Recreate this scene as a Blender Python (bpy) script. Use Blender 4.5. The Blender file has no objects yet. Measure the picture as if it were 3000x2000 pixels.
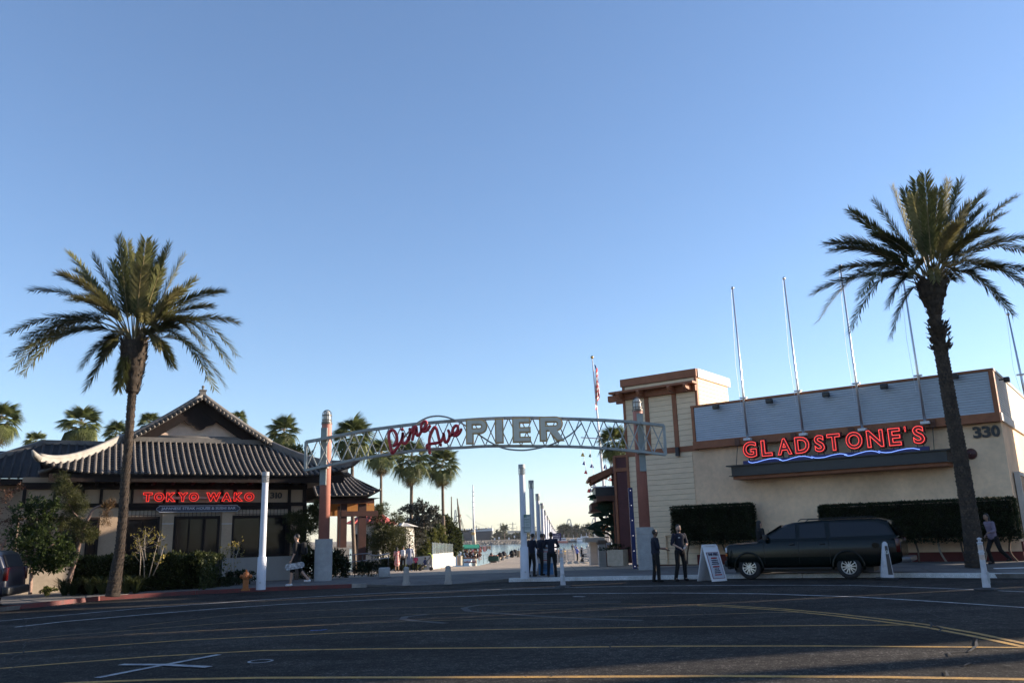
import bpy, bmesh, math, random
import numpy as np
from mathutils import Vector, Matrix, noise
random.seed(7)
R_ = random.Random(11)
# ---------------------------------------------------------------- camera
F, PIT, ROL, EYE, SL, KERB = 2400.0, math.radians(13.4), math.radians(1.6), 1.5, .006, .12
_r = Vector((1, 0, 0)); _u = Vector((0, -math.sin(PIT), math.cos(PIT))); FW = Vector((0, math.cos(PIT), math.sin(PIT)))
CR = _r*math.cos(ROL) - _u*math.sin(ROL); CU = _u*math.cos(ROL) + _r*math.sin(ROL)
CP = Vector((0, 0, EYE))
sc = bpy.context.scene
col = sc.collection
cam = bpy.data.cameras.new('camera'); camo = bpy.data.objects.new('camera', cam); col.objects.link(camo)
m = Matrix((CR, CU, -FW)).transposed().to_4x4(); m.translation = CP
camo.matrix_world = m
cam.sensor_width = 36; cam.lens = 36*F/3000; cam.clip_start = .1; cam.clip_end = 9000
sc.camera = camo
# ---------------------------------------------------------------- light
SUN_EL, SUN_AZ = math.radians(15.5), math.radians(78)
w = bpy.data.worlds.new('World'); sc.world = w; w.use_nodes = True
nt = w.node_tree; bg = nt.nodes['Background']
sky = nt.nodes.new('ShaderNodeTexSky'); sky.sky_type = 'NISHITA'; sky.sun_disc = False
sky.sun_elevation = SUN_EL; sky.sun_rotation = SUN_AZ
sky.altitude = 0; sky.air_density = 1.0; sky.dust_density = .2; sky.ozone_density = 3
_t = nt.nodes.new('ShaderNodeMix'); _t.data_type = 'RGBA'; _t.blend_type = 'MULTIPLY'; _t.inputs[0].default_value = 1; _t.inputs[7].default_value = (.98, .93, .99, 1)   # camera white balance
nt.links.new(sky.outputs[0], _t.inputs[6]); _g = nt.nodes.new('ShaderNodeGamma'); _g.inputs[1].default_value = .92
_k = nt.nodes.new('ShaderNodeMix'); _k.data_type = 'RGBA'; _k.blend_type = 'MULTIPLY'; _k.inputs[0].default_value = 1; _k.inputs[7].default_value = (1.07, 1.13, 1.16, 1)
nt.links.new(_t.outputs[2], _g.inputs[0]); nt.links.new(_g.outputs[0], _k.inputs[6]); nt.links.new(_k.outputs[2], bg.inputs[0]); bg.inputs[1].default_value = .095
sun = bpy.data.lights.new('sun', 'SUN'); sun.energy = 5.0; sun.angle = math.radians(.5); sun.color = (1, .84, .66)
suno = bpy.data.objects.new('sun', sun); col.objects.link(suno)
SUND = Vector((math.cos(SUN_EL)*math.sin(SUN_AZ), math.cos(SUN_EL)*math.cos(SUN_AZ), math.sin(SUN_EL)))
suno.rotation_euler = SUND.to_track_quat('Z', 'Y').to_euler()
suno.location = (40, 10, 30)
sc.view_settings.view_transform = 'Standard'; sc.view_settings.look = 'None'
sc.view_settings.exposure = 1.34; sc.view_settings.gamma = 1
sc.cycles.max_bounces = 6; sc.cycles.transparent_max_bounces = 6

# ---------------------------------------------------------------- measuring helpers (sight lines to real places)
def ray(px, py): return FW + CR*((px-1500)/F) - CU*((py-1000)/F)
def P(px, py, Y):
    d = ray(px, py); return CP + d*(Y/d.y)
def atz(px, py, z):
    d = ray(px, py); return CP + d*((z-EYE)/d.z)
def G(px, py, dz=0.0):
    "point on the sloping ground; dz 0 road, KERB pavement"
    d = ray(px, py); t = (dz-EYE)/(d.z-SL*d.x)
    if 0 < t*d.y <= 34: return CP + d*t
    y = 34.0
    while y < 400:                       # the pier falls gently towards the water
        p = CP + d*(y/d.y)
        if p.z <= gz(p.x, y, dz): return p
        y += .1
    return p
def fall(y): return -.025*(min(y, 100)-34) if y > 34 else 0
def gz(x, y=0, dz=0.0): return SL*x + dz + fall(y)
def GP(px, py): return G(px, py, KERB)
class Frame:
    "vertical facade plane: u along, w out of the wall towards the street, z up"
    def __init__(s, o, ang):
        s.o = Vector((o[0], o[1], 0)); s.t = Vector((math.cos(ang), math.sin(ang), 0)); s.n = Vector((math.sin(ang), -math.cos(ang), 0)); s.z = Vector((0, 0, 1))
    def p(s, u, w, z): return s.o + s.t*u + s.n*w + Vector((0, 0, z))
    def uz(s, px, py, w=0.0):
        d = ray(px, py); q = s.o + s.n*w
        t = (q-CP).dot(s.n)/d.dot(s.n); h = CP + d*t
        return (h-s.o).dot(s.t), h.z
    def u(s, px, py, w=0.0): return s.uz(px, py, w)[0]

# ---------------------------------------------------------------- materials
MATS = {}
def M(name, rgb, rough=.8, var=.12, scale=6, bump=.15, metal=0.0, rgb2=None, stretch=None, emit=None, trans=0, spec=.5, bscale=None, coat=0, fine=0.0, alpha=None):
    if name in MATS: return MATS[name]
    m = bpy.data.materials.new(name); m.use_nodes = True; MATS[name] = m
    nt = m.node_tree; b = nt.nodes['Principled BSDF']
    b.inputs['Roughness'].default_value = rough; b.inputs['Metallic'].default_value = metal
    b.inputs['Specular IOR Level'].default_value = spec
    if coat: b.inputs['Coat Weight'].default_value = coat
    if trans: b.inputs['Transmission Weight'].default_value = trans
    if alpha is not None: b.inputs['Alpha'].default_value = alpha
    rgb = tuple(rgb)
    if emit:
        b.inputs['Emission Color'].default_value = (*rgb, 1); b.inputs['Emission Strength'].default_value = emit
    if var <= 0 and bump <= 0:
        b.inputs['Base Color'].default_value = (*rgb, 1); return m
    geo = nt.nodes.new('ShaderNodeNewGeometry'); mp = nt.nodes.new('ShaderNodeMapping')
    nt.links.new(geo.outputs['Position'], mp.inputs[0])
    if stretch: mp.inputs['Scale'].default_value = stretch
    n1 = nt.nodes.new('ShaderNodeTexNoise'); n1.inputs['Scale'].default_value = scale; n1.inputs['Detail'].default_value = 6; n1.inputs['Roughness'].default_value = .65
    nt.links.new(mp.outputs[0], n1.inputs['Vector'])
    mx = nt.nodes.new('ShaderNodeMix'); mx.data_type = 'RGBA'
    lo = tuple(max(0, c*(1-var)) for c in rgb) if rgb2 is None else tuple(rgb2)
    hi = tuple(min(1, c*(1+var)) for c in rgb) if rgb2 is None else rgb
    mx.inputs[6].default_value = (*lo, 1); mx.inputs[7].default_value = (*hi, 1)
    rp = nt.nodes.new('ShaderNodeValToRGB'); rp.color_ramp.elements[0].position = .34; rp.color_ramp.elements[1].position = .66
    nt.links.new(n1.outputs[0], rp.inputs[0]); nt.links.new(rp.outputs[0], mx.inputs[0])
    out = mx.outputs[2]
    if fine:
        n3 = nt.nodes.new('ShaderNodeTexNoise'); n3.inputs['Scale'].default_value = scale*14; n3.inputs['Detail'].default_value = 3
        nt.links.new(geo.outputs['Position'], n3.inputs['Vector'])
        r3 = nt.nodes.new('ShaderNodeMapRange'); r3.inputs[1].default_value = .3; r3.inputs[2].default_value = .7; r3.inputs[3].default_value = 1-fine; r3.inputs[4].default_value = 1+fine
        nt.links.new(n3.outputs[0], r3.inputs[0])
        vm = nt.nodes.new('ShaderNodeVectorMath'); vm.operation = 'SCALE'
        nt.links.new(out, vm.inputs[0]); nt.links.new(r3.outputs[0], vm.inputs['Scale']); out = vm.outputs[0]
    nt.links.new(out, b.inputs['Base Color'])
    if bump:
        n2 = nt.nodes.new('ShaderNodeTexNoise'); n2.inputs['Scale'].default_value = bscale or scale*8; n2.inputs['Detail'].default_value = 4
        nt.links.new(mp.outputs[0], n2.inputs['Vector'])
        bp = nt.nodes.new('ShaderNodeBump'); bp.inputs['Strength'].default_value = bump; bp.inputs['Distance'].default_value = .02
        nt.links.new(n2.outputs[0], bp.inputs['Height']); nt.links.new(bp.outputs[0], b.inputs['Normal'])
    return m
def leafmat(name, rgb, rgb2, scale=1.5, rough=.5, tr=.35):
    m = M(name, rgb, rough=rough, rgb2=rgb2, scale=scale, bump=0, var=.3, fine=.25)
    nt = m.node_tree; b = nt.nodes['Principled BSDF']; b.inputs['Specular IOR Level'].default_value = .2; o = nt.nodes['Material Output']
    t = nt.nodes.new('ShaderNodeBsdfTranslucent'); ms = nt.nodes.new('ShaderNodeMixShader'); ms.inputs[0].default_value = tr
    src = b.inputs['Base Color'].links[0].from_socket
    nt.links.new(src, t.inputs[0]); nt.links.new(b.outputs[0], ms.inputs[1]); nt.links.new(t.outputs[0], ms.inputs[2]); nt.links.new(ms.outputs[0], o.inputs[0])
    return m
def glow(name, rgb, strength):
    m = bpy.data.materials.new(name); m.use_nodes = True; b = m.node_tree.nodes['Principled BSDF']
    b.inputs['Base Color'].default_value = (*[c*.5 for c in rgb], 1); b.inputs['Emission Color'].default_value = (*rgb, 1); b.inputs['Emission Strength'].default_value = strength
    return m

# ---------------------------------------------------------------- object bookkeeping
WL = {}
def link(o): col.objects.link(o); return o
def tag(o, label=None, cat=None, group=None, kind=None):
    if label: o['label'] = label
    if cat: o['category'] = cat
    if group: o['group'] = group
    if kind: o['kind'] = kind
    return o
def thing(name, label, cat, loc=(0, 0, 0), rz=0.0, group=None):
    o = bpy.data.objects.new(name, None); link(o); o.empty_display_size = .1
    o.location = loc; o.rotation_euler = (0, 0, rz); WL[o.name] = Vector(loc)
    return tag(o, label, cat, group)
def wl(o): return WL.get(o.name, Vector((0, 0, 0))) if o else Vector((0, 0, 0))
def copy_tree(o, parent=None):
    c = o.copy(); link(c)
    if parent: c.parent = parent
    if o.name in WL: WL[c.name] = WL[o.name].copy()
    for ch in o.children: copy_tree(ch, c)
    return c
def add_mesh(name, me, parent=None, loc=None, rot=None, label=None, cat=None, group=None, kind=None):
    o = bpy.data.objects.new(name, me); link(o)
    if parent: o.parent = parent
    if loc is not None: o.location = loc
    if rot is not None: o.rotation_euler = rot
    return tag(o, label, cat, group, kind)
XYZ = (Vector((1, 0, 0)), Vector((0, 1, 0)), Vector((0, 0, 1)))
class MB:
    def __init__(s, smooth=False): s.v = []; s.f = []; s.mi = []; s.cm = 0; s.smooth = smooth
    def mat(s, i): s.cm = i; return s
    def add(s, vs, fs):
        b = len(s.v); s.v += [tuple(v) for v in vs]
        for f in fs: s.f.append(tuple(b+i for i in f)); s.mi.append(s.cm)
        return s
    def box(s, c, sz, ax=XYZ):
        c = Vector(c); h = [a*(d/2) for a, d in zip(ax, sz)]
        vs = [c+h[0]*i+h[1]*j+h[2]*k for i in (-1, 1) for j in (-1, 1) for k in (-1, 1)]
        return s.add(vs, [(0, 1, 3, 2), (4, 6, 7, 5), (0, 4, 5, 1), (2, 3, 7, 6), (0, 2, 6, 4), (1, 5, 7, 3)])
    def fbox(s, fr, u0, u1, w0, w1, z0, z1):
        vs = [fr.p(u, w, z) for u in (u0, u1) for w in (w0, w1) for z in (z0, z1)]
        return s.add(vs, [(0, 1, 3, 2), (4, 6, 7, 5), (0, 4, 5, 1), (2, 3, 7, 6), (0, 2, 6, 4), (1, 5, 7, 3)])
    def bar(s, p, q, w, h, up=None):
        p = Vector(p); q = Vector(q); d = q-p; L = d.length
        if L < 1e-6: return s
        d.normalize(); up = Vector(up) if up is not None else Vector((0, 0, 1))
        if abs(d.dot(up)) > .99: up = Vector((0, 1, 0))
        a = d.cross(up).normalized(); b = a.cross(d)
        return s.box((p+q)/2, (L, w, h), (d, a, b))
    def tube(s, pts, r, n=8, caps=True):
        pts = [Vector(p) for p in pts]; k = len(pts)
        rs = r if isinstance(r, (list, tuple)) else [r]*k
        base = len(s.v); vs = []; up = None
        for i, p in enumerate(pts):
            d = (pts[min(i+1, k-1)]-pts[max(i-1, 0)]).normalized()
            if up is None: up = Vector((0, 0, 1)) if abs(d.z) < .9 else Vector((0, 1, 0))
            a = d.cross(up)
            if a.length < 1e-4: a = d.cross(Vector((1, 0, 0)))
            a.normalize(); b = a.cross(d); up = b
            for j in range(n):
                t = 2*math.pi*j/n; vs.append(p+a*(rs[i]*math.cos(t))+b*(rs[i]*math.sin(t)))
        fs = [(i*n+j, i*n+(j+1) % n, (i+1)*n+(j+1) % n, (i+1)*n+j) for i in range(k-1) for j in range(n)]
        if caps: fs += [tuple(range(n-1, -1, -1)), tuple(range((k-1)*n, k*n))]
        return s.add(vs, fs)
    def lathe(s, prof, c=(0, 0, 0), n=20, ax=XYZ, caps=True):
        c = Vector(c); vs = []
        for r, z in prof:
            for j in range(n):
                t = 2*math.pi*j/n; vs.append(c+ax[0]*(r*math.cos(t))+ax[1]*(r*math.sin(t))+ax[2]*z)
        k = len(prof)
        fs = [(i*n+j, i*n+(j+1) % n, (i+1)*n+(j+1) % n, (i+1)*n+j) for i in range(k-1) for j in range(n)]
        if caps: fs += [tuple(range(n-1, -1, -1)), tuple(range((k-1)*n, k*n))]
        return s.add(vs, fs)
    def prism(s, pts, o, ax, ay, az, d):
        "polygon pts (2d) in axes ax, ay at o, extruded d along az"
        o = Vector(o); n = len(pts)
        a = [o+ax*x+ay*y for x, y in pts]; b = [q+az*d for q in a]
        return s.add(a+b, [tuple(range(n-1, -1, -1)), tuple(range(n, 2*n))]+[(i, (i+1) % n, n+(i+1) % n, n+i) for i in range(n)])
    def ball(s, c, r, n=12, k=7):
        c = Vector(c); r = r if isinstance(r, (tuple, list)) else (r, r, r)
        vs = [c-Vector((0, 0, r[2]))]
        for i in range(1, k):
            a = -math.pi/2+math.pi*i/k
            vs += [c+Vector((r[0]*math.cos(a)*math.cos(2*math.pi*j/n), r[1]*math.cos(a)*math.sin(2*math.pi*j/n), r[2]*math.sin(a))) for j in range(n)]
        vs.append(c+Vector((0, 0, r[2]))); L = len(vs)-1
        fs = [(0, 1+(j+1) % n, 1+j) for j in range(n)]
        fs += [(1+i*n+j, 1+i*n+(j+1) % n, 1+(i+1)*n+(j+1) % n, 1+(i+1)*n+j) for i in range(k-2) for j in range(n)]
        fs += [(L, 1+(k-2)*n+j, 1+(k-2)*n+(j+1) % n) for j in range(n)]
        return s.add(vs, fs)
    def mesh(s, name, mats, off=Vector((0, 0, 0))):
        me = bpy.data.meshes.new(name)
        me.from_pydata([(v[0]-off[0], v[1]-off[1], v[2]-off[2]) for v in s.v], [], s.f)
        mats = mats if isinstance(mats, (list, tuple)) else [mats]
        for m in mats: me.materials.append(m)
        if len(mats) > 1: me.polygons.foreach_set('material_index', s.mi)
        if s.smooth:
            me.polygons.foreach_set('use_smooth', [True]*len(me.polygons))
        me.update(); return me
    def obj(s, name, mats, parent=None, label=None, cat=None, group=None, kind=None, local=False, autosm=False):
        "local=False: vertices are world coordinates"
        root = parent; off = Vector((0, 0, 0))
        if not local and parent: off = wl(parent)
        if not local and not parent and not kind == 'structure' and s.v:
            a = np.array(s.v); off = Vector(((a[:, 0].min()+a[:, 0].max())/2, (a[:, 1].min()+a[:, 1].max())/2, a[:, 2].min()))
        me = s.mesh(name, mats, off)
        o = add_mesh(name, me, parent, None, None, label, cat, group, kind)
        if parent is None: o.location = off
        WL[o.name] = Vector(off) if not local else wl(parent)
        if autosm:
            for p in me.polygons: p.use_smooth = True
            try:
                with bpy.context.temp_override(object=o, active_object=o, selected_objects=[o], selected_editable_objects=[o]):
                    bpy.ops.object.shade_smooth_by_angle(angle=.6)
            except Exception: pass
        return o
def sharp(me, ang=.6):
    "smooth shading but hard edges kept by angle"
    bm = bmesh.new(); bm.from_mesh(me)
    for f in bm.faces: f.smooth = True
    for e in bm.edges:
        if len(e.link_faces) == 2 and e.calc_face_angle(0) > ang: e.smooth = False
    bm.to_mesh(me); bm.free(); return me
def bevel(me, w, seg=2, ang=.6):
    bm = bmesh.new(); bm.from_mesh(me)
    es = [e for e in bm.edges if len(e.link_faces) == 2 and e.calc_face_angle(0) > ang]
    bmesh.ops.bevel(bm, geom=es, offset=w, segments=seg, affect='EDGES', profile=.5, clamp_overlap=True)
    for f in bm.faces: f.smooth = True
    for e in bm.edges:
        if len(e.link_faces) == 2 and e.calc_face_angle(0) > .7: e.smooth = False
    bm.to_mesh(me); bm.free(); return me
def text_mesh(body, size, extrude=.0, offset=0.0, bevel_=0.0, fill='BOTH', align='LEFT', shear=0.0, spacing=1.0, res=4, bres=2):
    cu = bpy.data.curves.new('t', 'FONT'); cu.body = body; cu.size = size; cu.extrude = extrude; cu.offset = offset
    cu.bevel_depth = bevel_; cu.bevel_resolution = bres; cu.fill_mode = fill; cu.align_x = align; cu.shear = shear; cu.space_character = spacing; cu.resolution_u = res
    o = bpy.data.objects.new('t', cu); link(o)
    dg = bpy.context.evaluated_depsgraph_get()
    me = bpy.data.meshes.new_from_object(o.evaluated_get(dg))
    bpy.data.objects.remove(o); bpy.data.curves.remove(cu); me.materials.clear(); return me
def place_text(me, mat, fr_o, t, up, box=None, n=None):
    "map text mesh xy into plane at fr_o with axes t, up; box=(w,h) rescales it"
    a = np.empty(len(me.vertices)*3); me.vertices.foreach_get('co', a); a = a.reshape(-1, 3)
    if box is not None:
        x0, y0 = a[:, 0].min(), a[:, 1].min(); x1, y1 = a[:, 0].max(), a[:, 1].max()
        sx = box[0]/(x1-x0) if box[0] else box[1]/(y1-y0); sy = box[1]/(y1-y0) if box[1] else sx
        a[:, 0] = (a[:, 0]-x0)*sx; a[:, 1] = (a[:, 1]-y0)*sy
    n = n or t.cross(up)
    T = np.array([list(t), list(up), list(n)])
    a = a@T + np.array(list(fr_o))
    me.vertices.foreach_set('co', a.ravel()); me.materials.append(mat); me.update()
    return me
def flat_text(name, body, mat, o, t, up, h=None, w=None, parent=None, label=None, off=0.0, extrude=.002, shear=0, center=False):
    me = text_mesh(body, 1, extrude=extrude, offset=off, shear=shear)
    n = t.cross(up)
    a = np.empty(len(me.vertices)*3); me.vertices.foreach_get('co', a); a = a.reshape(-1, 3)
    wd = (a[:, 0].max()-a[:, 0].min()); ht = (a[:, 1].max()-a[:, 1].min())
    W = w or h*wd/ht; H = h or w*ht/wd
    oo = Vector(o) - (t*(W/2) if center else Vector((0, 0, 0)))
    place_text(me, mat, oo-wl(parent), t, up, (W, H), n)
    ob = add_mesh(name, me, parent, label=label); WL[ob.name] = wl(parent); return ob
def np_mesh(name, V, Fc, mats, midx=None, smooth=False):
    "V (n,3) array, Fc (m,k) array of equal sized faces"
    me = bpy.data.meshes.new(name); n, k = Fc.shape
    me.vertices.add(len(V)); me.vertices.foreach_set('co', np.asarray(V, dtype=np.float32).ravel())
    me.loops.add(n*k); me.loops.foreach_set('vertex_index', Fc.astype(np.int32).ravel())
    me.polygons.add(n); me.polygons.foreach_set('loop_start', np.arange(0, n*k, k, dtype=np.int32))
    try: me.polygons.foreach_set('loop_total', np.full(n, k, dtype=np.int32))
    except Exception: pass
    for m in (mats if isinstance(mats, (list, tuple)) else [mats]): me.materials.append(m)
    if midx is not None: me.polygons.foreach_set('material_index', midx.astype(np.int32))
    if smooth: me.polygons.foreach_set('use_smooth', np.ones(n, dtype=bool))
    me.update(calc_edges=True); return me
NR = np.random.RandomState(5)
def leaves(centers, dirs, size, wid=.45, fold=0.0):
    "one diamond leaf (4 verts) at each centre along dirs"
    n = len(centers); d = dirs/np.linalg.norm(dirs, axis=1, keepdims=True)
    r = NR.normal(size=(n, 3)); s = np.cross(d, r); s /= np.linalg.norm(s, axis=1, keepdims=True)+1e-9
    L = (size*(.7+.6*NR.rand(n)))[:, None]
    V = np.stack([centers, centers+d*L*.5+s*L*wid*.5, centers+d*L, centers+d*L*.45-s*L*wid*.5], 1).reshape(-1, 3)
    return V, np.arange(4*n).reshape(n, 4)
def blob_points(blobs, n, shell=.55):
    "points in ellipsoids, thicker towards the outside, in clumps"
    vol = np.array([b[1][0]*b[1][1]*b[1][2] for b in blobs])**.75; cnt = (n*vol/vol.sum()).astype(int)+1
    out = []; nrm = []
    for (c, r), k in zip(blobs, cnt):
        k3 = max(4, k//26)
        d = NR.normal(size=(k3, 3)); d /= np.linalg.norm(d, axis=1, keepdims=True)
        rad = shell+(1.05-shell)*NR.rand(k3)**.7
        cc = d*rad[:, None]
        idx = NR.randint(0, k3, k)
        q = cc[idx]+NR.normal(size=(k, 3))*.13
        out.append(q*np.array(r)+np.array(c)); nrm.append(q)
    return np.concatenate(out), np.concatenate(nrm)
def crown(name, blobs, n, size, mat, parent, wid=.45, shell=.5, up=.2, label=None, local=False, kind=None):
    q, nr = blob_points(blobs, n, shell)
    d = nr*.8+NR.normal(size=q.shape)*.6; d[:, 2] += up
    off = np.array(list(wl(parent))) if (parent and not local) else 0
    V, Fc = leaves(q-off, d, size, wid)
    me = np_mesh(name, V, Fc, mat)
    o = add_mesh(name, me, parent, label=label, kind=kind); WL[o.name] = wl(parent); return o
# ---------------------------------------------------------------- ground, road, pavement, water
def asphalt():
    m = M('asphalt', (.027, .024, .021), spec=.12, rough=.9, var=.22, scale=.5, bump=.5, bscale=60, fine=.45)
    nt = m.node_tree; b = nt.nodes['Principled BSDF']; src = b.inputs['Base Color'].links[0].from_socket
    geo = nt.nodes.new('ShaderNodeNewGeometry')
    # bright stone chips in the binder
    v = nt.nodes.new('ShaderNodeTexVoronoi'); v.inputs['Scale'].default_value = 55; nt.links.new(geo.outputs['Position'], v.inputs['Vector'])
    sp = nt.nodes.new('ShaderNodeSeparateColor'); nt.links.new(v.outputs['Color'], sp.inputs[0])
    r = nt.nodes.new('ShaderNodeMapRange'); r.inputs[1].default_value = .8; r.inputs[2].default_value = 1; r.inputs[3].default_value = 1; r.inputs[4].default_value = 4.2
    nt.links.new(sp.outputs[0], r.inputs[0])
    # oil stains and patched areas
    n = nt.nodes.new('ShaderNodeTexNoise'); n.inputs['Scale'].default_value = .55; n.inputs['Detail'].default_value = 5; n.inputs['Distortion'].default_value = 1.2
    mp = nt.nodes.new('ShaderNodeMapping'); mp.inputs['Scale'].default_value = (.5, 1.2, 1); nt.links.new(geo.outputs['Position'], mp.inputs[0]); nt.links.new(mp.outputs[0], n.inputs['Vector'])
    r2 = nt.nodes.new('ShaderNodeMapRange'); r2.inputs[1].default_value = .35; r2.inputs[2].default_value = .62; r2.inputs[3].default_value = .5; r2.inputs[4].default_value = 1.15
    nt.links.new(n.outputs[0], r2.inputs[0])
    mu = nt.nodes.new('ShaderNodeMath'); mu.operation = 'MULTIPLY'; nt.links.new(r.outputs[0], mu.inputs[0]); nt.links.new(r2.outputs[0], mu.inputs[1])
    vm = nt.nodes.new('ShaderNodeVectorMath'); vm.operation = 'SCALE'; nt.links.new(src, vm.inputs[0]); nt.links.new(mu.outputs[0], vm.inputs['Scale'])
    nt.links.new(vm.outputs[0], b.inputs['Base Color']); return m
mAsph = asphalt()
mConc = M('concrete', (.25, .235, .215), rough=.9, var=.22, scale=1.1, bump=.3, fine=.12)
mConcD = M('pavement_concrete', (.13, .12, .11), spec=.2, rough=.9, var=.25, scale=.9, bump=.3, fine=.15)
mRedK = M('kerb_red', (.14, .02, .018), rough=.7, rgb2=(.07, .025, .022), scale=3, bump=.3, fine=.2)
mWhiteK = M('kerb_white', (.6, .6, .6), rough=.7, rgb2=(.42, .42, .41), scale=2.6, bump=.3, fine=.25)
mYel = M('road_yellow', (.50, .27, .05), rough=.8, rgb2=(.26, .15, .045), scale=4, bump=.2, fine=.45)
mYelF = M('road_yellow_worn', (.28, .16, .045), rough=.8, rgb2=(.08, .06, .04), scale=3, bump=.2, fine=.5)
mWhi = M('road_white', (.55, .55, .55), rough=.75, rgb2=(.25, .25, .25), scale=3.5, bump=.2, fine=.35)

b = MB()
xs = (-160, 160)
b.add([(-160, -90, gz(-160)), (160, -90, gz(160)), (160, 33, gz(160)), (-160, 33, gz(-160))], [(0, 1, 2, 3)])
road = b.obj('road', mAsph, kind='structure')

KL = [(-260, 1850), (0, 1791), (180, 1768), (383, 1750), (580, 1740), (765, 1731), (1030, 1721)]
KA = [(1030, 1721), (1200, 1716), (1350, 1710), (1490, 1704)]
KR = [(1490, 1704), (1760, 1699), (2040, 1695), (2330, 1692), (2600, 1690.5), (2800, 1691), (2990, 1694), (3250, 1704)]
kl = [G(*p) for p in KL]; ka = [G(*p) for p in KA]; kr = [G(*p) for p in KR]
kl[0] = Vector((-17.5, 16.0, 0)); kl.insert(0, Vector((-23, 5, 0)));
kr[-1] = Vector((17.2, 20.2, 0)); kr.append(Vector((26, 9, 0)))
# pavement sheet: kerb line, apron strip, plaza behind
front = [(p, 1) for p in kl[:-1]] + [(ka[0], 1)] + [(p, 0) for p in ka[1:-1]] + [(kr[0], 1)] + [(p, 1) for p in kr[1:]]
kw = .16
b = MB(); A_ = []; B_ = []
for p, k in front:
    A_.append((p.x, p.y+kw, gz(p.x, 0, KERB-.012 if k else .012))); B_.append((p.x, p.y+1.5, gz(p.x, 0, KERB-.012)))
n = len(A_)
LEFTX, RIGHTX = -70, 70
A_ = [(LEFTX, A_[0][1], gz(LEFTX, 0, KERB-.012))]+A_+[(RIGHTX, A_[-1][1], gz(RIGHTX, 0, KERB-.012))]
B_ = [(LEFTX, B_[0][1]+2, gz(LEFTX, 0, KERB-.012))]+B_+[(RIGHTX, B_[-1][1]+2, gz(RIGHTX, 0, KERB-.012))]
C_ = [(x, 34.5, gz(x, 0, KERB-.012)) for x, _, _ in B_]
n = len(A_)
b.add(A_+B_+C_, [(i, i+1, n+i+1, n+i) for i in range(n-1)]+[(n+i, n+i+1, 2*n+i+1, 2*n+i) for i in range(n-1)])
b.add([(x, y, z) for x, y, z in A_]+[(x, y, z-.2) for x, y, z in A_], [(i, i+1, n+i+1, n+i) for i in range(n-1)])
pav = b.obj('pavement', mConcD, kind='structure')
def along(pts, step):
    out = [pts[0].copy()]; acc = 0
    for a, c in zip(pts, pts[1:]):
        L = (c-a).length; t = step-acc
        while t < L:
            out.append(a+(c-a)*(t/L)); t += step
        acc = (acc+L) % step
    return out
def kerb(name, pts, mat, step):
    root = thing(name, None, None); tag(root, kind='structure')
    q = along(pts, step)+[pts[-1]]
    for a, c in zip(q, q[1:]):
        if (c-a).length < .3: continue
        d = (c-a).normalized(); a = a+d*.006; c = c-d*.006; nn = Vector((-d.y, d.x, 0))
        b = MB(); vs = []
        for p in (a, c):
            for off, h in ((0, -.05), (.02, KERB+.004), (kw, KERB+.006), (kw, -.05)):
                v = p+nn*off; vs.append((v.x, v.y, gz(v.x, 0, h)))
        b.add(vs, [(0, 1, 5, 4), (1, 2, 6, 5), (2, 3, 7, 6), (0, 3, 2, 1), (4, 5, 6, 7)])
        b.obj('kerb_stone', mat, root)
    return root
kerb('red_kerb', kl, mRedK, 3.0)
kerb('white_kerb', kr, mWhiteK, 2.4)
kerb('apron_kerb', [ka[0], ka[0]+(ka[1]-ka[0])*.25], mConc, 2)
# paving slabs of the two footways
def slabs(pts, rows, depth, step, root, start=kw+.012):
    q = along(pts, step)
    for a, c in zip(q, q[1:]):
        d = (c-a).normalized(); nn = Vector((-d.y, d.x, 0)); nn = Vector((nn.x*.3, nn.y, 0)).normalized()
        for r in range(rows):
            s0 = start+r*depth+.008; s1 = start+(r+1)*depth-.008
            vs = []
            for p in (a+d*.008, c-d*.008):
                for s_, h in ((s0, KERB-.03), (s0, KERB), (s1, KERB), (s1, KERB-.03)):
                    v = p+nn*s_; vs.append((v.x, v.y, gz(v.x, 0, h)))
            MB().add(vs, [(0, 1, 5, 4), (1, 2, 6, 5), (2, 3, 7, 6), (0, 3, 2, 1), (4, 5, 6, 7)]).obj('paving_slab', mConc2, root)
mConc2 = M('slab_concrete', (.14, .13, .12), spec=.2, rough=.9, var=.25, scale=.7, bump=.3, fine=.15)
slabs(kl[1:], 2, 1.25, 1.6, pav); slabs(kr[:-1], 2, 1.5, 1.9, pav)

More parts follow.
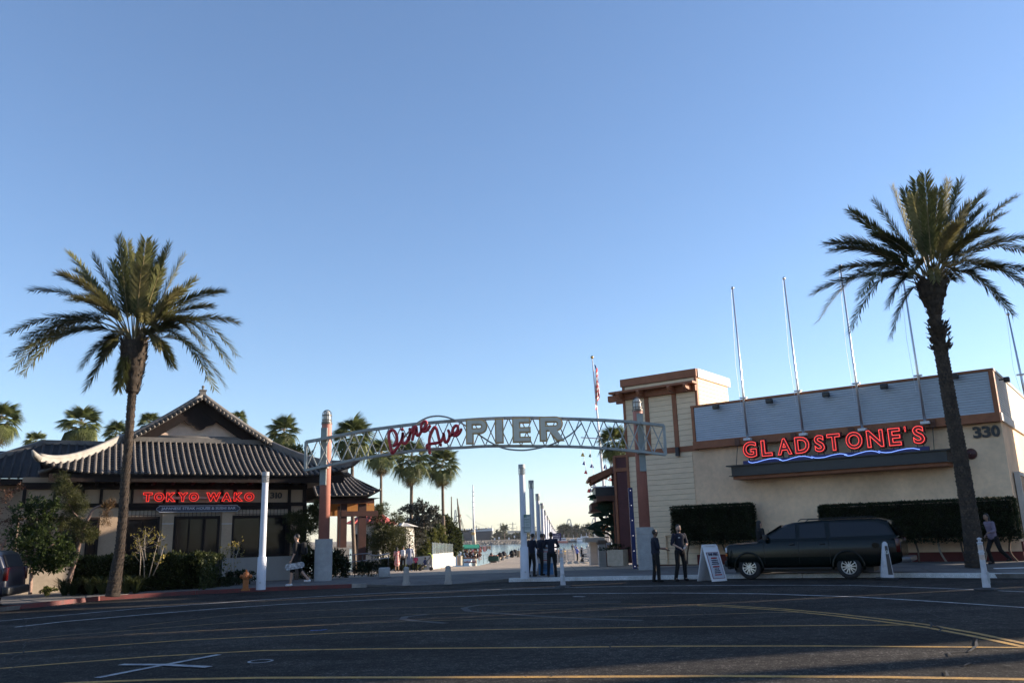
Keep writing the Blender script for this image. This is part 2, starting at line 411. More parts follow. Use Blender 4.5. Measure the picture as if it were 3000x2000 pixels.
# plaza and pier deck behind
def brickmat():
    m = M('pier_pavers', (.34, .27, .20), rough=.9, var=.15, scale=.6, bump=0, fine=.1)
    nt = m.node_tree; b = nt.nodes['Principled BSDF']; src = b.inputs['Base Color'].links[0].from_socket
    geo = nt.nodes.new('ShaderNodeNewGeometry'); mp = nt.nodes.new('ShaderNodeMapping'); mp.inputs['Rotation'].default_value = (0, 0, .05)
    br = nt.nodes.new('ShaderNodeTexBrick'); br.inputs['Scale'].default_value = 1.0; br.inputs['Brick Width'].default_value = .6; br.inputs['Row Height'].default_value = .6
    br.inputs['Mortar Size'].default_value = .018; br.offset = 0
    br.inputs['Color1'].default_value = (1, 1, 1, 1); br.inputs['Color2'].default_value = (.82, .84, .86, 1); br.inputs['Mortar'].default_value = (.3, .3, .3, 1)
    nt.links.new(geo.outputs['Position'], mp.inputs[0]); nt.links.new(mp.outputs[0], br.inputs['Vector'])
    mx = nt.nodes.new('ShaderNodeMix'); mx.data_type = 'RGBA'; mx.blend_type = 'MULTIPLY'; mx.inputs[0].default_value = 1
    nt.links.new(src, mx.inputs[6]); nt.links.new(br.outputs[0], mx.inputs[7]); nt.links.new(mx.outputs[2], b.inputs['Base Color'])
    bp = nt.nodes.new('ShaderNodeBump'); bp.inputs['Strength'].default_value = .12; bp.inputs['Distance'].default_value = .01
    nt.links.new(br.outputs['Fac'], bp.inputs['Height']); bp.invert = True; nt.links.new(bp.outputs[0], b.inputs['Normal'])
    return m
mPav = brickmat()
def deck(name, rows, thick):
    b = MB(); n = len(rows); T = [(x, y, gz(x, y, KERB)) for y, x0, x1 in rows for x in (x0, x1)]; B2 = [(x, y, z-thick) for x, y, z in T]; k = len(T)
    b.add(T+B2, [(2*i, 2*i+1, 2*i+3, 2*i+2) for i in range(n-1)]+[(2*i, 2*i+2, k+2*i+2, k+2*i) for i in range(n-1)]+[(2*i+1, 2*i+3, k+2*i+3, k+2*i+1) for i in range(n-1)]+[(k-2, k-1, 2*k-1, 2*k-2)])
    return b.obj(name, mPav, kind='structure')
e_ = [GP(1398, 1657), GP(1440, 1647), GP(1461, 1641), GP(1541, 1613.5)]
deck('plaza', [(34.5, -70, 70), (44, -70, 70), (56, -70, 30), (e_[0].y, -70, 18)], 4)
deck('quay', [(e_[0].y+.006, -70, -8.5), (96, -70, -8.5)], 4)
deck('pier_deck', [(e_[0].y+.006, e_[0].x, 16), (e_[1].y, e_[1].x, 16), (100.01, e_[1].x+(100-e_[1].y)*.02, 16), (e_[3].y+4, e_[3].x, 16)], 1.2)
# water to the horizon and the far shore
mWater = M('harbour_water', (.06, .13, .17), rough=.12, var=.1, scale=.02, bump=.35, bscale=.9, stretch=(1, .35, 1), spec=.6)
MB().add([(-5000, 44, -3), (5000, 44, -3), (5000, 8000, -3), (-5000, 8000, -3)], [(0, 1, 2, 3)]).obj('water', mWater, kind='structure')
mShore = M('shore_earth', (.16, .13, .09), rough=.95, var=.3, scale=.02, bump=0)
b = MB(); sx = [-1500+i*60 for i in range(60)]
rows = [(540, -3.4), (548, -1.2), (556, -.4), (760, .0), (2500, 1.5), (7900, 4)]
vs = [(x, y+ (8*noise.noise(Vector((x*.01, y*.02, 0))) if y < 700 else 0), z) for y, z in rows for x in sx]; k = len(sx)
b.add(vs, [(r*k+i, r*k+i+1, (r+1)*k+i+1, (r+1)*k+i) for r in range(len(rows)-1) for i in range(k-1)])
b.obj('far_shore', mShore, kind='structure')
mRock = M('riprap', (.17, .155, .135), rough=.95, var=.4, scale=.4, bump=.3)
b = MB()
for i in range(900):
    x = R_.uniform(-75, 110); y = 540+R_.uniform(-1, 9)+8*noise.noise(Vector((x*.01, 10.9, 0))); s = R_.uniform(.5, 1.4)
    z = -3+(y-540)*.2
    vs = [(x+s*R_.uniform(.5, 1)*dx, y+s*R_.uniform(.5, 1)*dy, z+s*.8*R_.uniform(.4, 1)*dz) for dx, dy, dz in ((-1, 0, 0), (0, -1, 0), (1, 0, 0), (0, 1, 0), (.2, 0, 1), (-.3, .2, .9))]
    b.add(vs, [(0, 1, 4), (1, 2, 4), (2, 3, 4), (3, 0, 5), (0, 4, 5), (4, 3, 5)])
b.obj('riprap', mRock, label='grey boulders piled along the far shoreline', kind='stuff')

# painted lines
def ribbon(name, px, wdt, mat, dz=.004, fromworld=False, jit=0):
    pts = px if fromworld else [G(*p) for p in px]
    b = MB(); n = len(pts); vs = []
    for i, p in enumerate(pts):
        d = (pts[min(i+1, n-1)]-pts[max(i-1, 0)]); d.z = 0; d.normalize(); q = Vector((-d.y, d.x, 0))*wdt/2
        for s in (1, -1):
            v = p+q*s*(1+jit*R_.uniform(-1, 1)); vs.append((v.x, v.y, gz(v.x, 0, dz)))
    b.add(vs, [(2*i, 2*i+1, 2*i+3, 2*i+2) for i in range(n-1)])
    return b.obj(name, mat, kind='structure')
c8 = lambda L: [(1500+x/1.568, 1600+y/1.568) for x, y in L]
c7 = lambda L: [(x/1.568, 1600+y/1.568) for x, y in L]
ribbon('white_lane_line', c7([(-300, 372), (0, 342), (300, 315), (600, 288), (900, 266), (1200, 245), (1500, 227), (1800, 212)])+c8([(0, 195), (350, 186), (700, 180), (1150, 177.5), (1550, 178), (1950, 191), (2352, 208), (2700, 226)]), .09, mWhi)
ribbon('white_lane_line', c7([(68, 370), (300, 344), (600, 318), (950, 289), (1300, 265), (1800, 240)])+c8([(0, 221), (350, 216), (700, 213), (1150, 217), (1600, 232), (1950, 253), (2352, 280), (2700, 306)]), .1, mWhi)
ribbon('yellow_lane_line', c7([(590, 370), (1100, 310), (1600, 287), (2100, 275)])+c8([(0, 268), (400, 262), (850, 268)]), .07, mYelF)
ribbon('yellow_lane_line', c7([(-200, 465), (0, 440), (300, 408), (600, 385), (1150, 343), (1500, 325), (1960, 311), (2250, 303)])+c8([(0, 297), (500, 280), (850, 272)]), .08, mYelF)
ribbon('yellow_lane_line', c7([(570, 404), (1100, 378), (1560, 358)]), .08, mYelF)
ribbon('yellow_lane_line', c7([(1620, 355), (2000, 340)])+c8([(0, 330), (700, 318), (1200, 303), (1350, 303)]), .08, mYelF)
ribbon('yellow_lane_line', c7([(-200, 518), (0, 493), (500, 455), (850, 430), (1600, 395), (2000, 386)])+c8([(0, 380), (700, 370), (1400, 363), (1850, 360)]), .09, mYel)
ribbon('yellow_lane_line', c7([(-200, 592), (0, 560), (350, 532), (700, 505), (1200, 478), (1700, 470)])+c8([(0, 465), (700, 458), (1400, 457), (2352, 464), (2600, 467)]), .1, mYel)
ribbon('yellow_lane_line', c7([(200, 640), (300, 628), (700, 612), (1200, 603)])+c8([(0, 600), (1000, 595), (1700, 600), (2352, 610), (2600, 614)]), .13, mYel)
ribbon('double_yellow_line', c8([(850, 268), (970, 270), (1250, 287), (1500, 310), (1700, 333), (1900, 358), (2130, 398), (2352, 445), (2550, 490)]), .1, mYel)
ribbon('double_yellow_line', c8([(850, 272), (970, 276), (1250, 294), (1500, 320), (1700, 345), (1900, 371), (2130, 414), (2352, 461), (2550, 508)]), .1, mYel)
mWorn = M('chalk_white', (.42, .42, .42), rough=.85, rgb2=(.16, .17, .19), scale=5, bump=0, fine=.4)
ribbon('white_cross_mark', c7([(445, 605), (740, 548), (1005, 498)]), .11, mWorn, .009)
ribbon('white_cross_mark', c7([(555, 545), (750, 546), (960, 557)]), .13, mWorn, .0135)
ribbon('white_ring_mark', [G(1197/1.568, 1600+527/1.568)+Vector((.15*math.cos(a), .15*math.sin(a), 0)) for a in [i*math.pi/12 for i in range(25)]], .04, mWorn, .005, fromworld=True)
ribbon('white_dash_mark', [(1680, 1746.5), (1713, 1747)], .14, mWhi)
ribbon('blue_survey_mark', c7([(1425, 386), (1470, 385), (1500, 381)]), .08, M('survey_blue', (.05, .16, .5), rgb2=(.04, .06, .12), scale=6, bump=0), .005)
for L in ([(-80, 396), (60, 388)], [(130, 300), (240, 284), (330, 262)]): pass
# cracks sealed and open in the asphalt
mCrack = M('crack', (.012, .012, .013), rough=.9, var=.3, bump=0)
def crack(px, w0=.035):
    pts = []
    q = [G(*p) for p in px]
    for a, c in zip(q, q[1:]):
        k = max(2, int((c-a).length/.25))
        for i in range(k):
            t = i/k; p = a+(c-a)*t; p = p+Vector((noise.noise(p*2.3)*.22, noise.noise(p*2.1+Vector((7, 0, 0)))*.3, 0)); pts.append(p)
    ribbon('road_crack', pts, w0, mCrack, .0135, fromworld=True, jit=.6)
for L in ([(1940, 300), (1950, 345), (1915, 365), (1880, 385), (1860, 410)], [(1915, 365), (2000, 395), (2100, 420), (2155, 455), (2140, 480), (2040, 495), (2010, 520)], [(2110, 515), (2170, 535)], [(2200, 540), (2280, 548)],
          [(1975, 575), (1990, 620)], [(2085, 535), (2060, 560)], [(500, 318), (490, 370), (380, 380), (250, 400), (60, 430)], [(640, 375), (560, 412), (420, 440), (380, 462), (300, 470)], [(440, 463), (470, 490)], [(1075, 232), (1050, 262), (960, 275), (900, 300), (800, 340), (700, 362)], [(1130, 238), (1190, 262)], [(60, 592), (70, 608)], [(192, 596), (200, 606)], [(1240, 345), (1250, 360)]):
    crack(c8(L), .018 if L[0][0] < 1200 else .03)
for L in ([(120, 330), (122, 420), (90, 500), (60, 600)], [(1040, 500), (1400, 500), (1550, 460)], [(2200, 300), (2352, 290)], [(1850, 340), (1960, 316), (2010, 330), (1940, 345)]):
    crack(c7(L), .018)
# tyre skid arcs
mSkid = M('skid_mark', (.026, .026, .028), rough=.8, rgb2=(.045, .045, .048), scale=2, bump=0)
for px in (c7([(2352, 262), (2200, 268), (2130, 282), (2150, 296), (2230, 303), (2352, 310)]), c7([(1960, 312), (1860, 322), (1850, 334), (1920, 342), (2050, 352)]), c8([(0, 262), (200, 255), (500, 254)]), c8([(0, 312), (300, 330), (600, 340)])):
    ribbon('tyre_skid_mark', px, .16, mSkid, .0025)
# ---------------------------------------------------------------- right-hand restaurant with siding tower
mStucco = M('stucco_tan', (.80, .57, .375), rough=.95, var=.15, scale=.45, bump=.5, bscale=70, fine=.06)
mSidC = M('siding_cream', (.76, .59, .40), rough=.8, var=.07, scale=2, bump=.12, stretch=(1, 1, 4))
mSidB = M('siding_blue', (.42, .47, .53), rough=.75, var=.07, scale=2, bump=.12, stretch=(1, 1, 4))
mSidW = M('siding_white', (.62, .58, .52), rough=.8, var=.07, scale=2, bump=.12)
mTrim = M('trim_rust', (.27, .10, .045), rough=.7, var=.18, scale=3, bump=.15)
mTrimD = M('trim_rust_dark', (.12, .05, .03), rough=.7, var=.2, scale=3, bump=.15)
mMaroon = M('siding_maroon', (.085, .022, .022), rough=.7, var=.15, scale=2, bump=.12)
mBlack = M('black_metal', (.018, .019, .022), rough=.45, var=.2, scale=4, bump=0)
mDark = M('dark_void', (.012, .011, .012), rough=.9, var=.3, bump=0)
mSteel = M('flagpole_metal', (.62, .62, .64), rough=.32, var=.06, bump=0, metal=.85)
mSteelW = M('flagpole_white', (.6, .62, .68), rough=.4, var=.06, bump=0)
mWhiteP = M('white_paint', (.66, .66, .68), rough=.5, var=.06, scale=3, bump=.05)
mBase = M('wainscot_red', (.11, .022, .018), rough=.85, var=.2, scale=2, bump=.3)

Zt = 7.0
a_ = atz(2024, 1189, Zt); b_ = atz(2905, 1078, Zt)
angR = math.atan2(b_.y-a_.y, b_.x-a_.x)
FR = Frame((a_.x, a_.y), angR)
LR = (b_-a_).length
g0 = gz(8)+KERB
rb = thing('seafood_restaurant', 'tan stucco restaurant with siding tower and blue boarded parapet on the right', 'building', (a_.x, a_.y, g0))
wall_w = -.32                                    # stucco plane behind the parapet plane
uT0 = FR.u(1834, 1300, wall_w); uT1 = FR.u(2042, 1150, wall_w); zT = FR.uz(2040, 1079, wall_w)[1]
zBand = (FR.uz(2034, 1308, 0)[1]+FR.uz(2926, 1222, 0)[1])/2
zSid0 = zBand+.2
# stucco walls
b = MB()
u_s = FR.u(2034, 1400, wall_w)
b.fbox(FR, u_s, LR-.02, wall_w-.25, wall_w, g0-.3, zBand+.1)
b.fbox(FR, uT0+.05, uT0+.3, wall_w-7, wall_w-.26, g0-.3, zBand+1.2)   # pier side
b.fbox(FR, LR-.3, LR-.02, wall_w-13, wall_w-.26, g0-.3, zBand+.1)   # end wall
b.fbox(FR, uT0+.32, LR-.32, wall_w-13, wall_w-12.7, g0-.3, Zt-.2)     # back wall
b.fbox(FR, uT0+.32, LR-.32, wall_w-12.69, wall_w-.27, Zt-1.1, Zt-1.0)
b.obj('wall', mStucco, rb)
b = MB(); b.fbox(FR, FR.u(2044, 1620, wall_w), LR+.01, wall_w+.003, wall_w+.09, g0-.2, FR.uz(2960, 1614, wall_w)[1]); b.fbox(FR, LR-.019, LR+.05, wall_w-13, wall_w, g0-.2, g0+.7)
b.obj('wainscot', mBase, rb)
# parapet: siding boards
def board_rows(root, fr, u0, u1, w, z0, z1, n, mat, split=None, name='siding_board'):
    "lapped boards: lower edge proud of the upper one"
    h = (z1-z0)/n
    for i in range(n):
        za, zb = z0+i*h+.006, z0+(i+1)*h-.004
        segs = [(u0, u1)]
        if split: 
            c = split[i % len(split)]; segs = [(u0, u0+(u1-u0)*c-.003), (u0+(u1-u0)*c+.003, u1)]
        for a, c in segs:
            vs = [fr.p(u, ww, z) for u in (a, c) for ww, z in ((w-.03, za), (w+.022, za), (w+.008, zb), (w-.03, zb))]
            MB().add(vs, [(0, 1, 5, 4), (1, 2, 6, 5), (2, 3, 7, 6), (0, 3, 2, 1), (4, 5, 6, 7)]).obj(name, mat, root)
nb = 16
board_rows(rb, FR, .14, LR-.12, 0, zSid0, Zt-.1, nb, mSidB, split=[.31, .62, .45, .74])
b = MB(); b.fbox(FR, .02, LR-.02, wall_w, -.035, zBand+.02, Zt-.05); b.obj('parapet_core', mTrimD, rb)
b = MB(); b.fbox(FR, -.02, LR+.02, -.4, .05, Zt-.09, Zt); b.obj('parapet_cap', mTrim, rb)
b = MB(); b.fbox(FR, -.02, LR+.03, -.33, .07, zBand-.12, zSid0); b.obj('trim_band', mTrim, rb)
b = MB(); b.fbox(FR, 0, .13, -.3, .05, zSid0+.002, Zt-.092); b.fbox(FR, LR-.13, LR+.03, -.3, .05, zSid0+.002, Zt-.092); b.obj('corner_trim', mTrim, rb)
# end face parapet (sunlit white boards)
FE = Frame(FR.p(LR, 0, 0)[:2], angR+math.pi/2)
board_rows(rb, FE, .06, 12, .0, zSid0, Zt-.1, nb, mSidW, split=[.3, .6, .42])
b = MB(); b.fbox(FE, .06, 12, -.3, -.035, zBand, Zt-.06); b.obj('parapet_core', mTrimD, rb)
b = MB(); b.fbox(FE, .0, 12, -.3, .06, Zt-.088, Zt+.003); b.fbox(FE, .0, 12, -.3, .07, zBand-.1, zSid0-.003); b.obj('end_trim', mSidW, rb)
# boxed doorway shape on the end wall
b = MB(); b.fbox(FE, 1.3, 3.2, .02, .16, g0, g0+3.0); b.obj('side_door', M('door_wood', (.22, .12, .06), rough=.7, var=.2, scale=3), rb)
b = MB(); b.fbox(FE, 1.15, 1.28, .02, .2, g0, g0+3.15); b.fbox(FE, 1.281, 3.35, .02, .2, g0+3.01, g0+3.15); b.obj('door_frame', mSidW, rb)
# tower
def tz(x, y, w=wall_w): return FR.uz(x, y, w)[1]
W = wall_w
b = MB(); b.fbox(FR, uT0+.03, uT1-.03, W-3.6, W-.04, g0-.3, zT-.3); b.obj('tower_core', mTrimD, rb)
zmid = (tz(1845, 1330)+tz(2031, 1312))/2
zled = tz(1980, 1128)                     # pergola ledge top
zpan = tz(1980, 1151)                      # underside of lower beam
nrow = 16; st = [FR.u(1899, 1250, W), FR.u(1981, 1250, W)]
hrow = .235
def tower_rows(u0, u1, z0, z1, fr=FR, w=W, mat=mSidC, sp=None):
    n = max(1, round((z1-z0)/hrow)); board_rows(rb, fr, u0, u1, w, z0, z1, n, mat, split=sp)
sw = .11
for u0, u1 in ((uT0+.1, st[0]-sw), (st[0]+sw, st[1]-sw), (st[1]+sw, uT1-.09)): tower_rows(u0, u1, zmid+.12, zpan-.02)
tower_rows(uT0+.1, FR.u(2034, 1400, W)-.005, g0-.05, zmid-.12)
tower_rows(uT0+.1, uT1-.09, zled+.03, zT-.38)
b = MB()
for u in st: b.fbox(FR, u-sw+.003, u+sw-.003, W-.03, W+.05, zmid+.122, zpan-.022)
b.obj('tower_stud', mTrim, rb)
b = MB(); b.fbox(FR, uT0-.02, uT0+.095, W-.12, W+.055, g0-.05, zT-.37); b.obj('corner_trim', mTrim, rb)
b = MB(); b.fbox(FR, uT1-.085, uT1+.03, W-.12, W+.055, zBand+.3, zT-.37); b.obj('corner_trim', mTrim, rb)
b = MB(); b.fbox(FR, uT0+.097, FR.u(2034, 1300, W)+.2, W-.03, W+.058, zmid-.118, zmid+.12); b.obj('tower_trim_band', mTrim, rb)
b = MB(); b.fbox(FR, uT0-.08, uT1+.06, W-3.7, W+.1, zT-.36, zT); b.obj('tower_cap', mTrim, rb)
# tower right face, sunlit
FT = Frame(FR.p(uT1, W, 0)[:2], angR+math.pi/2)
board_rows(rb, FT, .1, 3.5, 0, zBand+.5, zT-.38, 14, mSidC); 
b = MB(); b.fbox(FT, .06, 3.7, .002, .1, zT-.4, zT+.01); b.obj('tower_cap_side', mSidW, rb)
FTL = Frame(FR.p(uT0, W-3.6, 0)[:2], angR-math.pi/2)
b = MB(); b.fbox(FTL, 0, 3.55, 0, .03, g0, zT-.4); b.obj('tower_side', mSidC, rb)
# pergola ledge: beams on brackets
b = MB(); b.fbox(FR, uT0-.45, uT1+.1, W+.06, W+.62, zled-.1, zled+.0); b.obj('ledge_board', mTrim, rb)
b = MB(); b.fbox(FR, uT0-.75, uT1+.02, W+.05, W+.2, zpan-.02, zpan+.26); b.obj('ledge_beam', mTrim, rb)
for u in (uT0+.05, st[0]-.1, st[1]+.05, uT1-.3):
    vs = [(0, .02), (.55, .02), (.62, -.06), (.55, -.2), (0, -.26)]
    MB().prism([(x, y) for x, y in vs], FR.p(u, W+.2, zled-.12), FR.n, FR.z, FR.t, .13).obj('ledge_bracket', mTrim, rb)
for k in range(4):
    q = FR.p(uT0-.82+.0, W+.1-.75*k, 0)
    b = MB(); b.fbox(FR, uT0-.95, uT0-.06, W-.35-.7*k, W-.22-.7*k, zpan+.02, zpan+.22); b.obj('ledge_rafter', mTrim, rb)
b = MB(); b.fbox(FR, st[1]-.04, st[1]+.12, W+.06, W+.2, zmid-.3, zmid+.1); b.obj('wall_lantern', mBlack, rb)
# flat dark conduit on the tower foot
b = MB(); b.tube([FR.p(FR.u(1958, 1650, W), W+.1, g0), FR.p(FR.u(1958, 1650, W), W+.1, g0+1.2), FR.p(FR.u(1958, 1650, W)+.4, W+.1, g0+1.25), FR.p(FR.u(1958, 1650, W)+.8, W+.1, g0+1.25)], .05, 8); b.obj('standpipe', mSidC, rb)
# canopy
zc1 = tz(2132, 1364, .5); uc0 = FR.u(2135, 1370, .8); uc1 = FR.u(2782, 1330, .8)
zc1 = (FR.uz(2132, 1364, .8)[1]+FR.uz(2782, 1313, .8)[1])/2; zc0 = (FR.uz(2141, 1392, .8)[1]+FR.uz(2780, 1350, .8)[1])/2
b = MB(); b.fbox(FR, uc0+.1, uc1-.1, W+.01, .78, zc0, zc1-.05); b.obj('canopy', mBlack, rb)
b = MB(); b.fbox(FR, uc0-.08, uc1+.05, W+.01, .9, zc1-.048, zc1); b.fbox(FR, uc0, uc1, W+.01, .84, zc0-.03, zc0-.002); b.obj('canopy_flange', mBlack, rb)
b = MB(); b.fbox(FR, uc0+.12, uc1-.12, W+.01, .7, zc0-.16, zc0-.032); b.obj('canopy_soffit', mTrim, rb)
for px, py in ((2163, 1295), (2327, 1280), (2496, 1265), (2732, 1237)):
    u = FR.u(px, py, 0)
    b = MB(); b.fbox(FR, u-.11, u+.11, -.2, .13, zBand-.13, zBand+.16); b.obj('rod_bracket', mTrimD, rb)
    b = MB(); b.tube([FR.p(u, .1, zBand-.1), FR.p(u, .45, zc1)], .014, 6); b.obj('hanging_rod', mBlack, rb)

# big neon sign
mNeonR = glow('neon_red', (1.0, .085, .075), .62); mNeonB = glow('neon_blue', (.22, .38, 1.0), .7)
mLetR = M('letter_red', (.14, .004, .006), rough=.5, var=.1, bump=0); mLetD = M('letter_back', (.06, .01, .012), rough=.6, var=.1, bump=0)
mBoardB = M('sign_blue', (.012, .018, .12), rough=.5, var=.1, bump=0)
ws = .55
u0 = FR.u(2177, 1354, ws); u1 = FR.u(2722, 1311, ws)
ns = thing('neon_name_sign', "red neon letters GLADSTONE'S over a blue wave board on the canopy", 'neon sign', FR.p(u0, ws, zc1))
zb0 = zc1+.0; zb1 = zc1+.17
b = MB(); b.fbox(FR, u0, u1, ws-.1, ws, zb0+.002, zb1); b.obj('wave_board', mBoardB, ns)
LET = [('G', 272, 440, 500, 695), ('L', 466, 605, 493, 688), ('A', 634, 812, 475, 672), ('D', 822, 1000, 460, 655), ('S', 1028, 1160, 440, 640), ('T', 1163, 1330, 418, 628), ('O', 1358, 1562, 400, 608), ('N', 1580, 1785, 375, 592), ('E', 1808, 1970, 362, 575), ("'", 1980, 2015, 345, 412), ('S', 2067, 2220, 338, 555)]
zL0 = []
for ch, xa, xb, ya, yb in LET:
    pb = (2100+(xa+xb)/2/3.618, 1150+yb/3.618); zL0.append(FR.uz(pb[0], pb[1], ws)[1])
zbase = sum(zL0[:9])/9
zcap = sum(FR.uz(2100+(xa+xb)/2/3.618, 1150+ya/3.618, ws)[1] for ch, xa, xb, ya, yb in LET[:9])/9
HL = zcap-zbase
for ch, xa, xb, ya, yb in LET:
    ym = (ya+yb)/2
    ua = FR.u(2100+xa/3.618, 1150+ym/3.618, ws); ub = FR.u(2100+xb/3.618, 1150+ym/3.618, ws)
    h = HL*(.34 if ch == "'" else 1); z = zbase+(HL-h if ch == "'" else 0)
    o0 = FR.p(ua, ws-.05, z)-wl(ns)
    me = text_mesh(ch, 1, extrude=.06, offset=.075); place_text(me, mLetD, o0, FR.t, FR.z, (ub-ua, h), FR.n)
    back = add_mesh('letter', me, ns); WL[back.name] = wl(ns)
    me = text_mesh(ch, 1, extrude=.02, offset=.06)
    e = .02
    place_text(me, mLetR, FR.p(ua+e, ws+.05, z+e)-wl(ns), FR.t, FR.z, (ub-ua-2*e, h-2*e), FR.n); add_mesh('letter_face', me, back)
    me = text_mesh(ch, 1, bevel_=.012, offset=.022 if ch != "'" else .01, fill='NONE', bres=2)
    e = .05 if ch != "'" else .03
    a = np.empty(len(me.vertices)*3); me.vertices.foreach_get('co', a)
    place_text(me, mNeonR, FR.p(ua+e, ws+.085, z+e)-wl(ns), FR.t, FR.z, (ub-ua-2*e, h-2*e), FR.n); add_mesh('neon_tube', me, back)
    b = MB(); b.fbox(FR, (ua+ub)/2-.12, (ua+ub)/2-.09, ws-.06, ws-.03, zb1, z+.01); b.fbox(FR, (ua+ub)/2+.09, (ua+ub)/2+.12, ws-.06, ws-.03, zb1, z+.01)
    if ch != "'": b.obj('letter_foot', mBlack, back)
WV = [[(333, 725), (350, 738), (380, 742), (430, 733), (500, 712), (560, 699), (620, 693), (660, 700), (685, 712)],
      [(660, 708), (700, 720), (740, 713), (800, 692), (870, 674), (930, 671), (980, 680), (1015, 692)],
      [(1003, 676), (1040, 689), (1080, 690), (1140, 684), (1220, 660), (1300, 645), (1350, 648), (1382, 658)],
      [(1350, 658), (1390, 668), (1430, 664), (1500, 642), (1580, 620), (1640, 615), (1690, 622), (1728, 637)],
      [(1712, 615), (1740, 629), (1790, 634), (1850, 629), (1930, 608), (2010, 592), (2080, 587), (2150, 600)]]
for L in WV:
    pts = []
    for x, y in L:
        u, z = FR.uz(2100+x/3.618, 1150+y/3.618, ws+.03); pts.append(FR.p(u, ws+.03, z))
    b = MB(True); b.tube(pts, .012, 8); b.obj('neon_wave', mNeonB, ns)

# street number, bell
nn = thing('street_number', 'large black numerals 330 on the tan wall beside the bell', 'street number', FR.p(FR.u(2849, 1270, W), W+.03, 4))
un = [FR.u(2849, 1268, W), FR.u(2931, 1268, W)]; zn = (tz(2870, 1284)+tz(2925, 1277))/2; hn = .42
for i, c in enumerate('330'):
    me = text_mesh(c, 1, extrude=.04, offset=.035); du = (un[1]-un[0])/3
    place_text(me, mBlack, FR.p(un[0]+du*i+.02, W+.03, zn)-wl(nn), FR.t, FR.z, (du*.92, hn), FR.n); add_mesh('numeral', me, nn)
u, z = FR.uz(2845, 1329, W)
b = MB(True); b.lathe([(0.001, 0), (.2, 0), (.2, .05), (.12, .1), (.02, .12)], FR.p(u, W, z), 20, (FR.t, FR.z, FR.n), caps=False); b.obj('alarm_bell', M('bell_red', (.07, .02, .018), rough=.5, bump=0), label='round dark red alarm bell under the number 330', cat='bell')
# floodlights
fl = None
spots = [((2099, 1190), 'leftmost of the black floodlights on the blue parapet, next to the tower'), ((2255, 1173), 'black floodlight on the blue parapet between the first and second flagpoles'), ((2421, 1154), 'black floodlight on the blue parapet between the second and third flagpoles'), ((2591, 1130), 'black floodlight on the blue parapet between the third and fourth flagpoles'), ((2797, 1101), 'black floodlight on the blue parapet just right of the tall palm trunk')]
for (px, py), lab in spots:
    u, z = FR.uz(px, py, .2)
    t = thing('floodlight', lab, 'floodlight', FR.p(u, .05, z), angR, 'floodlights along the blue parapet')
    if fl is None:
        b = MB(); b.box((0, -.22, -.03), (.27, .2, .2)); me = bevel(b.mesh('housing', mBlack), .03)
        h = add_mesh('housing', me, t)
        b = MB(); b.box((0, -.05, 0), (.05, .2, .05)); a2 = add_mesh('bracket', b.mesh('bracket', mBlack), t)
        b = MB(); b.box((0, -.22, -.135), (.22, .16, .01)); g = add_mesh('lens', b.mesh('lens', M('lens', (.05, .05, .05), rough=.2, bump=0)), t); fl = (h, a2, g)
    else:
        for o in fl: c = o.copy(); link(c); c.parent = t
t = thing('floodlight', 'black floodlight sticking out of the sunlit white end parapet', 'floodlight', FE.p(1.4, .05, Zt-.25), angR+math.pi/2, 'floodlights along the blue parapet')
for o in fl: c = o.copy(); link(c); c.parent = t

# flagpoles on the parapet
fp = None
FPL = [((2190.7, 1288), (2146, 848), "leftmost bare flagpole, standing above the letter G of the neon sign"), ((2354, 1274), (2297, 820), 'second bare flagpole, standing above the letter D of the neon sign'), ((2527, 1260.5), (2462, 784), 'bare flagpole standing above the letter N of the neon sign'), ((2711, 1240), (2636, 752), "bare flagpole ending above the last letter S, top behind the palm fronds")]
def flagpole(base, top, lab):
    t = thing('flagpole', lab, 'flagpole', base, 0, 'bare flagpoles along the restaurant parapet')
    o = Vector(base); top = Vector(top)
    b = MB(True); b.tube([base, o+(top-o)*.35, top], [.052, .045, .026], 12); b.obj('pole', mSteel, t)
    b = MB(True); b.ball(top+Vector((0, 0, .07)), .07); b.obj('finial', mSteel, t)
    b = MB(); b.box(o+Vector((0, 0, .03)), (.3, .22, .1), (FR.t, FR.n, FR.z)); b.obj('foot_bracket', mWhiteP, t)
    cl = o+(top-o)*((Zt-o.z+.02)/(top.z-o.z))
    b = MB(); b.box(cl, (.28, .16, .05), (FR.t, FR.n, FR.z)); b.bar(cl, cl-FR.n*.35, .05, .05); b.obj('clamp', mWhiteP, t)
    b = MB(); b.tube([o+FR.t*-.16+Vector((0, 0, 1.2)), (o+top)/2-FR.t*.2, top-FR.t*.06], .006, 4); b.obj('halyard', mWhiteP, t)
    return t
for (bx, by), (tx, ty), lab in FPL:
    u, z = FR.uz(bx, by, .28); base = FR.p(u, .28, z); top = P(tx, ty, base.y)
    flagpole(base, top, lab)
q = FE.p(4.6, .3, 0); zb = 5.2
q = Vector((P(3010, 1180, 31).x, 31, zb)); top = P(2954, 925, 31)
flagpole(q, top, 'bare flagpole at the right edge of the photo, beside the sunlit end wall')

# maroon pier front of the same restaurant
FM = Frame(FR.p(uT0-.02, W-.3, 0)[:2], angR)                      # faces street
uM0 = FM.u(1808, 1500, 0)
zm1 = FM.uz(1830, 1335, 0)[1]
b = MB(); b.fbox(FM, uM0, -.03, -.5, 0, g0, zm1); b.obj('maroon_wall', mMaroon, rb)
n = 28; board_rows(rb, FM, uM0+.08, -.1, .0, g0+.4, zm1-.75, 22, mMaroon, name='maroon_board')
b = MB(); b.fbox(FM, uM0-.04, uM0+.08, -.02, .06, g0, zm1+.05); b.fbox(FM, uM0+.081, -.02, -.02, .055, zm1-.72, zm1-.55); b.fbox(FM, uM0+.081, -.02, -.02, .055, zm1-.05, zm1+.05); b.obj('maroon_trim', mTrim, rb)
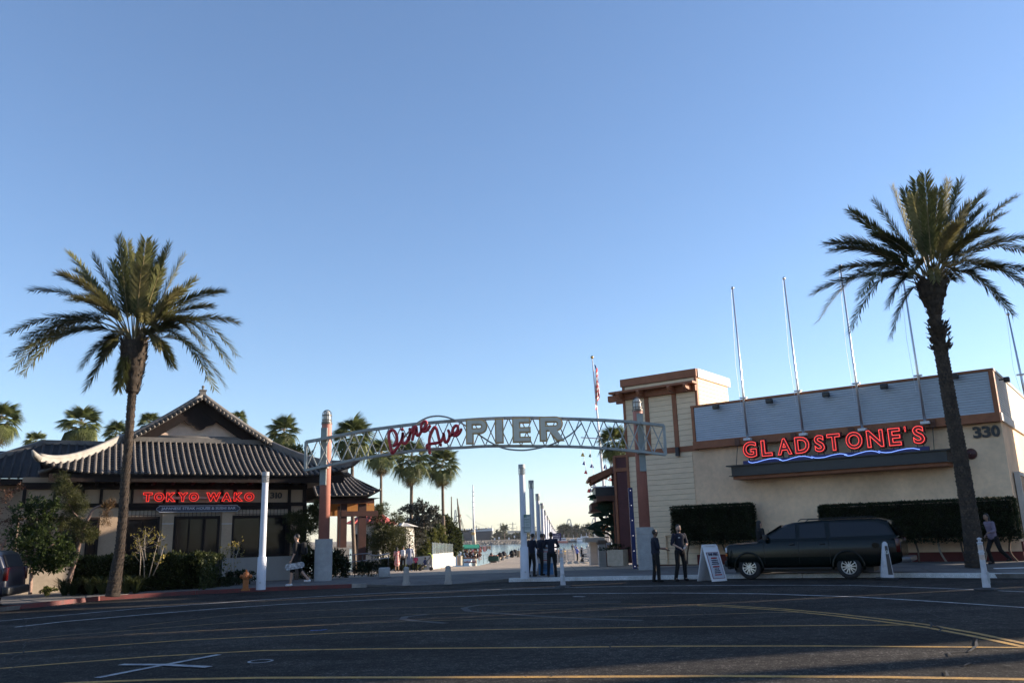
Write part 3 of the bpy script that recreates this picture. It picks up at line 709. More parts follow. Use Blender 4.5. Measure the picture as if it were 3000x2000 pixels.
# side running down the pier (direction of the pier), with canted boards
FP = Frame((FM.p(uM0, 0, 0).x-.0, FM.p(uM0, 0, 0).y), math.atan2(-1, -.0533))       # u runs towards camera along the pier; faces west
# wall from the corner back along the pier
d = Vector((.0533, 1, 0)).normalized(); nW = Vector((-1, .0533, 0)).normalized(); c0 = FM.p(uM0, -.02, 0)
class F2(Frame): pass
FP = F2(c0[:2], 0); FP.t = d; FP.n = nW
b = MB(); b.fbox(FP, 0, 5.5, -.3, 0, g0, 3.1); b.fbox(FP, 0, 3.2, -.3, 0, 3.1, zm1-.3); b.obj('pier_wall', mMaroon, rb)
for i in range(18):
    z = 3.6+i*.13
    vs = [FP.p(u, w_, zz) for u, dz in ((.05, 0), (2.4, 0)) for w_, zz in ((0, z), (.05, z), (.02, z+.12), (0, z+.12))]
    if z < zm1-.45: MB().add(vs, [(0, 1, 5, 4), (1, 2, 6, 5), (2, 3, 7, 6), (0, 3, 2, 1), (4, 5, 6, 7)]).obj('maroon_board', mMaroon, rb)
for i in range(5): b = MB(); b.fbox(FP, .25+i*.9, .4+i*.9, .0, .12, g0+.9, 3.05); b.obj('pilaster_strip', mTrim if i % 2 else mTrimD, rb)
# porch roof with timber eave, and balcony box
e0 = FP.p(1.4, 0, 0)
def fp(u, w_, z): return FP.p(u, w_, z)
zr = P(1800, 1372, e0.y)[2]; ze = P(1747, 1397, e0.y)[2]
b = MB(); vs = [fp(1.2, 0, zr+.1), fp(1.2, 1.25, ze), fp(4.6, 1.25, ze), fp(4.6, 0, zr+.1)]; vs += [v-Vector((0, 0, .14)) for v in vs]
b.add(vs, [(0, 1, 2, 3), (7, 6, 5, 4), (0, 4, 5, 1), (1, 5, 6, 2), (2, 6, 7, 3), (3, 7, 4, 0)]); b.obj('porch_roof', mTrim, rb)
for i in range(5):
    p = fp(1.25+.8*i, 0, zr-.1); q2 = fp(1.25+.8*i, 1.1, ze-.2); b = MB(); b.bar(p, q2, .1, .16); b.obj('rafter', mTrim, rb)
zb1_ = P(1780, 1427, e0.y)[2]; zb0_ = P(1780, 1452, e0.y)[2]; zb2_ = P(1780, 1467, e0.y)[2]
b = MB(); b.fbox(FP, 1.0, 4.8, .002, .95, zb0_, zb1_); b.obj('balcony_front', mBlack, rb)
b = MB(); b.fbox(FP, 1.0, 4.8, .003, .9, zb2_, zb0_-.003); b.obj('balcony_soffit', mTrimD, rb)
b = MB(); b.bar(fp(1.02, .98, zb1_+.02), fp(4.8, .98, zb1_+.02), .08, .05); b.bar(fp(1.02, .05, zb1_+.02), fp(1.02, .98, zb1_+.02), .05, .05); b.obj('balcony_rail', mWhiteP, rb)
b = MB(); b.fbox(FP, 3.2, 7.0, .002, 1.1, zb2_-.35, zb2_+.0); b.fbox(FP, 3.2, 7, .003, 1.15, zb2_-.45, zb2_-.352); b.obj('lower_canopy', mTrimD, rb)
# planter at its foot
pl = [GP(1803, 1658), GP(1832, 1659), GP(1853, 1657)]
b = MB(); b.fbox(FM, uM0-.35, -.35, .06, .55, g0-.1, g0+.62); b.obj('planter', M('planter_cream', (.5, .42, .32), rough=.9, bump=.2), label='low cream planter box at the foot of the maroon wall', cat='planter')
b = MB()
q, nr = blob_points([(FM.p((uM0-.35-.35)/2, .3, g0+.66), (.75, .2, .14))], 500)
V, Fc = leaves(np.array(q), nr+np.array([0, 0, .8]), .09)
me = np_mesh('planter_plants', V, Fc, leafmat('leaf_dark', (.028, .045, .016), (.012, .02, .008)))
add_mesh('planter_plants', me, None, label='low dark plants growing in the cream planter box', cat='plant', kind='stuff')
# blue light strip
b0 = GP(1860, 1665); t0 = P(1846, 1428, b0.y)
t = thing('light_strip', 'tall blue post with small white lights beside the tower corner', 'light strip', b0)
MB().bar(b0, t0, .17, .08, up=(0, 1, 0)).obj('strip', M('strip_blue', (.02, .03, .12), rough=.4, bump=0), t)
for i in range(6):
    p = b0+(t0-b0)*(.03+.187*i)+Vector((0, -.06, 0)); MB(True).ball(p, .016, 8, 5).obj('bulb', glow('bulb_white', (1, 1, 1), .35), t)
# ---------------------------------------------------------------- left restaurant with tiled hip-and-gable roof
mTile = M('roof_tile', (.030, .028, .029), rough=.85, var=.25, scale=3, bump=.3, fine=.15)
mRib = M('roof_rib', (.11, .095, .083), rough=.5, var=.25, scale=5, bump=.3, fine=.15)
mRidge = M('ridge_tile', (.13, .12, .11), rough=.6, var=.2, scale=3, bump=.3)
mWood = M('dark_timber', (.014, .009, .008), spec=.2, rough=.7, var=.25, scale=3, bump=.2)
mWoodR = M('red_timber', (.065, .022, .015), rough=.7, var=.25, scale=3, bump=.2)
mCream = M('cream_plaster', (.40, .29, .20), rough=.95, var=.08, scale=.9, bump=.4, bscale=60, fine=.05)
mGreyW = M('grey_plaster', (.30, .28, .26), rough=.95, var=.1, scale=.9, bump=.4, bscale=60)
mGlass = M('window_glass', (.010, .011, .013), rough=.05, var=.3, scale=1.2, bump=.06, bscale=.9, spec=.2)
mLattice = M('lattice', (.05, .035, .03), rough=.8, var=.1, bump=0)

ZE = 4.2
ea = atz(382, 1388.6, ZE); eb = atz(940, 1393.4, ZE); angL = math.atan2(eb.y-ea.y, eb.x-ea.x)
FL0 = Frame((ea.x, ea.y), angL)
EV = 1.25                                   # eaves overhang
o_ = FL0.p(0, -EV, 0); FL = Frame(o_[:2], angL)      # wall plane, w = EV at the eaves
uE0 = FL.u(112, 1378, EV); uE1 = FL.u(1033, 1382, EV)
g1 = gz(-12)+KERB
jr = thing('japanese_restaurant', 'Japanese style restaurant with dark tiled roof and pointed gable on the left', 'building', FL.p(4, 0, g1))
RUN = 3.4                                   # eaves edge to gable plane
wG = EV-RUN
ztop = (FL.uz(420, 1293, wG)[1]+FL.uz(770, 1304, wG)[1])/2
uG0 = FL.u(355, 1297, wG); uG1 = FL.u(775, 1302, wG)
RISE = ztop-ZE
def roofz(u, s):
    "height of the front slope: s 0 at eaves .. 1 at the gable foot; flared corners"
    m_ = (uE0+uE1)/2; h = (uE1-uE0)/2
    lift = .42*max(0, (abs(u-m_)/h-.6)/.4)**2.2*(1-s)**1.5
    return ZE + RISE*(.72*s+.28*s*s) + lift
def smax(u):
    if u < uG0: return max(0, (u-uE0)/(uG0-uE0))
    if u > uG1: return max(0, (uE1-u)/(uE1-uG1))
    return 1
def rp(u, s, dz=0): return FL.p(u, EV-RUN*s, roofz(u, s)+dz)
# base sheet of flat tiles, stepped courses
NS = 14
b = MB(); us = [uE0+(uE1-uE0)*i/120 for i in range(121)]
for i in range(120):
    u0_, u1_ = us[i], us[i+1]
    for k in range(NS):
        s0, s1 = k/NS, (k+1)/NS
        a0, a1, c0_, c1_ = min(s0, smax(u0_)), min(s1, smax(u0_)), min(s0, smax(u1_)), min(s1, smax(u1_))
        if a1 <= a0 and c1_ <= c0_: continue
        b.add([rp(u0_, a0, .035), rp(u1_, c0_, .035), rp(u1_, c1_, .0), rp(u0_, a1, .0)], [(0, 1, 2, 3)]); b.add([rp(u0_, a0, .035), rp(u1_, c0_, .035), rp(u1_, c0_, -.012), rp(u0_, a0, -.012)], [(0, 3, 2, 1)])
        if k == 0: b.add([rp(u0_, 0, .035), rp(u1_, 0, .035), rp(u1_, 0, -.03), rp(u0_, 0, -.03)], [(0, 3, 2, 1)])
roof = b.obj('roof', mTile, jr)
# round ribs of cover tiles
xs_eave = np.arange(150, 1030, 18.1)
ribN = 0
u = uE0+.22; du = (FL.u(700, 1392, EV)-FL.u(520, 1392, EV))/9.9
while u < uE1-.1:
    sm = smax(u)
    if sm > .06:
        L = sm*RUN*1.15; n = max(2, int(L/.19)); pts = []; rs = []
        b = MB(True)
        for i in range(n):
            s0, s1 = sm*i/n, sm*(i+1)/n
            p, q = rp(u, s0, .055), rp(u, s1, .045)
            pts += [p, p+(q-p)*.93]; rs += [.06, .047]
        b.tube(pts, rs, 7); b.ball(rp(u, 0, .05)+FL.n*.015, .066, 8, 5)
        b.obj('roof_rib', mRib, roof); ribN += 1
    u += du
# hips and side slopes
def ridge(name, pts, r, mat, par, steps=True):
    b = MB(True); out = []; rs = []
    for a, c in zip(pts, pts[1:]):
        n = max(1, int((c-a).length/.3))
        for i in range(n): out.append(a+(c-a)*(i/n)); rs.append(r)
    out.append(pts[-1]); rs.append(r); b.tube(out, rs, 8)
    return b.obj(name, mat, par)
def hip(u0_, u1_, mat):
    pts = [FL.p(u0_+(u1_-u0_)*s, EV-RUN*s, roofz(u0_+(u1_-u0_)*s, s)+.1) for s in [i/12 for i in range(13)]]
    b = MB()
    for a, c in zip(pts, pts[1:]): b.bar(a, c, .16, .2)
    b.obj('hip_ridge', mat, roof)
    ridge('hip_cap', [p+Vector((0, 0, .13)) for p in pts], .09, mat, roof)
    d = (pts[0]-pts[1]).normalized()
    b = MB(True); b.tube([pts[0], pts[0]+d*.25+Vector((0, 0, .12)), pts[0]+d*.38+Vector((0, 0, .26))], [.13, .1, .03], 8); b.obj('ridge_end_tile', mat, roof)
hip(uE0, uG0, M('ridge_tile_sunlit', (.25, .235, .21), rough=.6, var=.2, scale=3, bump=.3)); hip(uE1, uG1, mRidge)  # sunlight on the left hip is put into its paler tile colour
DEEP = 9.0
def side(u0_, ug, sgn):
    b = MB()
    for k in range(10):
        s0, s1 = k/10, (k+1)/10
        ua, ub = u0_+(ug-u0_)*s0, u0_+(ug-u0_)*s1
        za, zb = roofz(ua, s0), roofz(ub, s1)
        b.add([FL.p(ua, EV-RUN*s0, za), FL.p(ub, EV-RUN*s1, zb), FL.p(ub, EV-DEEP-3.5+RUN*s1, zb), FL.p(ua, EV-DEEP-3.5+RUN*s0, ZE+RISE*(.72*s0+.28*s0*s0))], [(0, 1, 2, 3)])
    b.obj('side_roof', mTile, roof)
    b = MB(True); n = 0
    for i in range(26):
        w_ = EV-.25-.33*i
        smx = min(1, (EV-w_)/RUN)
        pts = [FL.p(u0_+(ug-u0_)*s, w_, roofz(u0_+(ug-u0_)*s, 1 if w_ < EV-RUN else s)*0+ZE+RISE*(.72*s+.28*s*s)+.05) for s in [smx*k/6 for k in range(7)]]
        b.tube(pts, .07, 6)
    b.obj('side_ribs', mRib, roof, kind='stuff')
side(uE0, uG0, -1); side(uE1, uG1, 1)
# ridge band at the gable foot
b = MB(); b.bar(rp(uG0, 1, .1), rp(uG1, 1, .1), .26, .2); b.obj('base_ridge', mRidge, roof)
b = MB(True); b.tube([rp(uG0-.1, 1, .23), rp(uG1+.1, 1, .23)], .09, 8); b.obj('base_ridge_cap', mRidge, roof)
# gable
uA, zA = FL.uz(594, 1158, wG+.3)
uB0, zB0 = FL.uz(398, 1290, wG); uB1, zB1 = FL.uz(770, 1303, wG)
zB = ztop+.05; uB0 = FL.u(392, 1292, wG+.3); uB1 = FL.u(772, 1304, wG+.3)
def curve_pts(ua, za, ub, zb, sag=.05, n=10):
    return [(ua+(ub-ua)*t, za+(zb-za)*t-sag*math.sin(math.pi*t)*1.0) for t in [i/n for i in range(n+1)]]
Lc = curve_pts(uA, zA-.1, uB0-.35, zB-.1); Rc = curve_pts(uA, zA-.1, uB1+.35, zB-.1)
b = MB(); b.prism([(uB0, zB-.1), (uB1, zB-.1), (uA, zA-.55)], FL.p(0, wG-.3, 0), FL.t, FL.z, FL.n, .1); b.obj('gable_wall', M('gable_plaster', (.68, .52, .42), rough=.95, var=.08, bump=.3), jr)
for C_ in (Lc, Rc):
    b = MB()
    for (u0_, z0_), (u1_, z1_) in zip(C_, C_[1:]):
        vs = []
        for w_ in (wG-.1, wG+.12):
            for u_, z_, t in ((u0_, z0_, 0), (u1_, z1_, 0), (u1_, z1_-.46, 0), (u0_, z0_-.46, 0)): vs.append(FL.p(u_, w_, z_-.06))
        b.add(vs, [(0, 1, 2, 3), (7, 6, 5, 4), (0, 4, 5, 1), (1, 5, 6, 2), (2, 6, 7, 3), (3, 7, 4, 0)])
    b.obj('bargeboard', mWood, jr)
    # gable roof slope running back, and rake tiles
    b = MB()
    for (u0_, z0_), (u1_, z1_) in zip(C_, C_[1:]):
        b.add([FL.p(u0_, wG+.42, z0_+.02), FL.p(u1_, wG+.42, z1_+.02), FL.p(u1_, wG-DEEP, z1_+.02), FL.p(u0_, wG-DEEP, z0_+.02)], [(0, 1, 2, 3)])
        b.add([FL.p(u0_, wG+.42, z0_+.02), FL.p(u1_, wG+.42, z1_+.02), FL.p(u1_, wG+.42, z1_-.09), FL.p(u0_, wG+.42, z0_-.09)], [(0, 1, 2, 3)])
        b.add([FL.p(u0_, wG+.42, z0_-.09), FL.p(u1_, wG+.42, z1_-.09), FL.p(u1_, wG-.3, z1_-.09), FL.p(u0_, wG-.3, z0_-.09)], [(0, 1, 2, 3)])
    gr = b.obj('gable_roof', mTile, jr)
    pts = [FL.p(u_, wG+.28, z_+.12) for u_, z_ in C_]; ridge('rake_ridge', pts, .11, mRidge, gr)
    pts = [FL.p(u_, wG+.02, z_+.07) for u_, z_ in C_]; ridge('rake_ridge', pts, .08, mRib, gr)
    L = sum((Vector(p)-Vector(q)).length for p, q in zip(C_, C_[1:])); n = int(L/.19)
    for i in range(n):
        t = (i+.5)/n*(len(C_)-1); k = int(t); f = t-k; u_ = C_[k][0]+(C_[k+1][0]-C_[k][0])*f; z_ = C_[k][1]+(C_[k+1][1]-C_[k][1])*f
        b = MB(True); b.lathe([(.001, 0), (.066, 0), (.066, .04), (.03, .05)], FL.p(u_, wG+.42, z_-.03), 10, (FL.t, FL.z, FL.n), caps=False); b.obj('rake_tile_end', mRib, gr)
# carved pendant
pts = [(0, .35), (-.5, .05), (-1.25, -.5), (-1.2, -.62), (-.95, -.95), (-.72, -1.02), (-.6, -1.05), (-.42, -1.12), (-.3, -1.3), (-.12, -1.42), (0, -1.45)]
pts = pts+[(-x, y) for x, y in pts[-2:0:-1]]
S = (FL.uz(594, 1192, wG)[1]-FL.uz(594, 1247, wG)[1])/1.15
b = MB(); b.prism([(uA+x*S*.8, zA-.55*S-.35+y*S*.72) for x, y in pts], FL.p(0, wG+.0, 0), FL.t, FL.z, FL.n, .09); b.obj('carved_pendant', mWood, jr)
# ridge finial
b = MB(); p = FL.p(uA, wG+.25, zA); b.box(p+Vector((0, 0, .1)), (.24, .26, .22), (FL.t, FL.n, FL.z)); b.box(p+Vector((0, 0, .22)), (.3, .3, .05), (FL.t, FL.n, FL.z)); f = b.obj('ridge_end', mRidge, jr)
b = MB(True); b.lathe([(.05, 0), (.06, .04), (.03, .07), (.06, .12), (.07, .16), (.04, .2), (.001, .22)], p+Vector((0, 0, .24)), 12, caps=False); b.obj('finial', mRidge, f)
ridge('main_ridge', [FL.p(uA, wG+.2, zA+.08), FL.p(uA, wG-DEEP, zA+.08)], .15, mRidge, jr)
# soffit, fascia and rafters
b = MB(); b.fbox(FL, uE0+.35, uE1-.35, EV-.16, EV-.1, ZE-.28, ZE+.03); b.obj('fascia', mWood, jr)
b = MB(); b.fbox(FL, uE0+.3, uE1-.3, -8, EV-.17, ZE-.06, ZE-.03); b.obj('soffit', mWood, jr)
zb_ = lambda x, y: FL.uz(x, y, 0)[1]
z1433 = zb_(600, 1433); z1473 = zb_(600, 1472.5); z1481 = zb_(600, 1482); z1510 = zb_(600, 1510); z1630 = zb_(740, 1631); zb25 = zb_(600, 1424)
for px in (400, 452, 508, 566, 623, 680, 735, 792, 848, 895, 340, 285, 230):
    u_ = FL.u(px, 1415, .5); b = MB(); b.bar(FL.p(u_, -.1, zb25+.1), FL.p(u_, EV-.18, ZE-.17), .13, .17); b.obj('rafter', mWood, jr)
uW0 = FL.u(60, 1460, 0); uW1 = FL.u(897, 1460, 0)
# walls: plaster plane, beams and posts proud of it
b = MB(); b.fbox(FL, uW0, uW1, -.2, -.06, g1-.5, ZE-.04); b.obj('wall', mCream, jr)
b = MB(); b.fbox(FL, uW0-.02, uW1+.02, -.059, .06, z1433, zb25+.12); b.obj('wall_beam', mWood, jr)
b = MB(); b.fbox(FL, uW0-.02, uW1+.02, -.059, .05, z1481-.01, z1473+.01); b.obj('wall_beam', mWood, jr)
for x0, x1 in ((65, 76), (156, 166), (236, 247), (292, 301), (383, 391), (478, 484), (516, 524), (646, 654), (683, 693), (766, 772), (844, 852), (887, 897)):
    ua, ub = FL.u(x0, 1455, 0), FL.u(x1, 1455, 0); low = x0 in (844, 887)
    b = MB(); b.fbox(FL, ua, ub, -.058, .03, z1473+.012, z1433-.002); b.obj('wall_post', mWood, jr)
for x0, x1 in ((844, 852), (887, 899)):
    ua, ub = FL.u(x0, 1500, 0), FL.u(x1, 1500, 0); b = MB(); b.fbox(FL, ua, ub, -.058, .031, g1, z1481-.012); b.obj('wall_post', mWood, jr)
# window bays
bays = [((372, 470), (375, 468)), ((511, 646), (519, 643)), ((681, 845), (690, 843))]
zg = z1630
for i, ((x0, x1), (t0_, t1_)) in enumerate(bays):
    ua, ub = FL.u(x0, 1500, 0), FL.u(x1, 1500, 0)
    zlow = g1+.05 if i == 1 else zg
    zt = z1510
    nm = 'glass_door' if i == 1 else 'window'
    b = MB()
    fw_ = .09
    for (a, c, z0_, z1_) in ((ua, ub, z1481-.14, z1481-.013), (ua, ub, zt-.12, zt), (ua, ua+fw_, zlow, zt-.121), (ub-fw_, ub, zlow, zt-.121), (ua+fw_+.001, ub-fw_-.001, zlow, zlow+.1)):
        b.fbox(FL, a, c, -.058, .02, z0_, z1_)
    wd = b.obj(nm, mWood, jr)
    b = MB(); b.fbox(FL, ua+fw_, ub-fw_, -.057, -.035, zlow+.1, zt-.12); b.obj('pane', mGlass, wd)
    nm_ = 3 if i == 1 else 2
    for k in range(1, nm_):
        uu = ua+(ub-ua)*k/nm_; b = MB(); b.fbox(FL, uu-.03, uu+.03, -.034, .01, zlow+.101, zt-.121); b.obj('mullion', mWood, wd)
    # transom lattice
    va, vb = FL.u(t0_, 1497, 0), FL.u(t1_, 1497, 0)
    lt = MB(); lt.fbox(FL, va, vb, -.057, -.03, zt+.0, z1481-.141); tr = lt.obj('transom_panel', M('transom_cream', (.36, .29, .22), rough=.9, bump=.1), wd)
    k = int((vb-va)/.135)
    for j in range(1, k):
        uu = va+(vb-va)*j/k; b = MB(); b.fbox(FL, uu-.011, uu+.011, -.029, -.015, zt+.002, z1481-.142); b.obj('lattice_bar', mLattice, wd)
    b = MB(); zz = zt+(z1481-.14-zt)*.2; b.fbox(FL, va, vb, -.0145, -.008, zz-.01, zz+.01); b.obj('lattice_rail', mLattice, wd)
# pilasters, wainscot
for x0, x1 in ((474, 508), (649, 679)):
    ua, ub = FL.u(x0, 1540, 0), FL.u(x1, 1540, 0); zj = zb_(x0+15, 1534)
    b = MB(); b.fbox(FL, ua, ub, -.055, .045, zj+.02, z1481-.013); p_ = b.obj('pilaster', mCream, jr)
    b = MB(); b.fbox(FL, ua, ub, -.055, .045, zg, zj-.0); b.obj('pilaster_panel', mCream, p_)
    b = MB(); b.fbox(FL, ua, ub, -.05, .046, zj+.001, zj+.019); b.obj('joint_strip', M('joint_pale', (.6, .62, .68), rough=.5, bump=0), p_)
for x0, x1 in ((230, 510), (649, 900)):
    ua, ub = FL.u(x0, 1660, 0), FL.u(x1, 1660, 0); b = MB(); b.fbox(FL, ua, ub, -.05, .06, g1-.4, zg-.003); b.obj('wainscot', mGreyW, jr)
b = MB(); ua, ub = FL.u(62, 1640, 0), FL.u(228, 1640, 0); b.fbox(FL, ua-1, ub, .9, 1.05, g1-.5, FL.uz(150, 1648, 1)[1]); b.obj('garden_wall', M('garden_wall_tan', (.44, .36, .27), rough=.95, bump=.3), label='low tan garden wall behind the leafy tree at the left', cat='wall')
# windows further left, in shadow
for x0, x1 in ((80, 150), (172, 232), (252, 290)):
    ua, ub = FL.u(x0, 1560, 0), FL.u(x1, 1560, 0); b = MB()
    for (a, c, z0_, z1_) in ((ua, ub, z1510-.08, z1510), (ua, ua+.08, zg, z1510-.081), (ub-.08, ub, zg, z1510-.081), (ua+.081, ub-.081, zg, zg+.08)): b.fbox(FL, a, c, -.058, .02, z0_, z1_)
    wd = b.obj('window', mWood, jr); b = MB(); b.fbox(FL, ua+.08, ub-.08, -.057, -.035, zg+.08, z1510-.08); b.obj('pane', mGlass, wd)
# right return wall, catching the sun
FS = Frame(FL.p(uW1, -.02, 0)[:2], angL+math.pi/2)
b = MB(); b.fbox(FS, .02, 2.6, -.2, -.03, g1-.3, ZE-.05); b.obj('side_wall', mCream, jr)
b = MB(); b.fbox(FS, .02, 2.6, -.029, .03, z1481-.05, z1473); b.obj('wall_beam', mWood, jr)
b = MB(); b.fbox(FS, 2.5, 2.7, -.1, .06, g1-.3, ZE-.05); b.obj('wall_post', mWood, jr)
b = MB(); b.fbox(FL, uW0, uW1-.1, -8.2, -8, g1-.3, ZE-.06); b.obj('back_wall', mCream, jr)
# number 310
t = thing('street_number', 'dark numerals 310 under the dark tiled eaves', 'street number', FL.p(FL.u(793, 1452, 0), -.05, 3))
ua, ub = FL.u(792, 1452, 0), FL.u(827, 1452, 0); zz = zb_(810, 1459); du_ = (ub-ua)/3
for c, f0, f1 in (('3', 0, .36), ('1', .43, .58), ('0', .62, 1)):
    me = text_mesh(c, 1, extrude=.03, offset=.03); place_text(me, M('numeral_brown', (.03, .022, .02), rough=.6, bump=0), FL.p(ua+(ub-ua)*f0, -.055, zz)-wl(t), FL.t, FL.z, ((ub-ua)*(f1-f0), .25), FL.n); add_mesh('numeral', me, t)
# neon TOKYO WAKO
mNeonT = glow('neon_red_thin', (1.0, .035, .025), .95); mTokD = M('tokyo_letter', (.16, .015, .012), rough=.5, bump=0)
wn = .16
t = thing('neon_name_sign', 'thin red neon letters TOKYO WAKO below the dark tiled eaves', 'neon sign', FL.p(FL.u(420, 1455, wn), wn, 3.3))
zT0 = FL.uz(580, 1468, wn)[1]; zT1 = FL.uz(580, 1442, wn)[1]
for ch, xa, xb in [('T', 217, 302), ('O', 318, 412), ('K', 430, 518), ('Y', 535, 628), ('O', 637, 728), ('W', 797, 930), ('A', 938, 1030), ('K', 1050, 1135), ('O', 1146, 1237)]:
    ua = FL.u(350+xa/3.136, 1455, wn); ub = FL.u(350+xb/3.136, 1455, wn)
    me = text_mesh(ch, 1, extrude=.02, offset=.045); place_text(me, mTokD, FL.p(ua+.02, wn-.02, zT0+.02)-wl(t), FL.t, FL.z, (ub-ua-.04, zT1-zT0-.04), FL.n); back = add_mesh('letter', me, t); WL[back.name] = wl(t)
    me = text_mesh(ch, 1, bevel_=.012, offset=.05, fill='NONE', bres=1); place_text(me, mNeonT, FL.p(ua, wn+.02, zT0)-wl(t), FL.t, FL.z, (ub-ua, zT1-zT0), FL.n); add_mesh('neon_tube', me, back)
ua, ub = FL.u(418, 1456, .08), FL.u(745, 1456, .08); b = MB(); b.fbox(FL, ua, ub, .03, .09, zT0+.1, zT0+.2); b.obj('raceway', M('raceway_tan', (.36, .3, .25), rough=.6, bump=0), t)
# steak house board
ws_ = .14; ua, ub = FL.u(459, 1489, ws_), FL.u(703, 1488, ws_); za, zb2 = FL.uz(580, 1497.5, ws_)[1], FL.uz(580, 1481, ws_)[1]
t = thing('steak_house_sign', 'long navy board reading JAPANESE STEAK HOUSE & SUSHI BAR', 'sign', FL.p(ua, ws_, za))
def plaque(x0, x1, z0_, z1_, c):
    m_ = (z0_+z1_)/2; h = (z1_-z0_)/2
    R = [(x1-c, z0_), (x1-c*.75, z0_+h*.35), (x1-c*.25, z0_+h*.6), (x1, m_), (x1-c*.25, z1_-h*.6), (x1-c*.75, z1_-h*.35), (x1-c, z1_)]
    L = [(x0+c, z1_), (x0+c*.75, z1_-h*.35), (x0+c*.25, z1_-h*.6), (x0, m_), (x0+c*.25, z0_+h*.6), (x0+c*.75, z0_+h*.35), (x0+c, z0_)]
    return R+L
b = MB(); b.prism(plaque(ua-.02, ub+.02, za-.02, zb2+.02, .12), FL.p(0, ws_-.05, 0), FL.t, FL.z, FL.n, .04); b.obj('border', M('sign_silver', (.45, .48, .55), rough=.5, bump=0), t)
b = MB(); b.prism(plaque(ua, ub, za, zb2, .12), FL.p(0, ws_-.008, 0), FL.t, FL.z, FL.n, .006); b.obj('board', M('sign_navy', (.02, .028, .06), rough=.5, bump=0), t)
flat_text('lettering', 'JAPANESE STEAK HOUSE & SUSHI BAR', M('sign_letters', (.5, .53, .62), rough=.5, bump=0), FL.p(ua+.17, ws_+.001, za+.045), FL.t, FL.z, h=zb2-za-.09, w=ub-ua-.34, parent=t, off=.012)

# ---------------- pavilion with curved roof behind
Yp = 41.0
p0 = P(925, 1450, Yp); p1 = P(1117, 1453, Yp+1.2)
FPv = Frame((p0.x, p0.y), math.atan2(p1.y-p0.y, p1.x-p0.x)); Lp = (p1-p0).length
zpe = FPv.uz(1040, 1452, 0)[1]; zpt = FPv.uz(1060, 1382, -1.9)[1]
g2 = gz(-9)+KERB
pv = thing('entrance_pavilion', 'small open timber pavilion with curved tiled roof beside the orange column', 'pavilion', FPv.p(Lp/2, 0, g2))
def pz(s): return zpe+(zpt-zpe)*(.55*s+.45*s*s) if False else zpe+(zpt-zpe)*(s**1.25)
def pu(u, s): return u if u < Lp-2.2 else Lp-2.2+(u-(Lp-2.2))*(1-.62*s)
def pp(u, s, dz=0): return FPv.p(pu(u, s), -2.4*s, pz(s)+dz+.18*max(0, (pu(u, s)-Lp+1.2))**2*(1-s))
b = MB(); n = 24
for i in range(n):
    for k in range(10):
        u0_, u1_ = Lp*i/n, Lp*(i+1)/n; s0, s1 = k/10, (k+1)/10
        b.add([pp(u0_, s0, .03), pp(u1_, s0, .03), pp(u1_, s1), pp(u0_, s1)], [(0, 1, 2, 3)]); b.add([pp(u0_, s0, .03), pp(u1_, s0, .03), pp(u1_, s0, -.01), pp(u0_, s0, -.01)], [(0, 3, 2, 1)])
b.add([FPv.p(0, 0, zpe-.1), FPv.p(Lp, 0, zpe-.1), FPv.p(Lp, -4.8, zpe-.1), FPv.p(0, -4.8, zpe-.1)], [(0, 1, 2, 3)])
b.add([pp(Lp, 0, 0), FPv.p(Lp, -4.8, zpe), FPv.p(Lp-1.4, -2.6, zpt)], [(0, 1, 2)])
b.add([FPv.p(0, -2.4, zpt), FPv.p(Lp-1.36, -2.4, zpt), FPv.p(Lp, -4.8, zpe), FPv.p(0, -4.8, zpe)], [(0, 1, 2, 3)])
pr = b.obj('roof', mTile, pv)
k = int(Lp/.3)
for i in range(k+1):
    u_ = .05+(Lp-.1)*i/k; b = MB(True); pts = []; rs = []
    for j in range(13): s = j/13; pts += [pp(u_, s, .06), pp(u_, s+.07, .05)]; rs += [.06, .047]
    b.tube(pts, rs, 7); b.obj('roof_rib', mRib, pr)
b = MB(); b.bar(FPv.p(.5, -2.4, zpt+.1), FPv.p(Lp-1.3, -2.4, zpt+.1), .25, .3); b.bar(FPv.p(Lp-1.4, -2.4, zpt+.2), FPv.p(Lp-1.15, -2.4, zpt+.42), .2, .2); b.obj('ridge', mRidge, pr)
b = MB(); b.fbox(FPv, 0, Lp-.3, -.5, -.25, zpe-.35, zpe-.11); b.obj('eaves_beam', mWoodR, pv)
for px, wd_ in ((1010, .2), (1028, .18), (1070, .24)):
    p = P(px, 1540, Yp+.9); u_ = (p-FPv.o).dot(FPv.t)
    w_ = -.45 if px != 1028 else -3
    b = MB(); b.fbox(FPv, u_-wd_, u_+wd_*.6, w_-.3, w_, g2, zpe-.36); b.obj('post', mWoodR, pv)
    if px != 1070:
        b = MB(); b.fbox(FPv, u_-.3, u_+.25, w_-.4, w_+.12, g2, g2+1.15); c_ = b.obj('post_plinth', mGreyW, pv)
zc = FPv.uz(1040, 1504, -.4)[1]; u0_ = FPv.u(1000, 1500, -.4); u1_ = FPv.u(1108, 1500, -.4)
b = MB(); b.fbox(FPv, u0_, u1_, -.62, -.4, zc-.13, zc+.13); b.obj('tie_beam', mWoodR, pv)
b = MB(); b.fbox(FPv, u0_-.4, u0_+2.4, -4.0, -3.9, zc+.0, zc+.75); b.obj('lit_ceiling_panel', M('lit_orange_plaster', (.50, .22, .06), rough=.8, bump=.1), pv)  # orange light on the ceiling inside, put into this panel's colour
for i in range(9): b = MB(); uu = u0_+.4+i*.2; b.fbox(FPv, uu, uu+.03, -3.6, -3.58, zc+.55, zc+.85); b.obj('red_slat', M('red_paint', (.5, .03, .02), rough=.6, bump=0), pv)
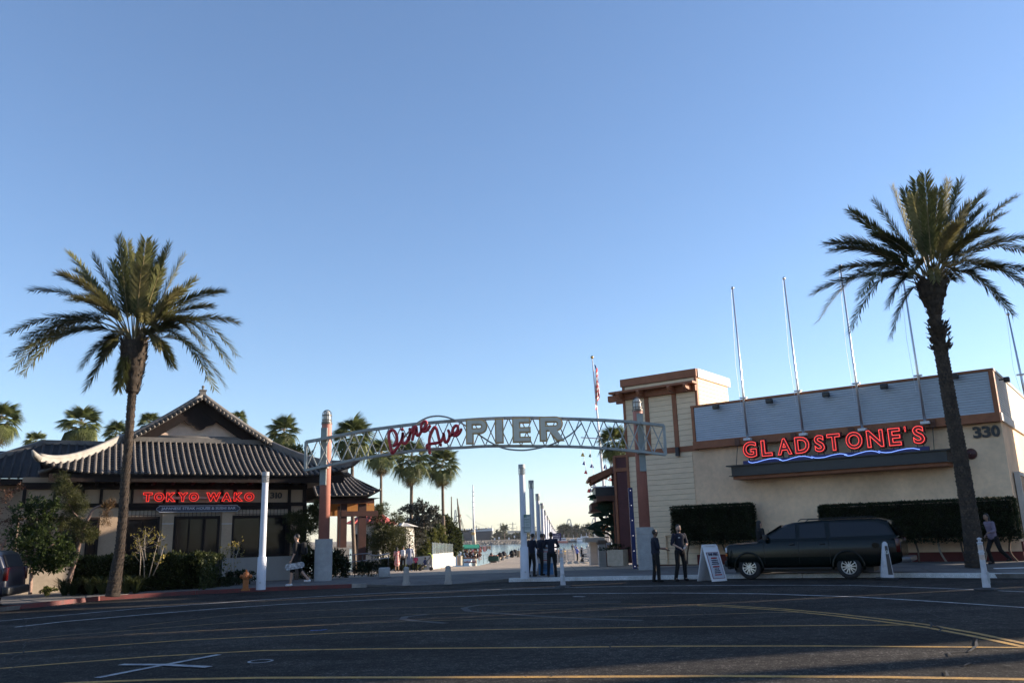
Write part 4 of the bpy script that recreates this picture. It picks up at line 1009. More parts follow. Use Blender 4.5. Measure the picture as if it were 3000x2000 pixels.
# cream block next to it, behind the orange column
# ---------------- dark tiled wing on the far left
wg = thing('rear_wing', 'dark tiled rear wing seen past the palm trunk at the far left', 'building', FL.p(-6, -6, g1))
FWg = Frame(FL.p(0, -4.5, 0)[:2], angL)
zr_ = FWg.uz(250, 1303, -2.5)[1]; zw_ = FWg.uz(200, 1402, .3)[1]
ua = FWg.u(-180, 1400, .3); ub = FWg.u(420, 1400, .3); ur0 = FWg.u(122, 1303, -2.5)
b = MB(); b.add([FWg.p(ua, .4, zw_), FWg.p(ub, .4, zw_), FWg.p(ub, -2.5, zr_), FWg.p(ur0, -2.5, zr_)], [(0, 1, 2, 3)]); 
b.add([FWg.p(ua-9, -2.5, zr_-.35), FWg.p(ur0, -2.5, zr_-.35), FWg.p(ur0, -1.5, zr_-.9), FWg.p(ua-9, 1.5, zw_)], [(0, 1, 2, 3)])
b.add([FWg.p(ub, -2.5, zr_), FWg.p(ur0, -2.5, zr_), FWg.p(ur0, -6, zw_), FWg.p(ub, -6, zw_)], [(0, 1, 2, 3)])
r_ = b.obj('roof', mTile, wg)
for i in range(34):
    u_ = ur0+.1+i*.33
    if u_ < ub: b = MB(True); b.tube([FWg.p(u_, .4, zw_+.04), FWg.p(u_, -2.5, zr_+.04)], .065, 6); b.obj('roof_rib', mTile, r_)
for i in range(14):
    u_ = ur0-.25-i*.33; f = max(.02, 1-(ur0-u_)/(ur0-ua))
    b = MB(True); b.tube([FWg.p(u_, .4, zw_+.04), FWg.p(u_, .4-2.9*f, zw_+(zr_-zw_)*f+.04)], .065, 6); b.obj('roof_rib', mTile, r_)
b = MB(); b.bar(FWg.p(ur0, -2.5, zr_+.08), FWg.p(ub, -2.5, zr_+.08), .25, .2); b.bar(FWg.p(ur0, -2.5, zr_+.06), FWg.p(ua, .4, zw_+.1), .22, .2); b.obj('ridge', mRidge, r_)
b = MB(); b.fbox(FWg, ua+.5, ub, -6, -.4, g1-.3, zw_-.02); b.obj('wall', mCream, wg)
b = MB(); b.fbox(FWg, ua+.3, ub, -.399, .38, zw_-.25, zw_-.01); b.obj('eaves', mWood, wg)
# ---------------------------------------------------------------- entrance arch
mArch = M('arch_grey', (.31, .33, .32), rough=.5, var=.12, scale=3, bump=.1)
mArchL = M('arch_grey_plate', (.24, .27, .265), rough=.5, var=.1, scale=3, bump=.1)
mSal = M('column_salmon', (.40, .16, .12), rough=.65, var=.1, scale=2, bump=.12)
mConcC = M('column_concrete', (.36, .36, .355), rough=.9, var=.12, scale=3, bump=.3, fine=.12)
mCage = M('lamp_cage', (.12, .11, .10), rough=.45, var=.1, bump=0, metal=.4)
mLampG = M('lamp_glass', (.62, .60, .54), rough=.25, var=.05, bump=0, trans=.0)
cL = GP(945, 1699); cR = GP(1898, 1667)
YA = (cL.y+cR.y)/2
cL = Vector((P(946, 1695, YA).x, YA, gz(-8, 0, KERB))); cR = Vector((P(1897, 1667, YA).x, YA, gz(6, 0, KERB)))
FA = Frame((cL.x, cL.y), 0)
arch = thing('entrance_arch', 'grey lattice truss sign arch reading Pine Ave PIER between two orange columns', 'arch', ((cL+cR)/2))
def column(c, topz, base_top):
    b = MB(True); b.lathe([(.215, base_top+.002), (.195, topz-.02), (.19, topz-.001)], (c.x, c.y, 0), 28); cb = b.obj('column', mSal, arch)
    b = MB(); b.lathe([(.335, c.z-.1), (.335, base_top-.28), (.32, base_top-.275), (.32, base_top-.262), (.335, base_top-.257), (.335, base_top)], (c.x, c.y, 0), 28); me = b.obj('column_base', mConcC, cb); sharp(me.data)
    # caged lamp
    r = .185; h = .36; dome = .2
    b = MB(True); b.lathe([(.15, topz+.03), (.15, topz+h), (.12, topz+h+.1), (.06, topz+h+.15), (.001, topz+h+.16)], (c.x, c.y, 0), 20, caps=False); lp = b.obj('lamp', mLampG, cb)
    b = MB()
    for zz, rr in ((topz+.0, .215), (topz+.06, .2), (topz+.15, r), (topz+h-.02, r)):
        for i in range(24):
            a0, a1 = i*math.pi/12, (i+1)*math.pi/12
            b.bar((c.x+rr*math.cos(a0), c.y+rr*math.sin(a0), zz), (c.x+rr*math.cos(a1), c.y+rr*math.sin(a1), zz), .02, .03)
    b.lathe([(.21, topz-.02), (.21, topz+.02)], (c.x, c.y, 0), 24)
    for i in range(8):
        a = i*math.pi/4+.2; ca, sa = math.cos(a), math.sin(a)
        pts = [(c.x+r*ca, c.y+r*sa, topz), (c.x+r*ca, c.y+r*sa, topz+h)]+[(c.x+r*math.cos(t)*ca, c.y+r*math.cos(t)*sa, topz+h+dome*math.sin(t)) for t in (.4, .8, 1.2, 1.54)]
        b.tube(pts, .012, 5)
    b.obj('lamp_cage', mCage, lp)
    return cb
tzL = P(962, 1292, YA)[2]; tL = P(962, 1241, YA)[2]; tR = P(1886, 1203, YA)[2]
kL = column(cL, tL, P(948, 1578, YA)[2]); kR = column(cR, tR, P(1905, 1543, YA)[2])
WA = .46                                    # truss plane in front of the columns' axis
def ap(x, y, w_=WA): return P(x, y, YA-w_)
top_px = [(897, 1294), (944, 1285.5), (1058.6, 1263), (1135, 1252), (1211.6, 1242.5), (1290, 1235.5), (1364.7, 1230), (1431.5, 1226), (1531, 1223.5), (1647, 1226), (1746.7, 1229.5), (1849, 1236), (1944, 1246)]
bot_px = [(895, 1377.5), (976, 1359.5), (1058.6, 1343), (1135, 1331), (1211.6, 1320), (1290, 1314), (1364.7, 1310), (1431.5, 1306.5), (1560, 1306.5), (1704.7, 1309), (1849, 1320), (1950, 1331.5)]
def dense(L, k=4):
    L = [Vector(ap(*p)) for p in L]; out = []
    for i in range(len(L)-1):
        p0, p1, p2, p3 = L[max(0, i-1)], L[i], L[i+1], L[min(len(L)-1, i+2)]
        for j in range(k):
            t = j/k; out.append(.5*((2*p1)+(p2-p0)*t+(2*p0-5*p1+4*p2-p3)*t*t+(3*p1-p0-3*p2+p3)*t**3))
    return out+[L[-1]]
TP, BP = dense(top_px), dense(bot_px)
for nm, L, hh in (('top_chord', TP, .10), ('bottom_chord', BP, .09)):
    b = MB()
    for a, c in zip(L, L[1:]): b.bar(a-(c-a)*.02, c+(c-a)*.02, .22, hh)
    b.obj(nm, mArch, arch)
for i in (0, -1): b = MB(); b.bar(TP[i], BP[i], .2, .09, up=(1, 0, 0)); b.obj('end_post', mArch, arch)
def at_x(L, x):
    for a, c in zip(L, L[1:]):
        if a.x <= x <= c.x: return a+(c-a)*((x-a.x)/(c.x-a.x))
    return L[-1] if x > L[-1].x else L[0]
n = 30; x0, x1 = TP[0].x, TP[-1].x
for i in range(n+1):
    for sgn, w_ in ((1, .035), (-1, -.035)):
        j = i+sgn
        if 0 <= j <= n:
            a, c = at_x(TP, x0+(x1-x0)*i/n), at_x(BP, x0+(x1-x0)*j/n)
            b = MB(); o = Vector((0, w_*1.0, 0)); b.bar(a+o, c+o, .04, .045, up=(0, 1, 0)); b.obj('diagonal', mArch, arch)
# clamping plates on the columns
for c, px, yt, yb, kc in ((cL, (954, 968), 1253, 1420, kL), (cR, (1880, 1899), 1211, 1380, kR)):
    zt, zb_0 = P(px[0], yt, YA-.2)[2], P(px[0], yb, YA-.2)[2]
    b = MB(); b.box((c.x-.04*(1 if c is cL else -1), YA-.24, (zt+zb_0)/2), (.24, .1, zt-zb_0)); b.obj('clamp_plate', mArchL, kc)
    for zz in (at_x(TP, c.x).z, at_x(BP, c.x).z): b = MB(); b.box((c.x, YA-.3, zz), (.3, .28, .1)); b.obj('clamp_arm', mArch, kc)
# swoosh
wS = WA+.2
c6 = lambda L: [(1100+x/7.84, 1180+y/7.84) for x, y in L]
s6 = lambda L: [(1400+x/6.72, 1180+y/6.72) for x, y in L]
def smooth(pts, k=5):
    L = [Vector(p) for p in pts]; out = []
    for i in range(len(L)-1):
        p0, p1, p2, p3 = L[max(0, i-1)], L[i], L[i+1], L[min(len(L)-1, i+2)]
        for j in range(k):
            t = j/k; out.append(.5*((2*p1)+(p2-p0)*t+(2*p0-5*p1+4*p2-p3)*t*t+(3*p1-p0-3*p2+p3)*t**3))
    return out+[L[-1]]
sw_ = c6([(410, 1150), (560, 925), (700, 740), (850, 570), (1000, 435), (1200, 335), (1400, 300), (1600, 318), (1800, 385), (2000, 480), (2100, 545)])+s6([(90, 670), (250, 775), (420, 860), (600, 910), (870, 930), (1100, 905), (1350, 850), (1550, 775), (1750, 670), (1900, 555), (2045, 395)])
b = MB()
for q in (smooth([P(x, y, YA-wS-.0) for x, y in sw_], 5),):
    for a, c in zip(q, q[1:]): b.bar(a-(c-a)*.04, c+(c-a)*.04, .1, .055)
b.obj('swoosh', mArch, arch)
# script lettering
mScr = M('script_red', (.42, .022, .035), rough=.4, var=.08, bump=0)
wP = WA+.36
def stroke(name, L, r, par=None, k=4):
    pts = smooth([P(x, y, YA-wP) for x, y in c6(L)], k)
    b = MB(True); n = 10; vs = []
    ax = Vector((0, -1, 0)); N = len(pts); base = []
    for i, p in enumerate(pts):
        d = (pts[min(i+1, N-1)]-pts[max(i-1, 0)]).normalized(); s = d.cross(ax).normalized()
        for q in ((-1, -.1), (-1, .6), (-.55, 1), (.55, 1), (1, .6), (1, -.1)): vs.append(p+s*(q[0]*r)+ax*(q[1]*.09))
    fs = [(i*6+j, i*6+(j+1) % 6, (i+1)*6+(j+1) % 6, (i+1)*6+j) for i in range(N-1) for j in range(6)]+[tuple(range(5, -1, -1)), tuple(range((N-1)*6, N*6))]
    b.add(vs, fs)
    for e in (pts[0], pts[-1]): b.lathe([(r*.98, -.009), (r*.98, .054), (r*.54, .09)], e, 12, (Vector((1, 0, 0)), Vector((0, 0, 1)), ax))
    return b
r_ = .057
def letter(strokes, dots=()):
    b = MB(True)
    for s in strokes:
        q = stroke('', s, r_); b.add(q.v, q.f)
    for x, y in dots:
        p = P(*c6([(x, y)])[0], YA-wP); b.lathe([(.065, -.01), (.065, .06), (.04, .09)], p, 14, (Vector((1, 0, 0)), Vector((0, 0, 1)), Vector((0, -1, 0))))
    b.obj('script_letter', mScr, arch)
letter([[(385, 1150), (345, 1000), (318, 850), (308, 740), (330, 660), (385, 622), (440, 650), (485, 740), (498, 850), (478, 930), (425, 985)], [(405, 1150), (460, 1080), (540, 960)]])
letter([[(540, 960), (590, 880), (632, 740), (630, 700)], [(632, 700), (618, 840), (635, 920), (690, 925), (745, 850), (790, 740)]], [(615, 612)])
letter([[(790, 600), (800, 690), (770, 840)], [(790, 740), (840, 640), (890, 560), (930, 545), (945, 600), (925, 690), (905, 700)], [(850, 840), (880, 720), (930, 600), (950, 660), (955, 740), (1000, 740), (1050, 660)]])
letter([[(1050, 620), (1120, 590), (1170, 520), (1172, 450), (1130, 425), (1075, 465), (1050, 550), (1070, 630), (1130, 655), (1200, 610), (1250, 530)]])
letter([[(1245, 1150), (1240, 1000), (1238, 850), (1270, 700), (1330, 590), (1370, 560), (1410, 620), (1440, 740), (1470, 870), (1500, 970)], [(1185, 1030), (1190, 970), (1270, 940), (1400, 920), (1500, 890), (1550, 800), (1570, 720)]])
letter([[(1565, 710), (1585, 820), (1600, 895), (1650, 890), (1695, 800), (1700, 700), (1675, 635)], [(1695, 770), (1750, 740)]])
letter([[(1750, 740), (1830, 700), (1890, 620), (1890, 540), (1840, 525), (1785, 590), (1768, 680), (1800, 745), (1870, 745), (1930, 690), (1970, 610)]])
# block letters
mGold = M('pier_gold', (.55, .35, .15), rough=.6, var=.15, scale=8, bump=.1); mGreyL = M('pier_grey', (.62, .58, .48), rough=.6, var=.06, scale=4, bump=0)
for ch, xa, xb, ya, yb in (('P', 1366, 1429, 1229.5, 1302), ('I', 1451, 1476.5, 1227, 1299.5), ('E', 1502, 1556, 1224.5, 1297.5), ('R', 1581, 1654, 1221.5, 1294)):
    A0 = P(xa, yb, YA-wP); B0 = P(xb, yb, YA-wP); T0 = P(xa, ya, YA-wP); wd_, h = B0.x-A0.x, T0.z-A0.z
    if ch == 'I':
        pts = lambda e: [(e, e), (wd_-e, e), (wd_-e, h-e), (e, h-e)]
    elif ch == 'E':
        s = .145; t_ = wd_
        def pts(e): 
            a = .30; k = .235*h
            return [(e, e), (t_-e, e), (t_-e, k-e), (a*1.0+.0+e*0+.0-e+.02+e*0, k-e), (a-e+.02, .5*h-k/2+e), (t_-e, .5*h-k/2+e), (t_-e, .5*h+k/2-e), (a-e+.02, .5*h+k/2-e), (a-e+.02, h-k+e), (t_-e, h-k+e), (t_-e, h-e), (e, h-e)]
    else: pts = None
    o = Vector((A0.x, YA-wP, A0.z)); root = None
    if pts:
        b = MB(); b.prism(pts(0), o, Vector((1, 0, 0)), Vector((0, 0, 1)), Vector((0, -1, 0)), .14); root = b.obj('block_letter', mGold, arch)
        b = MB(); b.prism(pts(.05), o+Vector((0, -.141, 0)), Vector((1, 0, 0)), Vector((0, 0, 1)), Vector((0, -1, 0)), .02); b.obj('letter_face', mGreyL, root)
    else:
        # P / R from arcs
        def outline(e):
            a = .30-e; st = []
            bowl_h = .60*h; cy = h-bowl_h/2; ro = bowl_h/2; bx = wd_-ro-(0 if ch == 'P' else .04)
            arc = [(bx+(ro-e)*math.cos(t), cy+(ro-e)*math.sin(t)) for t in [math.pi/2-math.pi*i/14 for i in range(15)]]
            out = [(e, e), (e, h-e)]+arc
            if ch == 'P': out += [(a+.0, h-bowl_h+e), (a, e)]
            else: out += [(bx+.04, h-bowl_h+e), (wd_-e*.6, e), (wd_-.33+e*1.2, e), (a+.10-e*.0, h-bowl_h+e), (a, h-bowl_h+e), (a, e)]
            ri = ro-.235
            hole = [(bx+(ri+e)*math.cos(t)*.9, cy+(ri+e)*math.sin(t)) for t in [-math.pi/2+math.pi*i/10 for i in range(11)]]+[(.275-e, cy+ri+e), (.275-e, cy-ri-e)]
            return out, hole
        def solid(e, d, mat, name, par, yoff):
            out, hole = outline(e)
            bm = bmesh.new(); fr = []
            edges = []
            for loop in (out, hole):
                vs = [bm.verts.new((o.x+x, o.y-yoff, o.z+y)) for x, y in loop]
                edges += [bm.edges.new((vs[i], vs[(i+1) % len(vs)])) for i in range(len(vs))]
            r = bmesh.ops.triangle_fill(bm, edges=edges, use_beauty=True)
            ex = bmesh.ops.extrude_face_region(bm, geom=bm.faces[:])
            bmesh.ops.translate(bm, verts=[v for v in ex['geom'] if isinstance(v, bmesh.types.BMVert)], vec=(0, -d, 0))
            bmesh.ops.recalc_face_normals(bm, faces=bm.faces)
            for v in bm.verts: v.co -= wl(par)
            me = bpy.data.meshes.new(name); bm.to_mesh(me); bm.free(); me.materials.append(mat)
            ob = add_mesh(name, me, par); WL[ob.name] = wl(par); return ob
        root = solid(0, .14, mGold, 'block_letter', arch, 0)
        solid(.05, .02, mGreyL, 'letter_face', root, .141)

# ---------------------------------------------------------------- white light poles
mPoleW = M('pole_white', (.58, .60, .66), rough=.45, var=.05, scale=3, bump=.05)
mPoleG = M('pole_cap_grey', (.36, .37, .38), rough=.5, var=.05, bump=0)
def light_pole(loc, H, lab, grp, proto=None, tilt=0):
    t = thing('light_pole', lab, 'light pole', loc, 0, grp)
    if proto:
        for ch in proto.children:
            c = copy_tree(ch, t)
        t.scale = (1, 1, H/proto['h_']); return t
    hb = 1.02
    b = MB(); b.lathe([(.15, 0), (.14, hb-.01), (.135, hb)], (0, 0, 0), 24); me = sharp(b.mesh('base', mPoleW)); add_mesh('base', me, t)
    b = MB(); b.lathe([(.108, hb), (.1, H-.36), (.1, H-.352)], (0, 0, 0), 24); me = sharp(b.mesh('shaft', mPoleW)); add_mesh('shaft', me, t)
    b = MB(); b.lathe([(.05, H-.351), (.05, H-.12)], (0, 0, 0), 16); lp = add_mesh('lamp', b.mesh('lamp', mLampG), t)
    b = MB()
    for i in range(4): b.lathe([(.113, H-.345+i*.055), (.118, H-.33+i*.055), (.104, H-.32+i*.055), (.104, H-.338+i*.055)], (0, 0, 0), 24, caps=False)
    for i in range(6): a = i*math.pi/3; b.bar((.106*math.cos(a), .106*math.sin(a), H-.35), (.106*math.cos(a), .106*math.sin(a), H-.12), .02, .012)
    add_mesh('louvre', sharp(b.mesh('louvre', mPoleG)), lp)
    b = MB(); b.lathe([(.117, H-.13), (.117, H), (.113, H+.003)], (0, 0, 0), 24); add_mesh('cap', sharp(b.mesh('cap', mPoleG)), t)
    b = MB(); b.box((.02, -.168, .22), (.05, .02, .03)); b.box((-.15, -.1, .3), (.03, .02, .03)); add_mesh('access_bolt', b.mesh('access_bolt', mPoleG), t, kind='stuff')
    t['h_'] = H
    return t
b0 = GP(764, 1726); H0 = P(782, 1382, b0.y)[2]-b0.z
lp0 = light_pole(b0, H0, 'white light pole with louvred head beside the fire hydrant', 'white pier light poles')
b1 = GP(1538, 1694); H1 = P(1534, 1360, b1.y)[2]-b1.z
light_pole(b1, H1, 'nearest white light pole of the pier row, with the green parking sign', 'white pier light poles', lp0)
tops = [(1555.6, 1406.6), (1574.5, 1445.7), (1587.5, 1473), (1595.7, 1493.6), (1602.8, 1509), (1609, 1522), (1613.8, 1531), (1618, 1539), (1621.5, 1545), (1624.5, 1549.5), (1627, 1553), (1629.3, 1556)]
labs = ['second', 'third', 'fourth', 'fifth', 'sixth', 'seventh', 'eighth', 'ninth', 'tenth', 'eleventh', 'twelfth', 'thirteenth']
for (tx, ty), nm in zip(tops, labs):
    d = ray(tx, ty); y = 36.0
    while y < 200 and EYE+d.z*y/d.y < gz(0, y, KERB)+H1: y += .1
    q = P(tx, ty, y)
    light_pole((q.x, q.y, gz(q.x, q.y, KERB)), q.z-gz(q.x, q.y, KERB), f'{nm} white light pole of the pier row counted from the street', 'white pier light poles', lp0)
# parking sign on the first pole
mSignW = M('sign_white', (.5, .52, .5), rough=.5, bump=0, var=.04); mSignG = M('sign_green', (.03, .12, .08), rough=.5, bump=0, var=.04)
pc = P(1543, 1515, b1.y-.2)
sg = thing('parking_sign', 'small green and white two hour parking sign on the nearest pier light pole', 'sign', pc)
X_, Z_ = Vector((1, 0, 0)), Vector((0, 0, 1))
def plate(fr, x0, x1, z0, z1, y, mat, name, par, e=0.0, th=.008, ax=X_):
    b = MB(); b.box(fr+ax*((x0+x1)/2)+Z_*((z0+z1)/2)+Vector((0, y, 0)), (x1-x0-2*e, th, z1-z0-2*e), (ax, Z_.cross(ax), Z_)); return b.obj(name, mat, par)
plate(pc, -.1, .13, -.32, .1, 0, mSignG, 'plate', sg); plate(pc, -.1, .13, -.32, .1, -.008, mSignW, 'plate_face', sg, .012)
plate(pc, -.085, -.005, .0, .085, -.014, mSignG, 'number_panel', sg, .0, .003)
flat_text('lettering', '2', mSignW, pc+Vector((-.065, -.017, .01)), X_, Z_, h=.06, parent=sg); flat_text('lettering', 'HR', mSignG, pc+Vector((.02, -.014, .02)), X_, Z_, h=.05, parent=sg)
for i, (tx, wd) in enumerate((('PARKING', .17), ('10 AM TO', .16), ('10 PM', .12))): flat_text('lettering', tx, mSignG, pc+Vector((.015, -.014, -.09-.09*i)), X_, Z_, h=.048, w=wd, parent=sg, center=True)
plate(pc, -.1, .13, -.49, -.34, 0, mSignG, 'lower_plate', sg); plate(pc, -.1, .13, -.49, -.34, -.008, mSignW, 'lower_face', sg, .012)
flat_text('lettering', 'TOW AWAY', mSignG, pc+Vector((.015, -.014, -.40)), X_, Z_, h=.035, w=.17, parent=sg, center=True)
b = MB(); b.box(pc+Vector((-.02, .06, -.33)), (.3, .14, .03)); b.box(pc+Vector((-.02, .06, .0)), (.14, .12, .03)); b.obj('bracket', mPoleG, sg, kind='stuff')
# ---------------------------------------------------------------- hydrant, bollards, posts
mHyd = M('hydrant_orange', (.32, .10, .02), rough=.55, var=.2, scale=8, bump=.15)
q = GP(719, 1729); s = (P(719, 1668, q.y)[2]-q.z)/.78
hy = thing('fire_hydrant', 'orange fire hydrant at the red kerb', 'fire hydrant', q)
b = MB(); b.lathe([(.15, 0), (.15, .03), (.10, .04), (.10, .42), (.13, .44), (.13, .47), (.115, .49), (.12, .58), (.10, .66), (.06, .70), (.035, .71), (.035, .77), (.0, .78)], (0, 0, 0), 20); add_mesh('barrel', sharp(b.mesh('barrel', mHyd), .5), hy)
for ax, L in ((Vector((1, 0, 0)), .19), (Vector((-1, 0, 0)), .19), (Vector((0, -1, 0)), .2)):
    u_ = ax.cross(Z_); b = MB(); b.lathe([(.055, .08), (.055, L-.05), (.075, L-.045), (.075, L), (.03, L+.001), (.03, L+.03)], (0, 0, .53), 12, (u_, Z_, ax)); add_mesh('outlet_cap', sharp(b.mesh('outlet_cap', mHyd), .5), hy)
b = MB(); [b.box((.125*math.cos(i*math.pi/4), .125*math.sin(i*math.pi/4), .05), (.03, .03, .04)) for i in range(8)]; add_mesh('flange_bolts', b.mesh('flange_bolts', mHyd), hy, kind='stuff')
hy.scale = (s*1.1, s*1.1, s)
mBol = M('bollard_concrete', (.36, .33, .30), rough=.9, var=.15, scale=4, bump=.25)
bo = None
for (px, py), (tx, ty), lab in (((1190, 1713), (1190, 1659), 'left of the two round concrete bollards on the apron'), ((1313, 1710), (1311, 1653), 'right of the two round concrete bollards on the apron')):
    q = G(px, py, .05); h = P(tx, ty, q.y)[2]-q.z
    t = thing('bollard', lab, 'bollard', q, 0, 'concrete bollards on the apron')
    if not bo:
        b = MB(); b.lathe([(.135, 0), (.135, .06), (.112, .075), (.095, h*.80), (.08, h*.81), (.08, h*.83), (.095, h*.84), (.09, h*.93), (.06, h*.99), (.001, h)], (0, 0, 0), 20); bo = add_mesh('shaft', sharp(b.mesh('shaft', mBol), .4), t)
        b = MB(); b.lathe([(.137, .06), (.14, .075), (.137, .09)], (0, 0, 0), 20, caps=False); b2 = add_mesh('ring', b.mesh('ring', mBol), t)
    else:
        for o in (bo, b2): c = o.copy(); link(c); c.parent = t
mRub = M('rubber', (.02, .02, .022), rough=.7, var=.2, bump=.1)
mDel = M('delineator_white', (.62, .62, .66), rough=.5, rgb2=(.42, .42, .45), scale=3, bump=.05)
def delineator(base_px, top_px_, lab, tape):
    q = G(*base_px); tp = P(top_px_[0], top_px_[1], q.y); h = (tp-q).length; s = h/1.05
    t = thing('delineator_post', lab, 'traffic post', q, 0, 'white traffic delineator posts')
    t.rotation_euler = (0, math.atan2(tp.x-q.x, tp.z-q.z), 0); t.scale = (s, s, s)
    b = MB(); b.lathe([(.25, 0), (.25, .03), (.12, .05), (.07, .06)], (0, 0, 0), 8); add_mesh('rubber_base', sharp(b.mesh('rubber_base', mRub)), t)
    b = MB(); b.lathe([(.075, .05), (.07, .3), (.058, .31), (.055, .5), (.05, .74), (.063, .745), (.063, .76), (.05, .765), (.047, .93), (.063, .935), (.063, .95), (.03, .96), (.03, 1.0), (.045, 1.005), (.045, 1.03), (.001, 1.05)], (0, 0, 0), 16); add_mesh('tube', sharp(b.mesh('tube', mDel), .5), t)
    for z in (.80, .60) if tape else (.82,):
        b = MB(); b.lathe([(.053, z), (.052, z+.1)], (0, 0, 0), 16, caps=False); add_mesh('reflective_band', b.mesh('reflective_band', M('reflective_tape', (.62, .5, .42), rough=.4, bump=0, rgb2=(.5, .36, .3), scale=12)), t)
    b = MB(); b.box((.03, -.066, .25), (.05, .01, .22)); add_mesh('label_strip', b.mesh('label_strip', mPoleG), t)
delineator((1650, 1719), (1643, 1607), 'white traffic post standing on the lane line in front of the staff group', False)
delineator((2892, 1728), (2868, 1573), 'leaning white traffic post at the right, in front of the tall palm', True)
# tapered valet post with its sign face
q = G(2600, 1697); tp = P(2591, 1585, q.y)
t = thing('sign_post', 'tapered white post with dark sign panel and round P emblem beside the SUV rear', 'traffic post', q)
t.rotation_euler = (0, math.atan2(tp.x-q.x, tp.z-q.z), .0); h = tp.z-q.z
b = MB(); b.box((0, 0, .03), (.5, .4, .06)); add_mesh('rubber_base', bevel(b.mesh('rubber_base', mRub), .02), t)
b = MB(); vs = [(-.15, -.11, .06), (.15, -.11, .06), (.15, .11, .06), (-.15, .11, .06), (-.055, -.05, h-.04), (.055, -.05, h-.04), (.055, .05, h-.04), (-.055, .05, h-.04)]
b.add(vs, [(0, 3, 2, 1), (4, 5, 6, 7), (0, 1, 5, 4), (1, 2, 6, 5), (2, 3, 7, 6), (3, 0, 4, 7)]); b.lathe([(.05, h-.05), (.045, h-.01), (.001, h)], (0, 0, 0), 12); add_mesh('shell', bevel(b.mesh('shell', mDel), .008), t)
b = MB(); b.add([(-.01, -.1075, .14), (.12, -.1075, .14), (.045, -.062, h-.12), (-.03, -.062, h-.12)], [(0, 1, 2, 3)]); b.add([(-.01, -.1055, .14), (.12, -.1055, .14), (.045, -.060, h-.12), (-.03, -.060, h-.12)], [(3, 2, 1, 0)]); add_mesh('sign_panel', b.mesh('sign_panel', M('panel_brown', (.03, .025, .03), rough=.4, bump=0)), t)
b = MB(); b.lathe([(.05, 0), (.05, .004)], (.012, -.078, h*.72), 20, (X_, Z_, Vector((0, -1, 0)))); add_mesh('emblem', b.mesh('emblem', mSignW), t)
me = text_mesh('P', .08, extrude=.002, offset=.004); place_text(me, M('panel_brown2', (.03, .025, .04), bump=0, var=0), Vector((-.012, -.085, h*.72-.028)), X_, Z_); add_mesh('emblem_letter', me, t)
# A-frame sign
q = G(2080, 1701); A0 = G(2051, 1700); A1 = G(2106, 1698); hA = P(2083, 1597, q.y)[2]-q.z
fx = (A1.x-A0.x)/2+.04
t = thing('sandwich_board', 'white A-frame price board standing open on the road beside the SUV', 'sandwich board', ((A0.x+A1.x)/2, q.y, q.z), math.radians(-58))
# local: panels lean along local x, width along local y
th = math.atan2(.30, hA)
for s_, nm in ((-1, 'rear_panel'), (1, 'front_panel')):
    ax_up = Vector((-s_*math.sin(th), 0, math.cos(th))); ax_n = Vector((s_*math.cos(th), 0, math.sin(th))); ax_t = Vector((0, s_, 0)); L = hA/math.cos(th)
    o = Vector((s_*.31, 0, 0))
    b = MB(); b.box(o+ax_up*(L/2), (.62, L, .03), (ax_t, ax_up, ax_n)); 
    fr_ = add_mesh(nm, bevel(b.mesh(nm, mWhiteP), .008), t)
    b = MB(); b.box(o+ax_up*(L*.44)+ax_n*.018, (.5, L*.74, .006), (ax_t, ax_up, ax_n)); pb = add_mesh('board_border', b.mesh('board_border', M('board_red', (.16, .03, .035), bump=0, var=0)), fr_)
    b = MB(); b.box(o+ax_up*(L*.44)+ax_n*.022, (.46, L*.71, .006), (ax_t, ax_up, ax_n)); add_mesh('board_face', b.mesh('board_face', M('board_face', (.42, .43, .48), rough=.5, bump=0, var=.04)), fr_)
    for i, (tx, hh, cc, zf) in enumerate((('THE PIKE', .075, 'n', .71), ('PARKING', .04, 'r', .62), ('UP TO 1 HR  $3', .03, 'n', .56), ('UP TO 2 HR  $6', .03, 'n', .51), ('EACH ADD HR $3', .03, 'n', .46), ('MAXIMUM', .04, 'r', .38), ('DAILY  $15', .03, 'n', .32), ('WITH PASS $6', .03, 'n', .27), ('LOST TICKET', .03, 'n', .22), ('PAY MAXIMUM', .03, 'r', .16))):
        me = text_mesh(tx, 1, extrude=.02, offset=.01); a = np.empty(len(me.vertices)*3); me.vertices.foreach_get('co', a); a = a.reshape(-1, 3); wd_ = min(.4, (a[:, 0].max()-a[:, 0].min())/(a[:, 1].max()-a[:, 1].min())*hh)
        place_text(me, M('print_dark', (.03, .03, .07), bump=0, var=0) if cc == 'n' else M('print_red', (.4, .03, .03), bump=0, var=0), o+ax_up*(L*zf)+ax_n*.0255-ax_t*(wd_/2), ax_t, ax_up, (wd_, hh), ax_n)
        a = np.empty(len(me.vertices)*3); me.vertices.foreach_get('co', a); add_mesh('printed_line', me, fr_)
b = MB()
for i in range(3): b.box((-.0+.05*(i-1), -.02, hA+.01), (.025, .5, .05))
add_mesh('hinge', b.mesh('hinge', mWhiteP), t, kind='stuff')
